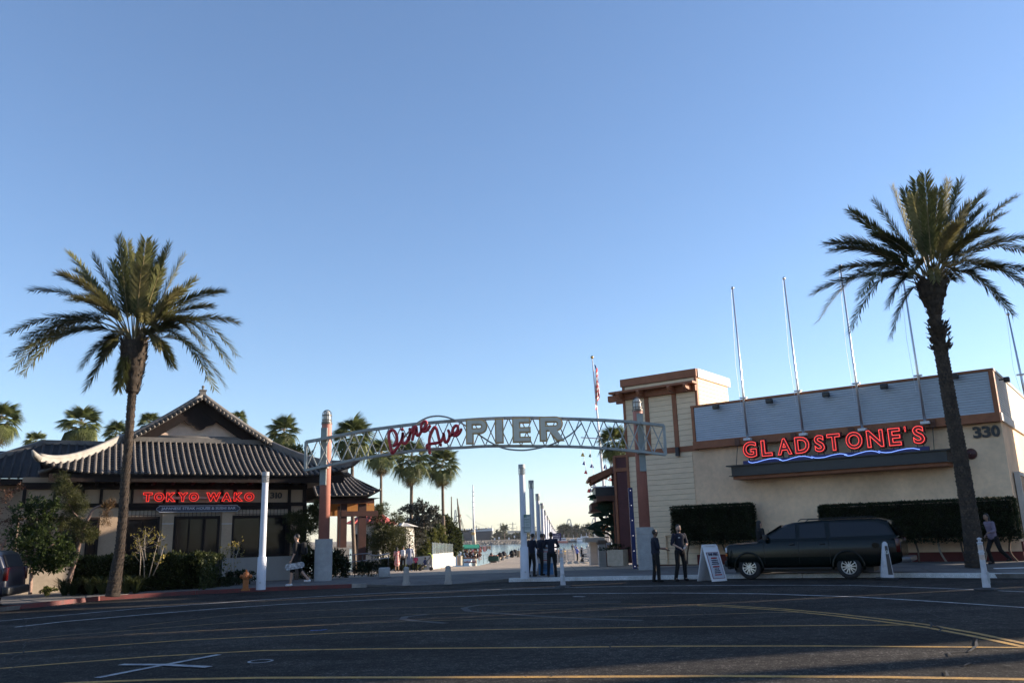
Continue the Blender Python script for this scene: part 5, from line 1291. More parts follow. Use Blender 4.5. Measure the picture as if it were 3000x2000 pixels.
# information board with people around it
q = GP(1600, 1684)
t = thing('info_board', 'tall pale notice board with red and blue print among the group of staff', 'notice board', q)
hB = P(1600, 1595, q.y)[2]-q.z
b = MB(); b.box((0, 0, hB/2), (.55, .06, hB)); add_mesh('panel', bevel(b.mesh('panel', M('board_pale', (.5, .48, .47), rough=.5, bump=0, rgb2=(.42, .4, .42), scale=2)), .01), t)
b = MB(); b.box((0, -.034, .22), (.53, .006, .4)); add_mesh('lower_band', b.mesh('lower_band', M('board_blue', (.06, .17, .33), bump=0, var=.2)), t)
b = MB(); b.box((0, -.034, hB-.12), (.53, .006, .04)); add_mesh('rule', b.mesh('rule', M('board_blue', (0, 0, 0))), t)
for i in range(9):
    wd_ = .4-.05*(i % 3); b = MB(); b.box((-.02, -.034, hB-.24-.075*i), (wd_, .006, .028)); add_mesh('printed_line', b.mesh('printed_line', M('print_red', (0, 0, 0)) if i in (0, 4) else M('print_grey', (.3, .3, .32), bump=0, var=0)), t)

# ---------------------------------------------------------------- blocks out of view; the right-hand ones are added to shape the street's shade
mBlock = M('block_brick', (.42, .34, .27), rough=.9, var=.15, scale=.6, bump=.2)
def block(x0, x1, y0, y1, h, lab):
    t = thing('unseen_building', lab, 'building', ((x0+x1)/2, (y0+y1)/2, gz(x0)))
    b = MB(); b.box(((x0+x1)/2, (y0+y1)/2, h/2-1), (x1-x0, y1-y0, h+2)); b.obj('wall', mBlock, t)
    b = MB(); b.box(((x0+x1)/2, (y0+y1)/2, h+.2), (x1-x0+.4, y1-y0+.4, .4)); b.obj('roof', mTrimD, t)
    for k in range(int(h//3.4)):
        for i in range(int((x1-x0)//4)):
            for yy, dd in ((y1, .02), (y0, -.02)):
                b = MB(); b.box((x0+2+4*i, yy+dd, 1.9+3.4*k), (2, .1, 1.8)); b.obj('window', mGlass, t)
block(27, 33, 24.27, 31.04, 12.5, 'unseen brick block added off to the right to shade the road')
block(36, 42, 18.83, 24.78, 15, 'second unseen brick block added off to the right, leaving a narrow sun gap')
block(36, 37, 16.2, 16.6, 14, 'thin unseen slab added off to the right to shade a wedge of road')  # thin slab added out of view to cast the dark wedge
block(30, 35, 33.3, 34.3, 15.5, 'narrow unseen block added further back at the right to shade the parked van')  # added out of view to keep the van in shade
block(-60, -12, -64, -46, 9, 'long brick block across the street behind the viewer')
block(-6, 40, -66, -48, 10, 'tall brick block across the street behind the viewer')
# ---------------------------------------------------------------- date palms
mFrond = leafmat('frond_green', (.135, .135, .045), (.045, .055, .022), scale=.9, rough=.75, tr=.22)
mFrondP = leafmat('frond_pale', (.28, .25, .11), (.10, .10, .04), scale=.9, rough=.5, tr=.3)
mRach = M('frond_stalk', (.20, .15, .06), rough=.6, var=.2, bump=0)
mTrunk = M('palm_trunk', (.06, .044, .032), rough=.95, rgb2=(.025, .019, .015), scale=5, bump=.6, fine=.3)
mTrunkL = M('palm_scar', (.10, .072, .05), rough=.95, rgb2=(.035, .026, .02), scale=7, bump=.4, fine=.3)
def frond_mesh(p0, p1, lift, name='frond', ns=62, ll=.48, dead=False, bare=.16):
    p0 = np.array(list(p0)); p1 = np.array(list(p1)); c = (p0*.45+p1*.55)+np.array([0, 0, lift])
    if lift > .05: c = p0+(p1-p0)*.45+np.array([0, 0, lift])
    V = []; Fc = []; mi = []
    T = np.linspace(0, 1, ns); pts = (1-T)[:, None]**2*p0+2*((1-T)*T)[:, None]*c+T[:, None]**2*p1
    tan = np.gradient(pts, axis=0); tan /= np.linalg.norm(tan, axis=1, keepdims=True)
    L = np.linalg.norm(np.diff(pts, axis=0), axis=1).sum()
    tw = R_.uniform(-.5, .5)
    # stalk: thin 3-sided tube in quads
    r = .028*(1-T*.85)
    up0 = np.array([0, 0, 1.0]); rings = []
    for i in range(ns):
        s = np.cross(tan[i], up0); s /= np.linalg.norm(s)+1e-9; u = np.cross(s, tan[i]); rings.append((s, u))
        V += [pts[i]+s*r[i], pts[i]+u*r[i], pts[i]-s*r[i], pts[i]-u*r[i]*.6]
    for i in range(ns-1):
        for j in range(4): Fc.append((4*i+j, 4*i+(j+1) % 4, 4*i+4+(j+1) % 4, 4*i+4+j)); mi.append(0)
    nl = int(ns*2.5)
    for k in range(nl):
        t = bare+(1-bare)*k/nl; i = min(ns-1, int(t*(ns-1))); s, u = rings[i]; tn = tan[i]; p = (1-t)**2*p0+2*(1-t)*t*c+t*t*p1
        ln = ll*(.55+.45*math.sin(math.pi*min(1, (t-bare)/(1-bare)*.70+.14))**.6)*(1 if t < .93 else .8)*R_.uniform(.85, 1.12)
        fwd = 1.1+.35*t
        for sg in (-1, 1):
            a = R_.uniform(-.35, .55)+R_.choice((-.2, .25, .7))
            d = tn*fwd+s*sg*math.cos(a)+u*math.sin(a)*.75+np.array([R_.uniform(-.1, .1), R_.uniform(-.1, .1), R_.uniform(-.1, .05)])
            d /= np.linalg.norm(d); q = p+d*ln; q[2] -= ln*ln*.08
            m_ = p+d*ln*.4; w = np.cross(d, u); w /= np.linalg.norm(w)+1e-9; w *= .017*(1.2 if t < .9 else .85)
            b = len(V); V += [p, m_+w, q, m_-w]; Fc.append((b, b+1, b+2, b+3)); mi.append(1)
    return np.array(V), np.array(Fc), np.array(mi)
def date_palm(lab, base, trunk, crown_c, tips, radii, nfill, seed, bulge, lit_pale=6):
    rnd = random.Random(seed); Y = base.y
    t = thing('date_palm', lab, 'palm tree', base, 0, 'date palms on the footways'); off = np.array(list(base))
    tp = [base]+[P(x, y, Y) for x, y in trunk]
    # smooth dense trunk with ring profile
    pts = smooth(tp, 14); N = len(pts); rs = []
    for i in range(N):
        f = i/(N-1)*(len(radii)-1); k = min(len(radii)-2, int(f)); rs.append(radii[k]+(radii[k+1]-radii[k])*(f-k))
    b = MB(True); b.tube(pts, rs, 16); b.obj('trunk', mTrunk, t)
    # leaf scars: rows of pointed boots
    b = MB(); Lacc = 0; row = 0
    for i in range(1, N):
        seg = pts[i]-pts[i-1]; Lacc += seg.length
        while Lacc > .115:
            Lacc -= .115; row += 1; c = pts[i]; r = rs[i]; d = seg.normalized(); n = 13
            big = r > .33
            for j in range(n):
                a = 2*math.pi*(j+.5*(row % 2))/n+rnd.uniform(-.1, .1); o = Vector((math.cos(a), math.sin(a), 0)); s = Vector((-math.sin(a), math.cos(a), 0)); w = r*.23; L_ = rnd.uniform(.06, .11)*(1.7 if big else 1); pr = rnd.uniform(.012, .036)*(2.2 if big else 1)
                q = c+o*r*.97
                b.add([q-s*w-d*.03, q+s*w-d*.03, q+s*w*.55+o*pr+d*L_*.7, q-s*w*.55+o*pr+d*L_*.7, q+d*L_*.9+o*.002], [(0, 1, 2, 3), (3, 2, 4), (0, 3, 4), (1, 4, 2)])
    b.obj('leaf_scars', mTrunkL, t, kind='stuff')
    C0 = P(crown_c[0], crown_c[1]-8, Y)
    def add(p1, lift, pale=False, ns=60, ll=.5, p0=None, bare=.27):
        a = (p1-C0); a.z = 0; s0 = C0+(a.normalized()*.16 if a.length > .01 else Vector((0, 0, 0)))+Vector((0, 0, rnd.uniform(-.25, .25)))
        V, Fc, mi = frond_mesh(p0 or s0, p1, lift, ns=ns, ll=ll, bare=bare)
        me = np_mesh('frond', V-off, Fc, [mRach, mFrondP if pale else mFrond], mi); o = add_mesh('frond', me, t); return o
    for x, y in tips:
        dy = rnd.choice((-1, 1))*rnd.uniform(.1, 1.3); q = P(x, y, Y+dy); h = math.hypot(q.x-C0.x, dy)
        elev = (q.z-C0.z)
        lift = .30*h if elev > -.3 else .55*h+.2
        add(q, lift*(.55 if elev > 2.2 else 1))
    for k in range(nfill):
        a = rnd.uniform(0, 2*math.pi); e = rnd.uniform(.1, 1.25); L_ = rnd.uniform(2.3, 3.2)
        ca = math.cos(a); 
        if abs(ca) > .75 and e < .3: ca *= .6
        q = C0+Vector((ca*math.cos(e)*L_, math.sin(a)*math.cos(e)*L_, math.sin(e)*L_)); add(q, .32*L_*math.cos(e), pale=k < 4)
    for k in range(lit_pale):       # short arching young or yellow leaves near the centre, towards the viewer
        a = rnd.uniform(math.pi*1.1, math.pi*1.9); L_ = rnd.uniform(.9, 1.6); q = C0+Vector((math.cos(a)*L_, math.sin(a)*L_*.8, rnd.uniform(-.4, .9))); add(q, .9, pale=True, ns=36, ll=.36, bare=.3)
    # crown bulge of cut leaf bases
    b = MB(True); bl = [P(x, y, Y) for x, y in bulge[0]]; b.tube(smooth(bl, 5), [bulge[1][min(len(bulge[1])-1, int(i/5))] for i in range(len(smooth(bl, 5)))], 14); b.obj('crown_base', mTrunk, t)
    b = MB()
    for i in range(240):
        f = rnd.random(); k = f*(len(bl)-1); j = min(len(bl)-2, int(k)); c = bl[j]+(bl[j+1]-bl[j])*(k-j); r = bulge[1][j]; a = rnd.uniform(0, 2*math.pi); o = Vector((math.cos(a), math.sin(a), 0)); s = Vector((-math.sin(a), math.cos(a), 0)); q = c+o*r*.95; w = rnd.uniform(.03, .07)
        up = Vector((0, 0, 1))*rnd.uniform(.1, .28)+o*rnd.uniform(.04, .14)
        b.add([q-s*w, q+s*w, q+s*w*.6+up, q-s*w*.6+up, q-Vector((0, 0, .08))], [(0, 1, 2, 3), (0, 4, 1)])
    b.obj('cut_leaf_bases', mTrunkL, t, kind='stuff')
    return t
tipsL = [(91, 851), (201, 742), (274, 752), (348, 697), (372, 712), (427, 706), (446, 716), (494, 719), (539, 751), (571, 821), (654, 856), (695, 946), (692, 1039), (679, 1082), (658, 1133), (628, 1139), (504, 1072), (32, 975), (76, 991), (45, 1039), (48, 1077), (70, 1093), (239, 1077), (254, 1139), (349, 1139), (300, 1049), (222, 793), (249, 867), (332, 768), (427, 758), (517, 962), (600, 1020), (470, 760), (395, 745), (150, 1000), (620, 900)]
bL = GP(330, 1746)
date_palm('tall date palm on the left footway in front of the tiled restaurant', bL, [(343, 1660), (352, 1600), (362, 1483), (368, 1387), (377, 1291), (384, 1190), (389, 1130), (393, 1070)], (394, 1012), tipsL, [.22, .17, .14, .132, .128, .125, .122, .125, .16], 5, 3, ([(388, 1150), (389, 1120), (391, 1085), (392, 1050), (393, 1020), (394, 1000)], [.2, .27, .35, .41, .42, .34, .22]))
tipsR = [(2710, 515), (2683, 529), (2613, 549), (2561, 591), (2490, 619), (2421, 715), (2477, 700), (2437, 736), (2428, 803), (2381, 862), (2399, 940), (2492, 972), (2612, 987), (2604, 896), (2779, 533), (2812, 533), (2886, 566), (2882, 607), (2979, 575), (2942, 625), (3030, 698), (2932, 700), (3045, 748), (2921, 787), (3045, 805), (3045, 872), (2964, 918), (2784, 820), (2564, 690), (2600, 807), (2650, 560), (2750, 560), (2840, 600), (2520, 870)]
bR = GP(2858, 1668)
YR = 26.0; bR = Vector((P(2858, 1660, YR).x, YR, gz(14, 0, KERB)))
date_palm('tall leaning date palm on the right in front of the neon fish restaurant', bR, [(2848, 1560), (2832, 1454), (2812, 1335), (2785, 1191), (2760, 1048), (2748, 985), (2738, 915)], (2729, 832), tipsR, [.30, .26, .235, .225, .215, .205, .20, .165, .18], 5, 8, ([(2740, 925), (2736, 895), (2733, 870), (2730, 845), (2729, 825)], [.2, .30, .41, .45, .40, .25]), lit_pale=4)
# ragged collar of old boots on the right palm
b = MB(); rr = random.Random(4)
for i in range(150):
    y = rr.uniform(950, 1030); c = P(2742+(y-915)*.14, y, YR); a = rr.uniform(0, 6.28); o = Vector((math.cos(a), math.sin(a), 0)); s = Vector((-o.y, o.x, 0)); q = c+o*.25; w = rr.uniform(.04, .08); up = Vector((0, 0, rr.uniform(.08, .2)))+o*rr.uniform(.06, .16)
    b.add([q-s*w, q+s*w, q+s*w*.6+up, q-s*w*.6+up], [(0, 1, 2, 3)])
for o in bpy.data.objects:
    if o.name.startswith('date_palm') and o['label'].startswith('tall leaning'): palmR = o
b.obj('old_leaf_collar', mTrunkL, palmR, kind='stuff')

# ---------------------------------------------------------------- fan palms
mFan = leafmat('fan_green', (.17, .19, .065), (.06, .08, .03), scale=.5, rough=.45, tr=.3)
mFanD = leafmat('fan_dry', (.22, .155, .08), (.11, .075, .04), scale=1, rough=.8, tr=.1)
mFanT = M('fan_trunk', (.16, .12, .09), rough=.95, rgb2=(.09, .065, .05), scale=3, bump=.4)
def fan_leaf(droop, seed, mat, pet=.6, R=1.05):
    rnd = random.Random(seed); b = MB(); b.cm = 0
    # petiole along +X rising/falling, blade a folded fan with split drooping tips
    p0 = Vector((0, 0, 0)); e = Vector((pet, 0, 0)); b.tube([p0, p0+Vector((pet*.5, 0, .06)), e], [.022, .016, .012], 4)
    n = 22; A = 1.25
    for i in range(n):
        a0 = -A*1.1+2.2*A*i/n; a1 = -A*1.1+2.2*A*(i+1)/n; am = (a0+a1)/2; r = R*(.80+.20*math.cos(am*.8))*rnd.uniform(.9, 1.08)
        f = lambda a, rr, up: e+Vector((math.cos(a)*rr, math.sin(a)*rr, up-droop*rr*rr*.55-.12*abs(a)*rr))
        m0, m1 = f(a0, r*.55, .0), f(a1, r*.55, .0); mm = f(am, r*.55, .05)
        tip = f(am, r*.98, -.08-.25*droop); t0 = f(am-.02, r*.8, .0)
        b.mat(1); b.add([e, m0, mm], [(0, 1, 2)]); b.add([e, mm, m1], [(0, 1, 2)]); b.add([m0, tip, mm], [(0, 1, 2)]); b.add([mm, tip, m1], [(0, 1, 2)])
    return b.mesh('fan_leaf', [mRach, mat])
FANS = [fan_leaf(d, i, mFan) for i, d in enumerate((.3, .6, .95, 1.4))]
FDRY = [fan_leaf(1.6, 9, mFanD, pet=.5, R=.85)]
def fan_palm(px, py, r_px, Y, lab, ground_py=None, dry=6, nl=36, seed=0, lean=0):
    rnd = random.Random(seed+int(px)); C0 = P(px, py, Y); k = r_px*Y/2500; s = k/1.95
    base = Vector((C0.x+lean, Y, gz(C0.x, Y, KERB)))
    t = thing('fan_palm', lab, 'palm tree', base, 0, 'fan palms beyond the rooftops')
    top = C0-Vector((0, 0, .2*k))
    b = MB(True); mid = (base+top)/2+Vector((lean*-.3, 0, 0)); pts = smooth([base, mid, top], 8)
    b.tube(pts, [.10*s+.05*(1-i/len(pts))*s for i in range(len(pts))], 10); b.obj('trunk', mFanT, t)
    cc = C0-wl(t)
    for i in range(nl):
        f = (i+.5)/nl; e = 1.35-2.0*f**.85+rnd.uniform(-.12, .12); a = i*2.399+rnd.uniform(-.2, .2)
        me = FANS[min(3, max(0, int((1.2-e)/.6)))]
        o = add_mesh('fan_leaf', me, t, cc+Vector((0, 0, .15*k*math.sin(e))), None)
        o.rotation_euler = (rnd.uniform(-.3, .3), -e*1.0, a); q = s*rnd.uniform(.9, 1.12); o.scale = (q, q, q)
    for i in range(dry):
        a = rnd.uniform(0, 6.28); o = add_mesh('dry_leaf', FDRY[0], t, cc-Vector((0, 0, .35*k)), None); o.rotation_euler = (0, rnd.uniform(1.0, 1.45), a); o.scale = (s*.8,)*3
    return t
FPL_ = [(2, 1238, 80, 46, 'fan palm cut by the left edge above the dark rear roof', 8, 0), (238, 1250, 82, 50, 'fan palm standing left of the big date palm trunk, above the dark roof', 8, 0), (104, 1300, 48, 62, 'low fan palm top peeking over the dark roof at the far left', 2, 0),
        (340, 1275, 52, 62, 'fan palm crown peeking just left of the big date palm trunk', 3, 0), (437, 1243, 46, 60, 'fan palm top showing behind the left slope of the gable', 2, 0), (697, 1232, 38, 62, 'fan palm tips showing behind the right slope of the gable', 1, 0),
        (832, 1270, 66, 56, 'fan palm above the yellow green tree, left of the orange column', 4, 0), (1033, 1285, 84, 50, 'largest fan palm crown just right of the left orange column', 14, .3), (1117, 1335, 66, 80, 'fan palm with thin trunk behind the red script letter P', 9, .2),
        (1206, 1352, 80, 84, 'fan palm with tall bare trunk under the script word Pine', 10, -.2), (1296, 1365, 70, 86, 'slender fan palm under the script word Ave', 8, .3), (1800, 1300, 68, 52, 'fan palm rising behind the maroon wall at the right column', 8, .2)]
for px, py, r, Y, lab, dry, lean in FPL_: fan_palm(px, py, r, Y, lab, dry=dry, lean=lean)

# ---------------------------------------------------------------- trees, shrubs, hedges
lfPine = leafmat('pine_needles', (.085, .085, .026), (.028, .036, .012), scale=2.2, tr=.25)
lfPineO = leafmat('pine_brown', (.17, .085, .03), (.07, .05, .02), scale=2.5, tr=.25)
lfBroad = leafmat('broad_green', (.060, .085, .022), (.012, .022, .008), scale=2.2, tr=.4)
lfBroadL = leafmat('broad_light', (.15, .15, .045), (.05, .065, .02), scale=2.5, tr=.4)
lfHedge = leafmat('hedge_green', (.065, .075, .022), (.022, .030, .010), scale=2.5, tr=.3)
lfHedgeD = leafmat('hedge_dark', (.032, .042, .016), (.014, .020, .008), scale=3, tr=.15)
lfRed = leafmat('red_brown_leaf', (.13, .06, .035), (.045, .028, .02), scale=3, tr=.3)
lfYel = leafmat('yellow_leaf', (.34, .27, .06), (.16, .14, .04), scale=3, tr=.4)
lfGrey = leafmat('grey_leaf', (.075, .075, .06), (.04, .04, .034), scale=3, tr=.2)
mBark = M('bark', (.16, .11, .08), rough=.95, rgb2=(.07, .05, .04), scale=9, bump=.5)
mBarkR = M('bark_pinkish', (.34, .23, .18), rough=.95, rgb2=(.16, .10, .08), scale=9, bump=.5)
mTwig = M('twig_pale', (.34, .28, .22), rough=.9, var=.2, bump=0)
def limbs(t, L, mat=None, name='trunk'):
    for pts, r0, r1 in L:
        b = MB(True); q = smooth(pts, 5); n = len(q); b.tube(q, [r0+(r1-r0)*i/(n-1) for i in range(n)], 8); b.obj(name, mat or mBark, t); name = 'branch'
def tree(lab, base, blobs_px, Y, n, size, mat, cat='tree', trunk=None, group=None, name='tree', wid=.4, shell=.35, depth=.8, tr=.09, mb=None, up=.2):
    t = thing(name, lab, cat, base, 0, group)
    bl = [(tuple(P(x, y, Y+(R_.uniform(-.25, .25) if k else 0))), (rx*Y/2500, rx*Y/2500*depth, ry*Y/2500)) for k, (x, y, rx, ry) in enumerate(blobs_px)]
    crown('crown', bl, n, size, mat, t, wid=wid, shell=shell, up=up)
    if trunk: limbs(t, [([P(x, y, Y) for x, y in pts], a, c) for pts, a, c in trunk], mb)
    else:
        cx = sum(b[0][0] for b in bl)/len(bl); cz = sum(b[0][2] for b in bl)/len(bl); limbs(t, [([base, Vector(((base.x+cx)/2, base.y, (base.z+cz)/2)), Vector((cx, base.y, cz))], tr, tr*.4)], mb)
        for b_ in bl[1:6]: limbs(t, [([Vector((cx, base.y, (base.z*.4+cz*.6))), Vector(b_[0])], tr*.45, tr*.15)], mb, 'branch')
    return t
# left foreground group
Yl = 27.6
bT = P(88, 1738, Yl-.3)
tree('broad leafy tree with dark crown beside the parked vehicle at the left edge', Vector((bT.x, Yl-.3, gz(-14, 0, KERB))), [(120, 1600, 75, 62), (160, 1640, 62, 34), (105, 1500, 55, 45), (60, 1570, 40, 50), (195, 1620, 30, 28), (120, 1655, 48, 22), (160, 1478, 26, 20)], Yl-.3, 7500, .12, lfBroad, trunk=[([(88, 1740), (91, 1690), (94, 1650), (110, 1590)], .06, .04), ([(95, 1640), (160, 1590)], .035, .02)], mb=mBarkR, group='trees in front of the tiled restaurant')
bT = P(205, 1705, Yl+.3)
t = tree('twisted pine with pinkish leaning trunk left of the big date palm', Vector((bT.x, Yl+.3, gz(-13, 0, KERB))), [(205, 1455, 40, 30), (172, 1420, 22, 38), (236, 1478, 32, 26), (226, 1535, 36, 24), (252, 1572, 36, 20), (190, 1408, 20, 24), (215, 1495, 34, 24), (264, 1562, 24, 18), (175, 1530, 30, 20)], Yl+.3, 14000, .10, lfPine, trunk=[([(200, 1706), (214, 1660), (228, 1610), (240, 1560), (258, 1520), (275, 1490), (298, 1480)], .085, .03), ([(250, 1530), (215, 1500), (190, 1440)], .04, .02), ([(236, 1590), (262, 1565)], .03, .015)], mb=mBarkR, wid=.12, shell=.2, group='trees in front of the tiled restaurant')
bl = [(tuple(P(x, y, Yl+.3)), (r*.0112, r*.009, ry*.0112)) for x, y, r, ry in ((315, 1500, 20, 40), (305, 1525, 13, 20), (328, 1475, 12, 16))]
crown('brown_foliage', bl, 1500, .085, lfPineO, t, wid=.12, shell=.2)
bT = P(-10, 1740, Yl)
tree('reddish brown leaved small tree at the left edge under the dark eaves', Vector((bT.x, Yl, gz(-17, 0, KERB))), [(-30, 1460, 60, 60), (30, 1450, 40, 26), (20, 1520, 46, 40), (-40, 1580, 60, 60), (70, 1430, 30, 14), (60, 1530, 25, 18)], Yl, 2400, .07, lfRed, shell=.1, trunk=[([(-20, 1740), (-5, 1640), (25, 1560), (50, 1500)], .05, .02), ([(38, 1610), (45, 1560), (48, 1520)], .03, .012), ([(45, 1530), (80, 1525)], .012, .006)], mb=mBarkR, group='trees in front of the tiled restaurant')
# low hedge on the left
YH = 28.9
def hedge(lab, corners, w_, dens, mat, size, name='hedge', grp=None, stems=None):
    pass
t = thing('hedge', 'clipped leafy hedge with sunlit top below the restaurant windows', 'hedge', GP(440, 1722))
h0 = P(232, 1645, YH); h1 = P(640, 1632, YH+1.4); zt_ = h0.z; gg = gz(-12, 0, KERB)
n = 16000; u_ = NR.rand(n); hz = NR.rand(n); face = NR.rand(n)
X = h0.x+(h1.x-h0.x)*u_; Yc = h0.y+(h1.y-h0.y)*u_; top = zt_+(h1.z-zt_)*u_+.06*np.sin(u_*31)+.04*np.sin(u_*77)
D = .5
yy = np.where(face < .5, -D, NR.uniform(-D, D, n)); zz = np.where(face < .5, gg+(top-gg)*hz, top)
en = NR.rand(n) > .97; X = np.where(en, h1.x+.1, X); zz = np.where(en, gg+(top-gg)*hz, zz)
C_ = np.stack([X, Yc+yy, zz], 1)+NR.normal(size=(n, 3))*.05
d = NR.normal(size=(n, 3))*.6+np.where(face[:, None] < .5, np.array([[0, -1, .5]]), np.array([[0, 0, 1.2]]))
V, Fc = leaves(C_-np.array(list(wl(t))), d, .11, .55)
add_mesh('foliage', np_mesh('foliage', V, Fc, lfHedge), t)
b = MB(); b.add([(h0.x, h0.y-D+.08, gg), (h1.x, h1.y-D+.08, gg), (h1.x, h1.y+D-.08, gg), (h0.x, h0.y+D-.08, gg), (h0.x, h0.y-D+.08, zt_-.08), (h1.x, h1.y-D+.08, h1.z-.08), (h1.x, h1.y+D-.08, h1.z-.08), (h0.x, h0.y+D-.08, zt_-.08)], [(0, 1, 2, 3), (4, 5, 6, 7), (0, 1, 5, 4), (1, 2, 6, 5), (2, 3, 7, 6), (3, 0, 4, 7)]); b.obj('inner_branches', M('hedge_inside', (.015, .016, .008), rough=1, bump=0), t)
# strap-leaved plants and low shrubs along the bed
def strap_plant(lab, px, py, Y, h, n, mat, spread=.5):
    base = P(px, py, Y); base.z = gz(base.x, Y, KERB)
    b = MB()
    for i in range(n):
        a = R_.uniform(0, 6.28); r = R_.uniform(.02, spread*.4); hh = h*R_.uniform(.6, 1); o = Vector((math.cos(a), math.sin(a), 0)); s = Vector((-o.y, o.x, 0))*.02; p = base+o*r*.4
        m_ = p+o*spread*.35+Vector((0, 0, hh*.75)); e = p+o*spread*R_.uniform(.7, 1.1)+Vector((0, 0, hh))
        b.add([p-s, p+s, m_+s, m_-s, e], [(0, 1, 2, 3), (3, 2, 4)])
    return b.obj('strap_leaf_plant', mat, None, lab, 'plant', 'strap leaved plants in the bed')
lfStrap = leafmat('strap_green', (.09, .10, .035), (.03, .04, .015), scale=3, tr=.3)
for px, py, lab in ((268, 1712, 'pale strap leaved plant at the left end of the clipped hedge'), (300, 1712, 'strap leaved plant beside the trunk of the left date palm'), (400, 1705, 'strap leaved plant just right of the left date palm trunk'), (372, 1710, 'strap leaved plant touching the left date palm trunk'), (190, 1722, 'dark strap leaved plant at the foot of the leaning pine'), (215, 1725, 'dark strap leaved clump right of the leaning pine trunk')):
    strap_plant(lab, px, py, 28.0, .62, 90, lfStrap if px > 230 else lfHedgeD)
def shrub(lab, px, py_top, py_bot, w, Y, n, size, mat, cat='shrub', group='low shrubs', name='shrub', wid=.45):
    c = P(px, (py_top+py_bot)/2, Y); top = P(px, py_top, Y); bot = P(px, py_bot, Y); rz = (top.z-bot.z)/2
    base = Vector((c.x, Y, bot.z)); t = thing(name, lab, cat, base, 0, group)
    k = Y/2500
    bl = [((c.x+dx*w*k, Y+dy*w*k*.5, c.z+dz*rz), (w*k*s, w*k*s*.8, rz*s2)) for dx, dy, dz, s, s2 in ((0, 0, 0, .8, .9), (-.5, 0, -.2, .5, .7), (.5, .1, -.15, .5, .75), (.2, -.3, .3, .4, .5), (-.25, -.2, .25, .4, .55))]
    crown('foliage', bl, n, size, mat, t, wid=wid, shell=.3); limbs(t, [([base, Vector((c.x, Y, c.z+.1*rz))], .03, .015)], mBark, 'stem'); return t
shrub('small light green shrub on the bare earth under the leafy tree', 140, 1718, 1738, 22, 27.2, 500, .08, lfBroadL)
shrub('dark ground shrub between the strap leaves and the red hydrant', 560, 1660, 1712, 80, 30.0, 2600, .1, lfHedgeD)
shrub('dark low shrub right behind the orange fire hydrant', 700, 1668, 1712, 50, 31.6, 1600, .1, lfHedgeD)
shrub('dark low shrub between hydrant and light pole', 640, 1690, 1715, 60, 30.6, 1500, .09, lfHedgeD)
shrub('dark shrub left of the concrete foot of the left arch column', 895, 1600, 1700, 46, 35.5, 3000, .14, lfHedgeD)
shrub('dark shrub right of the concrete foot of the left arch column', 985, 1612, 1690, 50, 35.6, 3000, .12, lfHedgeD)
shrub('grassy dark shrub behind the handrail beside the pavilion', 1080, 1640, 1686, 48, 36.0, 3000, .14, lfHedgeD, wid=.15)
shrub('dark shrub behind the group of visitors', 1140, 1630, 1676, 32, 58.0, 2000, .18, lfHedgeD)
shrub('yellow green low shrub behind the child and the pushchair', 1205, 1650, 1676, 46, 58, 1400, .15, lfBroadL)
# bare twiggy saplings with a few yellow leaves
def sapling(lab, px, Y, stems, seed, grp='bare saplings in the bed'):
    rnd = random.Random(seed); base = P(px, 1700, Y); base.z = gz(base.x, Y, KERB); t = thing('sapling', lab, 'sapling', base, 0, grp); tips = []
    for x0, y0, x1, y1 in stems:
        p, q = P(x0, y0, Y), P(x1, y1, Y+rnd.uniform(-.2, .2)); m_ = (p+q)/2+Vector((rnd.uniform(-.05, .05), 0, 0)); b = MB(True); b.tube([p, m_, q], [.018, .013, .006], 6); b.obj('stem', mTwig, t)
        tw = MB()
        for k in range(7):
            f = rnd.uniform(.35, .95); s = p+(q-p)*f; e = s+Vector((rnd.uniform(-.35, .35), rnd.uniform(-.2, .2), rnd.uniform(.05, .35))); tw.tube([s, e], [.006, .003], 4); tips += [e, s+(e-s)*.7]
        tw.obj('twigs', mTwig, t, kind='stuff'); tips += [q, q]
    C_ = np.array([list(x) for x in tips for _ in range(3)])+NR.normal(size=(len(tips)*3, 3))*.05
    V, Fc = leaves(C_-np.array(list(wl(t))), NR.normal(size=C_.shape), .075, .6); add_mesh('leaves', np_mesh('leaves', V, Fc, lfYel), t, kind='stuff')
sapling('bare multi-stemmed sapling with a few yellow leaves before the left window', 440, 28.3, [(409, 1685, 408, 1580), (423, 1690, 426, 1560), (436, 1690, 468, 1565), (448, 1685, 480, 1600), (423, 1660, 405, 1570), (428, 1640, 424, 1565)], 2)
sapling('small bare sapling against the grey wainscot beside the hedge end', 675, 31.5, [(664, 1690, 655, 1640), (664, 1690, 672, 1600), (676, 1690, 690, 1590), (685, 1680, 700, 1600)], 3)
# gnarled dark pine by the arch column
bT = GP(868, 1698)
tree('gnarled dark pine before the restaurant corner, left of the orange column', Vector((P(865, 1690, 34.6).x, 34.6, gz(-8, 0, KERB))), [(925, 1500, 30, 22), (885, 1520, 26, 20), (855, 1520, 22, 18), (910, 1540, 34, 22), (870, 1570, 26, 22), (938, 1512, 22, 14), (885, 1600, 24, 26), (925, 1480, 14, 12)], 34.6, 13000, .13, lfPine, trunk=[([(868, 1700), (872, 1640), (866, 1590), (880, 1550), (905, 1520)], .09, .03), ([(872, 1600), (855, 1540)], .04, .02), ([(876, 1570), (925, 1545)], .04, .02), ([(878, 1640), (890, 1600), (885, 1560)], .04, .02)], mb=mBark, wid=.14, shell=.15, group='trees around the arch and pavilion')
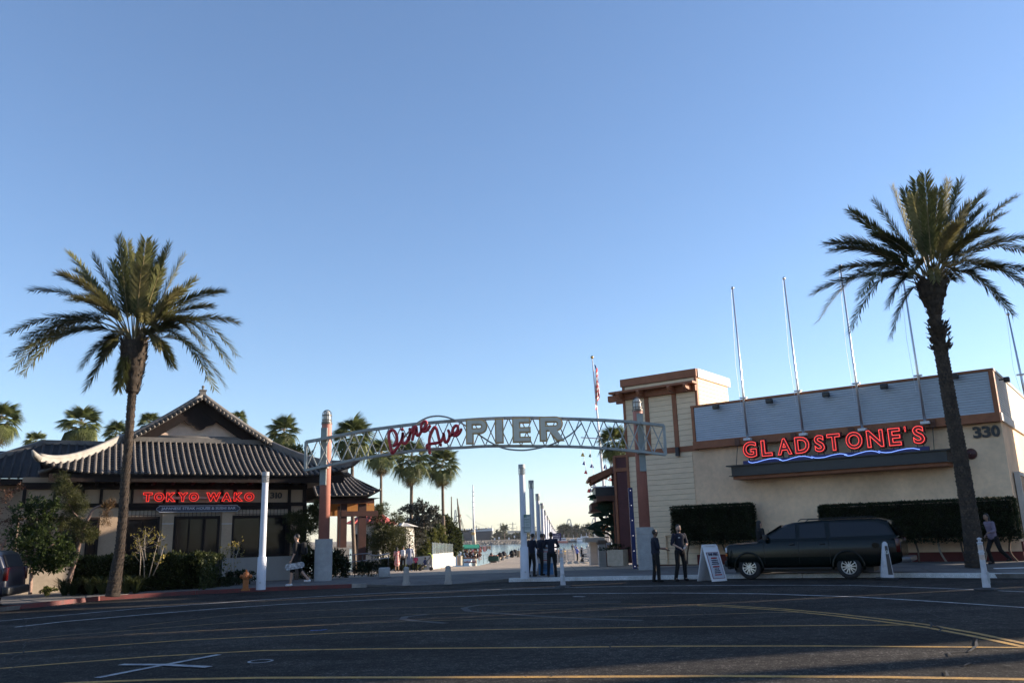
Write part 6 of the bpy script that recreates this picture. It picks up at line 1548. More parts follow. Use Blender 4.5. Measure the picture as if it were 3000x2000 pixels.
# mid-distance trees right of the pavilion
tree('layered pine with flat tiers right of the pavilion', Vector((P(1120, 1640, 62).x, 62, gz(-6, 62, KERB))), [(1115, 1495, 30, 22), (1100, 1525, 26, 18), (1160, 1522, 24, 16), (1130, 1545, 36, 16), (1145, 1566, 60, 22), (1100, 1580, 40, 22), (1150, 1605, 62, 32), (1110, 1490, 14, 12)], 62, 16000, .24, lfPine, wid=.14, shell=.15, group='trees around the arch and pavilion', tr=.12)
tree('sparse grey green tree in front of the tall palm trunk', Vector((P(1215, 1650, 76).x, 76, gz(-5, 76, KERB))), [(1225, 1490, 30, 26), (1260, 1500, 30, 24), (1200, 1500, 24, 20), (1280, 1508, 20, 14), (1240, 1530, 44, 22), (1190, 1540, 26, 20), (1235, 1475, 14, 16), (1215, 1570, 40, 30)], 76, 5200, .25, lfGrey, shell=.05, trunk=[([(1215, 1650), (1218, 1590), (1235, 1540), (1240, 1480)], .12, .02), ([(1222, 1570), (1275, 1500)], .06, .015), ([(1222, 1575), (1190, 1500)], .06, .015), ([(1235, 1540), (1262, 1480)], .04, .012)], group='trees around the arch and pavilion')
tree('dense round dark green tree behind the white terrace wall', Vector((P(1295, 1650, 90).x, 90, gz(-5, 90, KERB))), [(1300, 1550, 34, 34), (1325, 1575, 24, 34), (1270, 1570, 34, 34), (1300, 1595, 44, 28), (1330, 1600, 18, 24), (1250, 1600, 30, 40)], 90, 14000, .34, lfHedge, wid=.5, shell=.5, group='trees around the arch and pavilion', tr=.15)
for i, (x, y, r, ry, lab) in enumerate(((1240, 1585, 16, 34, 'leftmost of the sunlit conical shrubs behind the visitors'), (1268, 1578, 14, 30, 'middle one of the sunlit conical shrubs behind the visitors'), (1290, 1572, 15, 32, 'rightmost of the sunlit conical shrubs, touching the terrace wall'))):
    Yc_ = 79+i; tree(lab, Vector((P(x, y, Yc_).x, Yc_, gz(-5, Yc_, KERB))), [(x, y, r, ry), (x, y+20, r*1.2, ry*.8), (x, y-18, r*.6, ry*.5)], Yc_, 1800, .26, lfBroadL, cat='shrub', shell=.5, name='conical_shrub', group='conical shrubs', tr=.05)
tree('yellow green broad tree behind the tiled roof, left of the arch', Vector((P(880, 1400, 50).x, 50, 0)), [(850, 1325, 36, 24), (890, 1345, 42, 26), (920, 1375, 44, 26), (835, 1345, 30, 22), (960, 1410, 50, 22)], 50, 5000, .2, lfBroadL, shell=.3, tr=.15, group='trees around the arch and pavilion')
# strelitzia by the maroon wall
lfBig = leafmat('big_leaf', (.035, .065, .038), (.018, .034, .02), scale=1.5, tr=.15)
Ys = 41.5
base = P(1795, 1612, Ys); t = thing('giant_bird_of_paradise', 'large dark bird of paradise plant arching from the maroon wall', 'plant', base)
leafpx = [(1745, 1455, 26, 10, .2), (1790, 1485, 38, 20, 0), (1752, 1508, 24, 9, .1), (1768, 1528, 22, 10, -.3), (1742, 1536, 22, 7, -.3), (1735, 1548, 24, 7, .35), (1770, 1500, 18, 10, .8), (1800, 1530, 20, 9, 1.2), (1760, 1490, 22, 8, .4), (1788, 1550, 18, 9, .2), (1812, 1500, 16, 8, 1.4), (1778, 1475, 30, 14, .1)]
b0_ = P(1805, 1610, Ys)
leafpx += [(R_.uniform(1745, 1812), R_.uniform(1470, 1580), R_.uniform(14, 26), R_.uniform(7, 12), R_.uniform(-.4, 1.4)) for _ in range(14)]
for i, (x, y, a, c_, rot) in enumerate(leafpx):
    Yi = Ys+R_.uniform(-.5, .5); c = P(x, y, Yi); k = Yi/2500; ax = Vector((-math.cos(rot), R_.uniform(-.3, .3), math.sin(rot))).normalized(); sd = Vector((math.sin(rot)*.7, .7, math.cos(rot)*.7)).normalized()
    b = MB(); n = 8; L_ = a*k; W_ = c_*k*1.1; vs = []
    for j in range(n+1):
        f = j/n; w = W_*math.sin(math.pi*min(1, .08+f*.92))**.7; p = c+ax*(L_*(2*f-1))-Vector((0, 0, .25*L_*f*f)); vs += [p+sd*w+Vector((0, 0, .04)), p, p-sd*w+Vector((0, 0, .04))]
    b.add(vs, [(3*j+q, 3*j+q+1, 3*j+q+4, 3*j+q+3) for j in range(n) for q in (0, 1)]); b.obj('leaf', lfBig, t)
    b = MB(True); s = c-ax*L_; b.tube(smooth([b0_, (b0_+s)/2+Vector((.15, 0, .2)), s], 4), .025, 5); b.obj('leaf_stalk', lfBig, t)
b = MB(True); b.tube(smooth([P(1812, 1640, Ys), P(1800, 1590, Ys), P(1785, 1565, Ys), P(1762, 1555, Ys)], 4), [.09, .09, .08, .08, .07, .07, .06, .06, .05, .05, .04, .04, .03], 8); b.obj('stem', mBark, t)
b = MB()
for x, y in ((1758, 1556), (1764, 1560), (1772, 1559), (1770, 1552)):
    p = P(x, y, Ys-.3)
    for j in range(4): a = R_.uniform(-1, 1); b.add([p, p+Vector((.12*math.cos(a), 0, .12*math.sin(a)+.05)), p+Vector((.2*math.cos(a), .02, .25*math.sin(a)+.1))], [(0, 1, 2)])
b.obj('flower', M('flower_orange', (.6, .14, .02), bump=0), t)
# clipped wall hedges of the right restaurant
def wall_hedge(lab, x0, x1, ytop0, ytop1, ybot, n, stems):
    w0, w1 = W+.35, W+1.05
    u0_, u1_ = FR.u(x0, 1530, w1), FR.u(x1, 1530, w1); z1_ = (FR.uz(x0, ytop0, w1)[1]+FR.uz(x1, ytop1, w1)[1])/2; z0_ = FR.uz((x0+x1)/2, ybot, w1)[1]
    gg = gz(FR.p(u0_, 0, 0).x, 0, KERB)
    t = thing('clipped_hedge', lab, 'hedge', FR.p((u0_+u1_)/2, (w0+w1)/2, gg), 0, 'clipped wall hedges')
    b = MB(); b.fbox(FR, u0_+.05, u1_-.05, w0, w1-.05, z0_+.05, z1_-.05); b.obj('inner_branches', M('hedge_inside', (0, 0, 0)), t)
    L_ = u1_-u0_; fa = NR.rand(n); u = u0_+L_*NR.rand(n); ww = w0+(w1-w0)*NR.rand(n); zz = z0_+(z1_-z0_)*NR.rand(n); nx = np.zeros((n, 3))
    m1 = fa < .68; m2 = (fa >= .68) & (fa < .86); m3 = fa >= .86
    ww = np.where(m1, w1, ww); zz = np.where(m2, z1_, zz); u = np.where(m3, np.where(NR.rand(n) < .5, u0_, u1_), u)
    zz = np.where(m1 & (NR.rand(n) < .1), z0_-.1*NR.rand(n), zz)
    tv, nv = np.array(list(FR.t)), np.array(list(FR.n)); O = np.array(list(FR.o))
    C_ = O+u[:, None]*tv+ww[:, None]*nv+zz[:, None]*np.array([0, 0, 1.])+NR.normal(size=(n, 3))*.022
    d = NR.normal(size=(n, 3))*.55+np.where(m1[:, None], nv, 0)+np.where(m2[:, None], np.array([0, 0, 1.]), 0)+np.where(m3[:, None], tv*np.sign(u-(u0_+u1_)/2)[:, None], 0)
    V, Fc = leaves(C_-np.array(list(wl(t))), d, .075, .55); add_mesh('foliage', np_mesh('foliage', V, Fc, lfHedgeD), t)
    for i in range(stems):
        uu = u0_+L_*(i+.5)/stems; b = MB(True); b.tube(smooth([FR.p(uu+R_.uniform(-.2, .2), w0+.2, gg), FR.p(uu, w0+.3, (gg+z0_)/2), FR.p(uu+R_.uniform(-.3, .3), w0+.3, z0_+.2)], 3), .035, 6); b.obj('stem', mTwig if i % 2 else mBark, t)
wall_hedge('square clipped dark hedge left of the dark SUV, behind the two attendants', 1968, 2197, 1482, 1481, 1586, 14000, 4)
wall_hedge('long clipped dark hedge running behind the SUV and the right palm', 2404, 2975, 1485, 1457, 1580, 26000, 9)
# ---------------------------------------------------------------- people
def skinmat(n, c): return M('skin_'+n, c, rough=.55, var=.08, scale=20, bump=0)
SK = {'light': skinmat('light', (.45, .27, .19)), 'tan': skinmat('tan', (.30, .17, .11)), 'brown': skinmat('brown', (.13, .07, .045))}
def cloth(n, c, c2=None): return M('cloth_'+n, c, rough=.9, var=.15, rgb2=c2, scale=14, bump=.25, bscale=60)
CN = cloth('navy', (.007, .009, .022)); CB = cloth('black', (.005, .005, .006)); CHB = M('hair_dark', (.012, .009, .008), rough=.6, var=.2, bump=.2); CHN = M('hair_brown', (.05, .025, .015), rough=.6, var=.2, bump=.2)
MEYE = M('eye_dark', (.01, .01, .01), rough=.3, bump=0); MLIP = M('lips', (.20, .08, .06), rough=.6, bump=0)
def cone_pts(b, p, q, r0, r1, n=10):
    p, q = Vector(p), Vector(q); b.tube([p, q], [r0, r1], n); b.ball(p, r0, 10, 6); b.ball(q, r1, 10, 6)
def fuse(b, vox, name, mat, sm=3):
    me = b.mesh('tmp', mat); o = bpy.data.objects.new('tmp', me); link(o)
    r = o.modifiers.new('r', 'REMESH'); r.mode = 'VOXEL'; r.voxel_size = vox; r.use_smooth_shade = True
    s = o.modifiers.new('s', 'SMOOTH'); s.iterations = sm; s.factor = .5
    dg = bpy.context.evaluated_depsgraph_get(); m2 = bpy.data.meshes.new_from_object(o.evaluated_get(dg)); m2.name = name
    bpy.data.objects.remove(o); bpy.data.meshes.remove(me)
    if not m2.materials: m2.materials.append(mat)
    for p in m2.polygons: p.use_smooth = True
    return m2
def person(lab, loc, face, H=1.75, skin='tan', hair=CHB, top=CN, bottom=CB, shoes=CB, arms=None, legs=None, sleeve=.5, lean=(0, 0), head=(0, 0), longhair=False, female=False, vox=.014, skirt=None, seat=False, group=None, hoodcap=None, coat=False, shorts=False, ponytail=False, beard=False):
    """local frame: x right, y forward (facing), z up; metres for a 1.75 m adult, scaled to H.
    arms: ((elbow, hand) right, (elbow, hand) left); legs: ((knee, ankle) right, left)"""
    s = H/1.75
    t = thing('person', lab, 'person', loc, face, group); t.scale = (s, s, s)
    lx, ly = lean; hz = .92 if not seat else .50
    V = Vector
    hip = V((0, 0, hz)); waist = hip+V((lx*.15, ly*.15, .16)); chest = hip+V((lx*.35, ly*.35, .40)); neck = hip+V((lx*.5, ly*.5, .545)); hd = neck+V((lx*.12+head[0]*.05, ly*.12+head[1]*.06+.015, .155))
    sw = .165 if female else .185; hw = .095
    sh = [chest+V((sw, 0, .09)), chest+V((-sw, 0, .09))]
    arms = arms or (((.24, -.02, 1.13), (.26, .06, .88)), ((-.24, -.02, 1.13), (-.26, .06, .88)))
    legs = legs or (((.10, .02, .50), (.11, -.02, .085)), ((-.10, .02, .50), (-.11, -.02, .085)))
    A = [[V(a) for a in arm] for arm in arms]; Lg = [[V(a) for a in leg] for leg in legs]
    hips = [hip+V((hw, 0, -.02)), hip+V((-hw, 0, -.02))]
    fine = vox < .02
    b = MB()
    # torso, neck, head
    cone_pts(b, hip, waist, .125, .11); cone_pts(b, waist, chest, .11, .125); b.ball(chest+V((0, .01, .02)), (.16 if not female else .145, .105, .13)); b.ball(hip, (.155, .11, .11))
    cone_pts(b, chest+V((0, 0, .08)), neck, .075, .055); cone_pts(b, neck, hd-V((0, .0, .05)), .055, .052)
    b.ball(hd, (.074, .092, .112), 14, 9); b.ball(hd+V((0, .03, -.06)), (.052, .055, .05))
    hx, hy = head
    fx = V((math.sin(hx*.8), math.cos(hx*.8), 0)); fr = fx.cross(V((0, 0, 1)))
    b.add([hd+fx*.083+fr*.013+V((0, 0, -.02)), hd+fx*.083-fr*.013+V((0, 0, -.02)), hd+fx*.115+V((0, 0, -.022)), hd+fx*.088+V((0, 0, .022)), hd+fx*.07+V((0, 0, -.01))], [(0, 2, 3), (2, 1, 3), (0, 1, 2), (1, 4, 3), (4, 0, 3), (0, 4, 1)])
    for k in (1, -1): b.ball(hd+fr*(.074*k)+V((0, 0, -.012)), (.012, .02, .03), 8, 5)
    for k in range(2):
        e, h_ = A[k]; cone_pts(b, sh[k], e, .05, .038); cone_pts(b, e, h_, .038, .026)
        d = (h_-e).normalized(); side = d.cross(V((0, 0, 1))) if abs(d.z) < .9 else V((0, 1, 0)); side.normalize(); nn = side.cross(d)
        b.ball(h_+d*.04, (.038, .038, .038) if not fine else (.032, .032, .036), 8, 6)
        if fine:
            for f in range(4):
                o = (f-1.5)*.019; p0 = h_+d*.06+side*o; L_ = (.062, .072, .067, .05)[f]
                p1 = p0+d*L_*.6-nn*.008; p2 = p1+d*L_*.3-nn*.028; cone_pts(b, p0, p1, .0105, .0095, 6); cone_pts(b, p1, p2, .0095, .0085, 6)
            cone_pts(b, h_+d*.02+side*.03, h_+d*.055+side*.055-nn*.02, .013, .010, 6)
        kn, an = Lg[k]; cone_pts(b, hips[k], kn, .082, .055); cone_pts(b, kn, an, .054, .038); cone_pts(b, an, an+V((0, .12, -.045)), .035, .03)
    body = add_mesh('body', fuse(b, min(vox, .016) if fine else vox, 'body', SK[skin], 2), t)
    # eyes and mouth
    if fine:
        bb = MB(True)
        for k in (1, -1): bb.ball(hd+fx*.083+fr*(.03*k)+V((0, 0, .012)), .009, 8, 5)
        add_mesh('eyes', bb.mesh('eyes', MEYE), body, kind='stuff')
        bb = MB(True); bb.ball(hd+fx*.088+V((0, 0, -.052)), (.022, .006, .006), 8, 5); add_mesh('mouth', bb.mesh('mouth', MLIP), body)
        if beard: bb = MB(True); bb.ball(hd+fx*.045+V((0, 0, -.075)), (.055, .05, .038), 12, 7); add_mesh('beard', bb.mesh('beard', hair), body)
    # hair
    b = MB(); b.ball(hd-fx*.016+V((0, 0, .026)), (.079, .094, .10), 14, 9)
    if longhair: cone_pts(b, hd-fx*.05, neck-fx*.06-V((0, 0, .14)), .075, .06); 
    if ponytail: b.ball(hd-fx*.10+V((0, 0, .06)), .04)
    # cut away face: keep points behind the brow plane by pushing forward part up
    hm = b.mesh('hair', hair); hm2 = hm
    for v in hm2.vertices:
        q = v.co-hd; f = q.dot(fx)
        if f > .02 and q.z < .055: v.co = v.co-fx*(f-.02)*1.0
    for p in hm2.polygons: p.use_smooth = True
    add_mesh('hair', hm2, t)
    # shirt
    b = MB(); off = .014
    hem = waist-V((0, 0, .10)); cone_pts(b, hem, waist, .14+off, .125+off); cone_pts(b, waist, chest, .125+off, .135+off); b.ball(chest+V((0, .01, .03)), (.172+off if not female else .155, .115+off, .135)); cone_pts(b, chest+V((0, 0, .08)), neck-V((0, 0, .03)), .09, .066)
    if coat: cone_pts(b, hem, hip-V((0, 0, .35)), .155, .19); b.ball(hip-V((0, 0, .3)), (.2, .16, .1))
    for k in range(2):
        e, h_ = A[k]; cone_pts(b, sh[k], sh[k]+(e-sh[k])*min(1, sleeve*2), .066, .056)
        if sleeve > .5: cone_pts(b, e, e+(h_-e)*(sleeve-.5)*1.9, .053, .042)
    add_mesh('shirt' if not coat else 'coat', fuse(b, max(vox, .016), 'shirt', top, 3), t)
    # trousers
    b = MB(); b.ball(hip-V((0, 0, .02)), (.168, .128, .12)); 
    if skirt: 
        cone_pts(b, hip, hip-V((0, 0, .38)), .15, .21); add_mesh('skirt', fuse(b, max(vox, .018), 'skirt', skirt, 3), t)
    else:
        for k in range(2):
            kn, an = Lg[k]; cone_pts(b, hips[k], kn, .096, .072)
            if not shorts: cone_pts(b, kn, an+V((0, 0, .0)), .070, .060)
        add_mesh('trousers' if not shorts else 'shorts', fuse(b, max(vox, .016), 'trousers', bottom, 3), t)
    for k in range(2):
        kn, an = Lg[k]; b = MB(); cone_pts(b, an-V((0, .03, .035)), an+V((0, .13, -.045)), .046, .038); q = b.mesh('shoe', shoes)
        for v in q.vertices:
            if v.co.z < an.z-.078: v.co.z = an.z-.078
        for p in q.polygons: p.use_smooth = True
        add_mesh('shoe', q, t)
    return t
def stand(px, py_feet, py_top, road=False, Y=None):
    q = G(px, py_feet, 0 if road else KERB) if Y is None else P(px, py_feet, Y)
    if Y is not None: q.z = gz(q.x, Y, 0 if road else KERB)
    H = P(px, py_top, q.y)[2]-q.z; return q, H
FC = math.pi            # facing the camera
# staff group at the first pole (backs to the camera)
G1 = 'staff in dark uniform gathered at the notice board'
q, H = stand(1559, 1688, 1561); person('person in navy polo leaning beside the white pole, hair tied in a bun', q, -.75, H, 'tan', top=CN, arms=(((.22, .10, 1.15), (.10, .30, 1.12)), ((-.24, .02, 1.13), (-.12, .22, 1.02))), lean=(0, .12), female=True, ponytail=True, head=(.1, .6), legs=(((.1, .05, .5), (.1, .02, .085)), ((-.1, -.02, .5), (-.12, -.12, .085))), group=G1, sleeve=.45)
sp1 = (q, H)
b = MB(); 
q, H = stand(1585, 1686, 1561); q = q+Vector((0, .35, 0)); person('person in dark uniform with sunglasses looking right, second of the staff from the pole', q, -1.0, H*1.0, 'tan', top=CN, arms=(((.22, .12, 1.16), (.08, .34, 1.1)), ((-.22, .1, 1.15), (-.06, .32, 1.06))), lean=(0, .14), head=(-.2, .7), group=G1, sleeve=.55)
q, H = stand(1618, 1690, 1556); person('broad person in navy shirt, back turned, before the notice board', q, .05, H, 'brown', top=CN, arms=(((.30, .10, 1.16), (.12, .34, 1.12)), ((-.29, .10, 1.16), (-.12, .34, 1.12))), lean=(0, .08), head=(.3, .7), legs=(((.13, .02, .5), (.15, -.02, .085)), ((-.12, .02, .5), (-.15, -.02, .085))), group=G1, sleeve=.5)
q, H = stand(1603, 1682, 1566); q = q+Vector((-.05, 1.2, 0)); person('person half hidden behind the staff, facing the street at the notice board', q, FC+.2, H*1.04, 'tan', top=CN, arms=(((.22, .12, 1.2), (.05, .3, 1.2)), ((-.22, .1, 1.2), (-.06, .3, 1.15))), head=(0, .4), group=G1, sleeve=.5)
# two attendants on the road
q, H = stand(1926, 1704, 1549, True); A1 = person('attendant in dark shirt seen side on, before the concrete foot of the right column', q, -math.pi/2+.2, H, 'brown', top=CN, arms=(((.22, .04, 1.12), (.16, .36, 1.06)), ((-.23, .06, 1.12), (-.14, .38, 1.10))), head=(.1, .2), sleeve=.5, legs=(((.1, .03, .5), (.1, .03, .085)), ((-.1, -.02, .5), (-.1, -.08, .085))))
q, H = stand(1998, 1701, 1534, True); A2 = person('bearded attendant in dark polo with name badge, standing feet apart facing the street', q, FC+.35, H, 'light', top=CN, arms=(((.27, .0, 1.14), (.12, .20, 1.02)), ((-.27, .0, 1.14), (-.06, .24, 1.02))), head=(.15, 0), sleeve=.55, legs=(((.13, .03, .5), (.21, .0, .085)), ((-.12, .03, .5), (-.15, -.02, .085))), beard=True)
b = MB(); b.box((.085, .152, 1.33), (.07, .006, .022)); add_mesh('name_badge', b.mesh('badge', mWhiteP), A2); b = MB(); b.box((-.02, .17+.1, 1.0), (.06, .03, .07)); add_mesh('phone', b.mesh('phone', mWhiteP), A2)
# skateboarder walking left
q, H = stand(866, 1714, 1598); q, H = stand(866, 1716, 1596)
sk = person('walking person in black carrying a white skateboard along the left footway', q, math.pi/2, 1.74, 'light', top=CB, bottom=CB, shoes=mWhiteP, shorts=True, arms=(((.24, -.02, 1.12), (.25, .16, .96)), ((-.24, .0, 1.12), (-.26, .10, .86))), legs=(((.09, -.14, .50), (.09, -.42, .20)), ((-.09, .12, .50), (-.09, .16, .085))), sleeve=.5)
c = P(863, 1657, q.y-.34); sb = thing('skateboard', 'white patterned skateboard held at the side of the walking person', 'skateboard', c)
L_ = 58*q.y/2500/2; b = MB(); pts = []
for i in range(9): a = math.pi/2+math.pi*i/8; pts.append((-L_+.1+.1*math.cos(a), .1*math.sin(a)))
for i in range(9): a = -math.pi/2+math.pi*i/8; pts.append((L_-.1+.1*math.cos(a), .1*math.sin(a)))
mdk = M('deck_print', (.55, .58, .62), rough=.5, rgb2=(.05, .06, .08), scale=11, bump=0)
ax = Vector((math.cos(.13), 0, math.sin(.13))); az = Vector((-math.sin(.13), 0, math.cos(.13))); b.prism(pts, c, ax, az, Vector((0, -1, 0)), .012); b.obj('deck', mdk, sb)
for sx_ in (-.24, .24):
    b = MB(True); b.tube([c+ax*sx_-az*.07+Vector((0, -.04, 0)), c+ax*sx_+az*.07+Vector((0, -.04, 0))], .012, 6); tr = b.obj('truck', mPoleG, sb)
    for s_ in (-.08, .08): b = MB(); b.lathe([(.026, -.016), (.026, .016)], c+ax*sx_+az*s_+Vector((0, -.045, 0)), 12, (ax, Vector((0, 1, 0)), az)); b.obj('wheel', mWhiteP, tr)
# backpack
def backpack(par, mat, label=None, s=1.0):
    b = MB(); b.box((0, -.24, 1.24), (.3, .17, .42)); me = bevel(b.mesh('backpack', mat), .06, 3); 
    t = thing('backpack', label, 'backpack', par.location); t.rotation_euler = par.rotation_euler; t.scale = par.scale; add_mesh('pack', me, t)
    b = MB(); b.box((0, -.335, 1.17), (.22, .05, .2)); add_mesh('pocket', bevel(b.mesh('pocket', mat), .02, 2), t)
backpack(sk, CB, 'black backpack on the back of the skateboard carrier')
# visitors near the shrubs
GV = 'visitors walking towards the pier'
q, H = stand(1163, 1664, 1600, Y=54); person('person in red dress with white flowers among the visitors', q, .3, 1.5, 'tan', top=M('dress_red', (.5, .02, .03), rgb2=(.6, .5, .45), scale=9, bump=0), skirt=M('dress_red', (0, 0, 0)), female=True, longhair=True, vox=.022, group=GV)
q, H = stand(1181, 1668, 1600, Y=53); pk = person('person carrying a white rucksack, walking away beside the red dress', q, .1, 1.56, 'tan', top=cloth('grey', (.16, .15, .16)), female=True, vox=.022, group=GV); backpack(pk, mWhiteP, 'white rucksack on the back of a visitor beside the red dress')
q, H = stand(1200, 1672, 1598, Y=52); person('person in long pale denim blue coat seen from behind', q, .15, 1.62, 'tan', top=M('denim_pale', (.24, .27, .36), rough=.9, rgb2=(.17, .19, .26), scale=12), bottom=CB, shoes=mWhiteP, coat=True, sleeve=.95, vox=.022, group=GV, female=True)
q, H = stand(1218, 1672, 1634, Y=52); person('small child in pink and black walking beside the pushchair', q, -.1, .95, 'tan', top=cloth('pink', (.45, .06, .12)), bottom=CB, vox=.028, group=GV)
# pushchair
q = P(1247, 1670, 52); q.z = gz(q.x, 52, KERB); pc_ = thing('pushchair', 'pushchair with lime green hood beside the white terrace wall', 'pushchair', q)
b = MB(True); b.tube([(-.35, 0, .1), (0, 0, .5), (.42, 0, .98)], .012, 6); b.tube([(-.35, .45, .1), (0, .45, .5), (.42, .45, .98)], .012, 6); b.tube([(.42, 0, .98), (.42, .45, .98)], .014, 6); b.tube([(.32, 0, .1), (-.05, 0, .6)], .012, 6); b.tube([(.32, .45, .1), (-.05, .45, .6)], .012, 6); add_mesh('frame', b.mesh('frame', mBlack), pc_)
for x in (-.35, .32):
    for y in (0, .45): b = MB(); b.lathe([(.02, -.02), (.085, -.02), (.1, -.01), (.1, .01), (.085, .02), (.02, .02)], (x, y, .1), 14, (Vector((1, 0, 0)), Vector((0, 0, 1)), Vector((0, 1, 0)))); add_mesh('wheel', b.mesh('wheel', mRub), pc_)
b = MB(); b.add([(-.25, .03, .32), (.12, .03, .38), (.28, .03, .8), (-.25, .42, .32), (.12, .42, .38), (.28, .42, .8)], [(0, 1, 4, 3), (1, 2, 5, 4), (4, 5, 2, 1), (3, 4, 1, 0)]); add_mesh('seat', b.mesh('seat', cloth('grey', (0, 0, 0))), pc_)
b = MB(); n = 8
for i in range(n):
    a0, a1 = -.5+2.2*i/n, -.5+2.2*(i+1)/n; f = lambda a, y, r: (.1+r*math.sin(a), y, .75+r*math.cos(a)); b.add([f(a0, .0, .3), f(a1, .0, .3), f(a1, .45, .3), f(a0, .45, .3)], [(0, 1, 2, 3), (3, 2, 1, 0)])
add_mesh('hood', b.mesh('hood', M('lime_cloth', (.36, .48, .05), rough=.8, bump=0)), pc_)
person('small child in blue sitting in the pushchair', q+Vector((-.05, .22, .05)), math.pi/2-.4, .85*1.75/1.5, 'tan', top=cloth('blue', (.05, .07, .2)), bottom=cloth('grey', (0, 0, 0)), seat=True, vox=.03, legs=(((.1, .3, .5), (.1, .38, .2)), ((-.1, .3, .5), (-.1, .38, .2))), arms=(((.2, .1, .78), (.15, .3, .7)), ((-.2, .1, .78), (-.15, .3, .7))))
# people on the pier
GPi = 'strollers out on the pier'
BK = cloth('lilac', (.2, .22, .42))
for px, yf, yt, f, sk_, tp, bt, lab, kw_ in (
    (1678, 1620, 1591, .1, 'tan', cloth('greyd', (.08, .08, .09)), cloth('khaki', (.2, .17, .12)), 'tall person in grey walking away at the far pier rail', {}),
    (1687, 1620, 1593, .0, 'light', BK, cloth('blue', (0, 0, 0)), 'long haired person in lilac at the far pier rail', dict(female=True, longhair=True)),
    (1692, 1644, 1600, -1.3, 'tan', cloth('blueshirt', (.05, .10, .40)), CB, 'person in blue T-shirt pushing a pushchair at the pier fence', dict(arms=(((.2, .12, 1.15), (.12, .35, 1.0)), ((-.2, .12, 1.15), (-.12, .35, 1.0))))),
    (1706, 1644, 1611, -1.2, 'tan', CB, CB, 'person in black beside the pushchair at the pier fence', {}),
    (1654, 1644, 1604, .6, 'tan', M('cloth_yellow', (.42, .28, .08), rough=.9), CB, 'person in mustard yellow top near the pier fence', dict(longhair=True, female=True)),
    (1642, 1646, 1604, -.4, 'light', cloth('white', (.5, .5, .5)), CB, 'person in white top near the pier fence', {}),
    (1634, 1648, 1604, .4, 'tan', cloth('brownc', (.16, .10, .07)), CB, 'person in brown jacket near the pier fence', {})):
    q, H = stand(px, yf, yt); kw_ = dict(kw_); kw_.update(vox=.03, group=GPi); person(lab, q, f, max(1.5, min(1.85, H)), sk_, top=tp, bottom=bt, **kw_)
# pushchair at the fence
q = GP(1712, 1645); t = thing('pushchair', 'dark three wheeled pushchair at the pier fence', 'pushchair', q)
b = MB(True); b.tube([(-.5, 0, 1.0), (0, 0, .45), (.5, 0, .15)], .02, 6); b.tube([(-.2, 0, .15), (.1, 0, .55)], .02, 6); b.tube([(-.2, .4, .15), (.1, .4, .55)], .02, 6); add_mesh('frame', b.mesh('frame', mBlack), t)
b = MB(); b.box((.05, .15, .6), (.45, .35, .3)); add_mesh('seat', bevel(b.mesh('seat', CB), .06), t)
for x, y in ((.5, .1), (-.2, -.05), (-.2, .42)): b = MB(); b.lathe([(.02, -.02), (.14, -.02), (.15, 0), (.14, .02), (.02, .02)], (x, y, .15), 14, (Vector((1, 0, 0)), Vector((0, 0, 1)), Vector((0, 1, 0)))); add_mesh('wheel', b.mesh('wheel', mRub), t)
# woman behind the SUV, runner behind the palm
q, H = stand(2237, 1672, 1542, Y=29.5); person('long haired person in black standing behind the bonnet of the dark SUV', q, -math.pi/2+.3, 1.66, 'light', top=CB, bottom=CB, female=True, longhair=True, arms=(((.2, .02, 1.15), (.15, .2, 1.0)), ((-.2, .02, 1.15), (-.12, .22, 1.0))), sleeve=.9)
q, H = stand(2925, 1668, 1545, Y=26.9); person('person in pale top striding in the shade behind the right palm', q, math.pi/2+.2, 1.62, 'tan', top=cloth('palepink', (.22, .17, .22)), bottom=CB, female=True, longhair=True, lean=(0, .25), arms=(((.22, -.1, 1.14), (.2, .1, 1.0)), ((-.22, .1, 1.15), (-.2, .3, 1.1))), legs=(((.1, .2, .52), (.1, .1, .12)), ((-.1, -.12, .5), (-.1, -.45, .2))), sleeve=.9)
# ---------------------------------------------------------------- dark green SUV (long station wagon)
mCar = M('car_green', (.0015, .005, .0045), rough=.2, var=.15, scale=1.5, bump=0, coat=.0, spec=.3)
mCarD = M('car_trim', (.008, .008, .009), rough=.5, var=.1, bump=0)
mCarG = M('car_glass', (.006, .007, .009), rough=.04, var=.1, bump=0, spec=.45)
mChrome = M('wheel_alloy', (.62, .60, .57), rough=.3, var=.08, bump=0, metal=.75)
mTyre = M('tyre', (.014, .014, .015), rough=.85, var=.2, scale=20, bump=.3)
Xf, Xr = 2203, 2484
PSI = math.radians(31); F0 = G(2201, 1696)
_d = Vector((math.cos(PSI), -math.sin(PSI), 0)); _rr = ray(2487, 1640); _k = _rr.x/_rr.y     # rear wheel on the sight line x = k y
wb = (_k*F0.y-F0.x)/(_d.x-_k*_d.y); S = wb/3.30   # real wheelbase 3.3 m
_l = Matrix.Rotation(-PSI, 3, 'Z') @ Vector((-1.65, -.85, 0))*S; _o = F0-_l; _o.z = gz(_o.x)
sv = thing('suv', 'long dark green SUV parked facing left along the white kerb', 'car', _o, -PSI)
sv.scale = (S, S, S*1.03)
sv.rotation_euler.y = -SL*.8
print('SUV scale', S, F0.y, _o)
hw = .96                                       # half width; local y: -hw near side (towards the camera); x: front at -
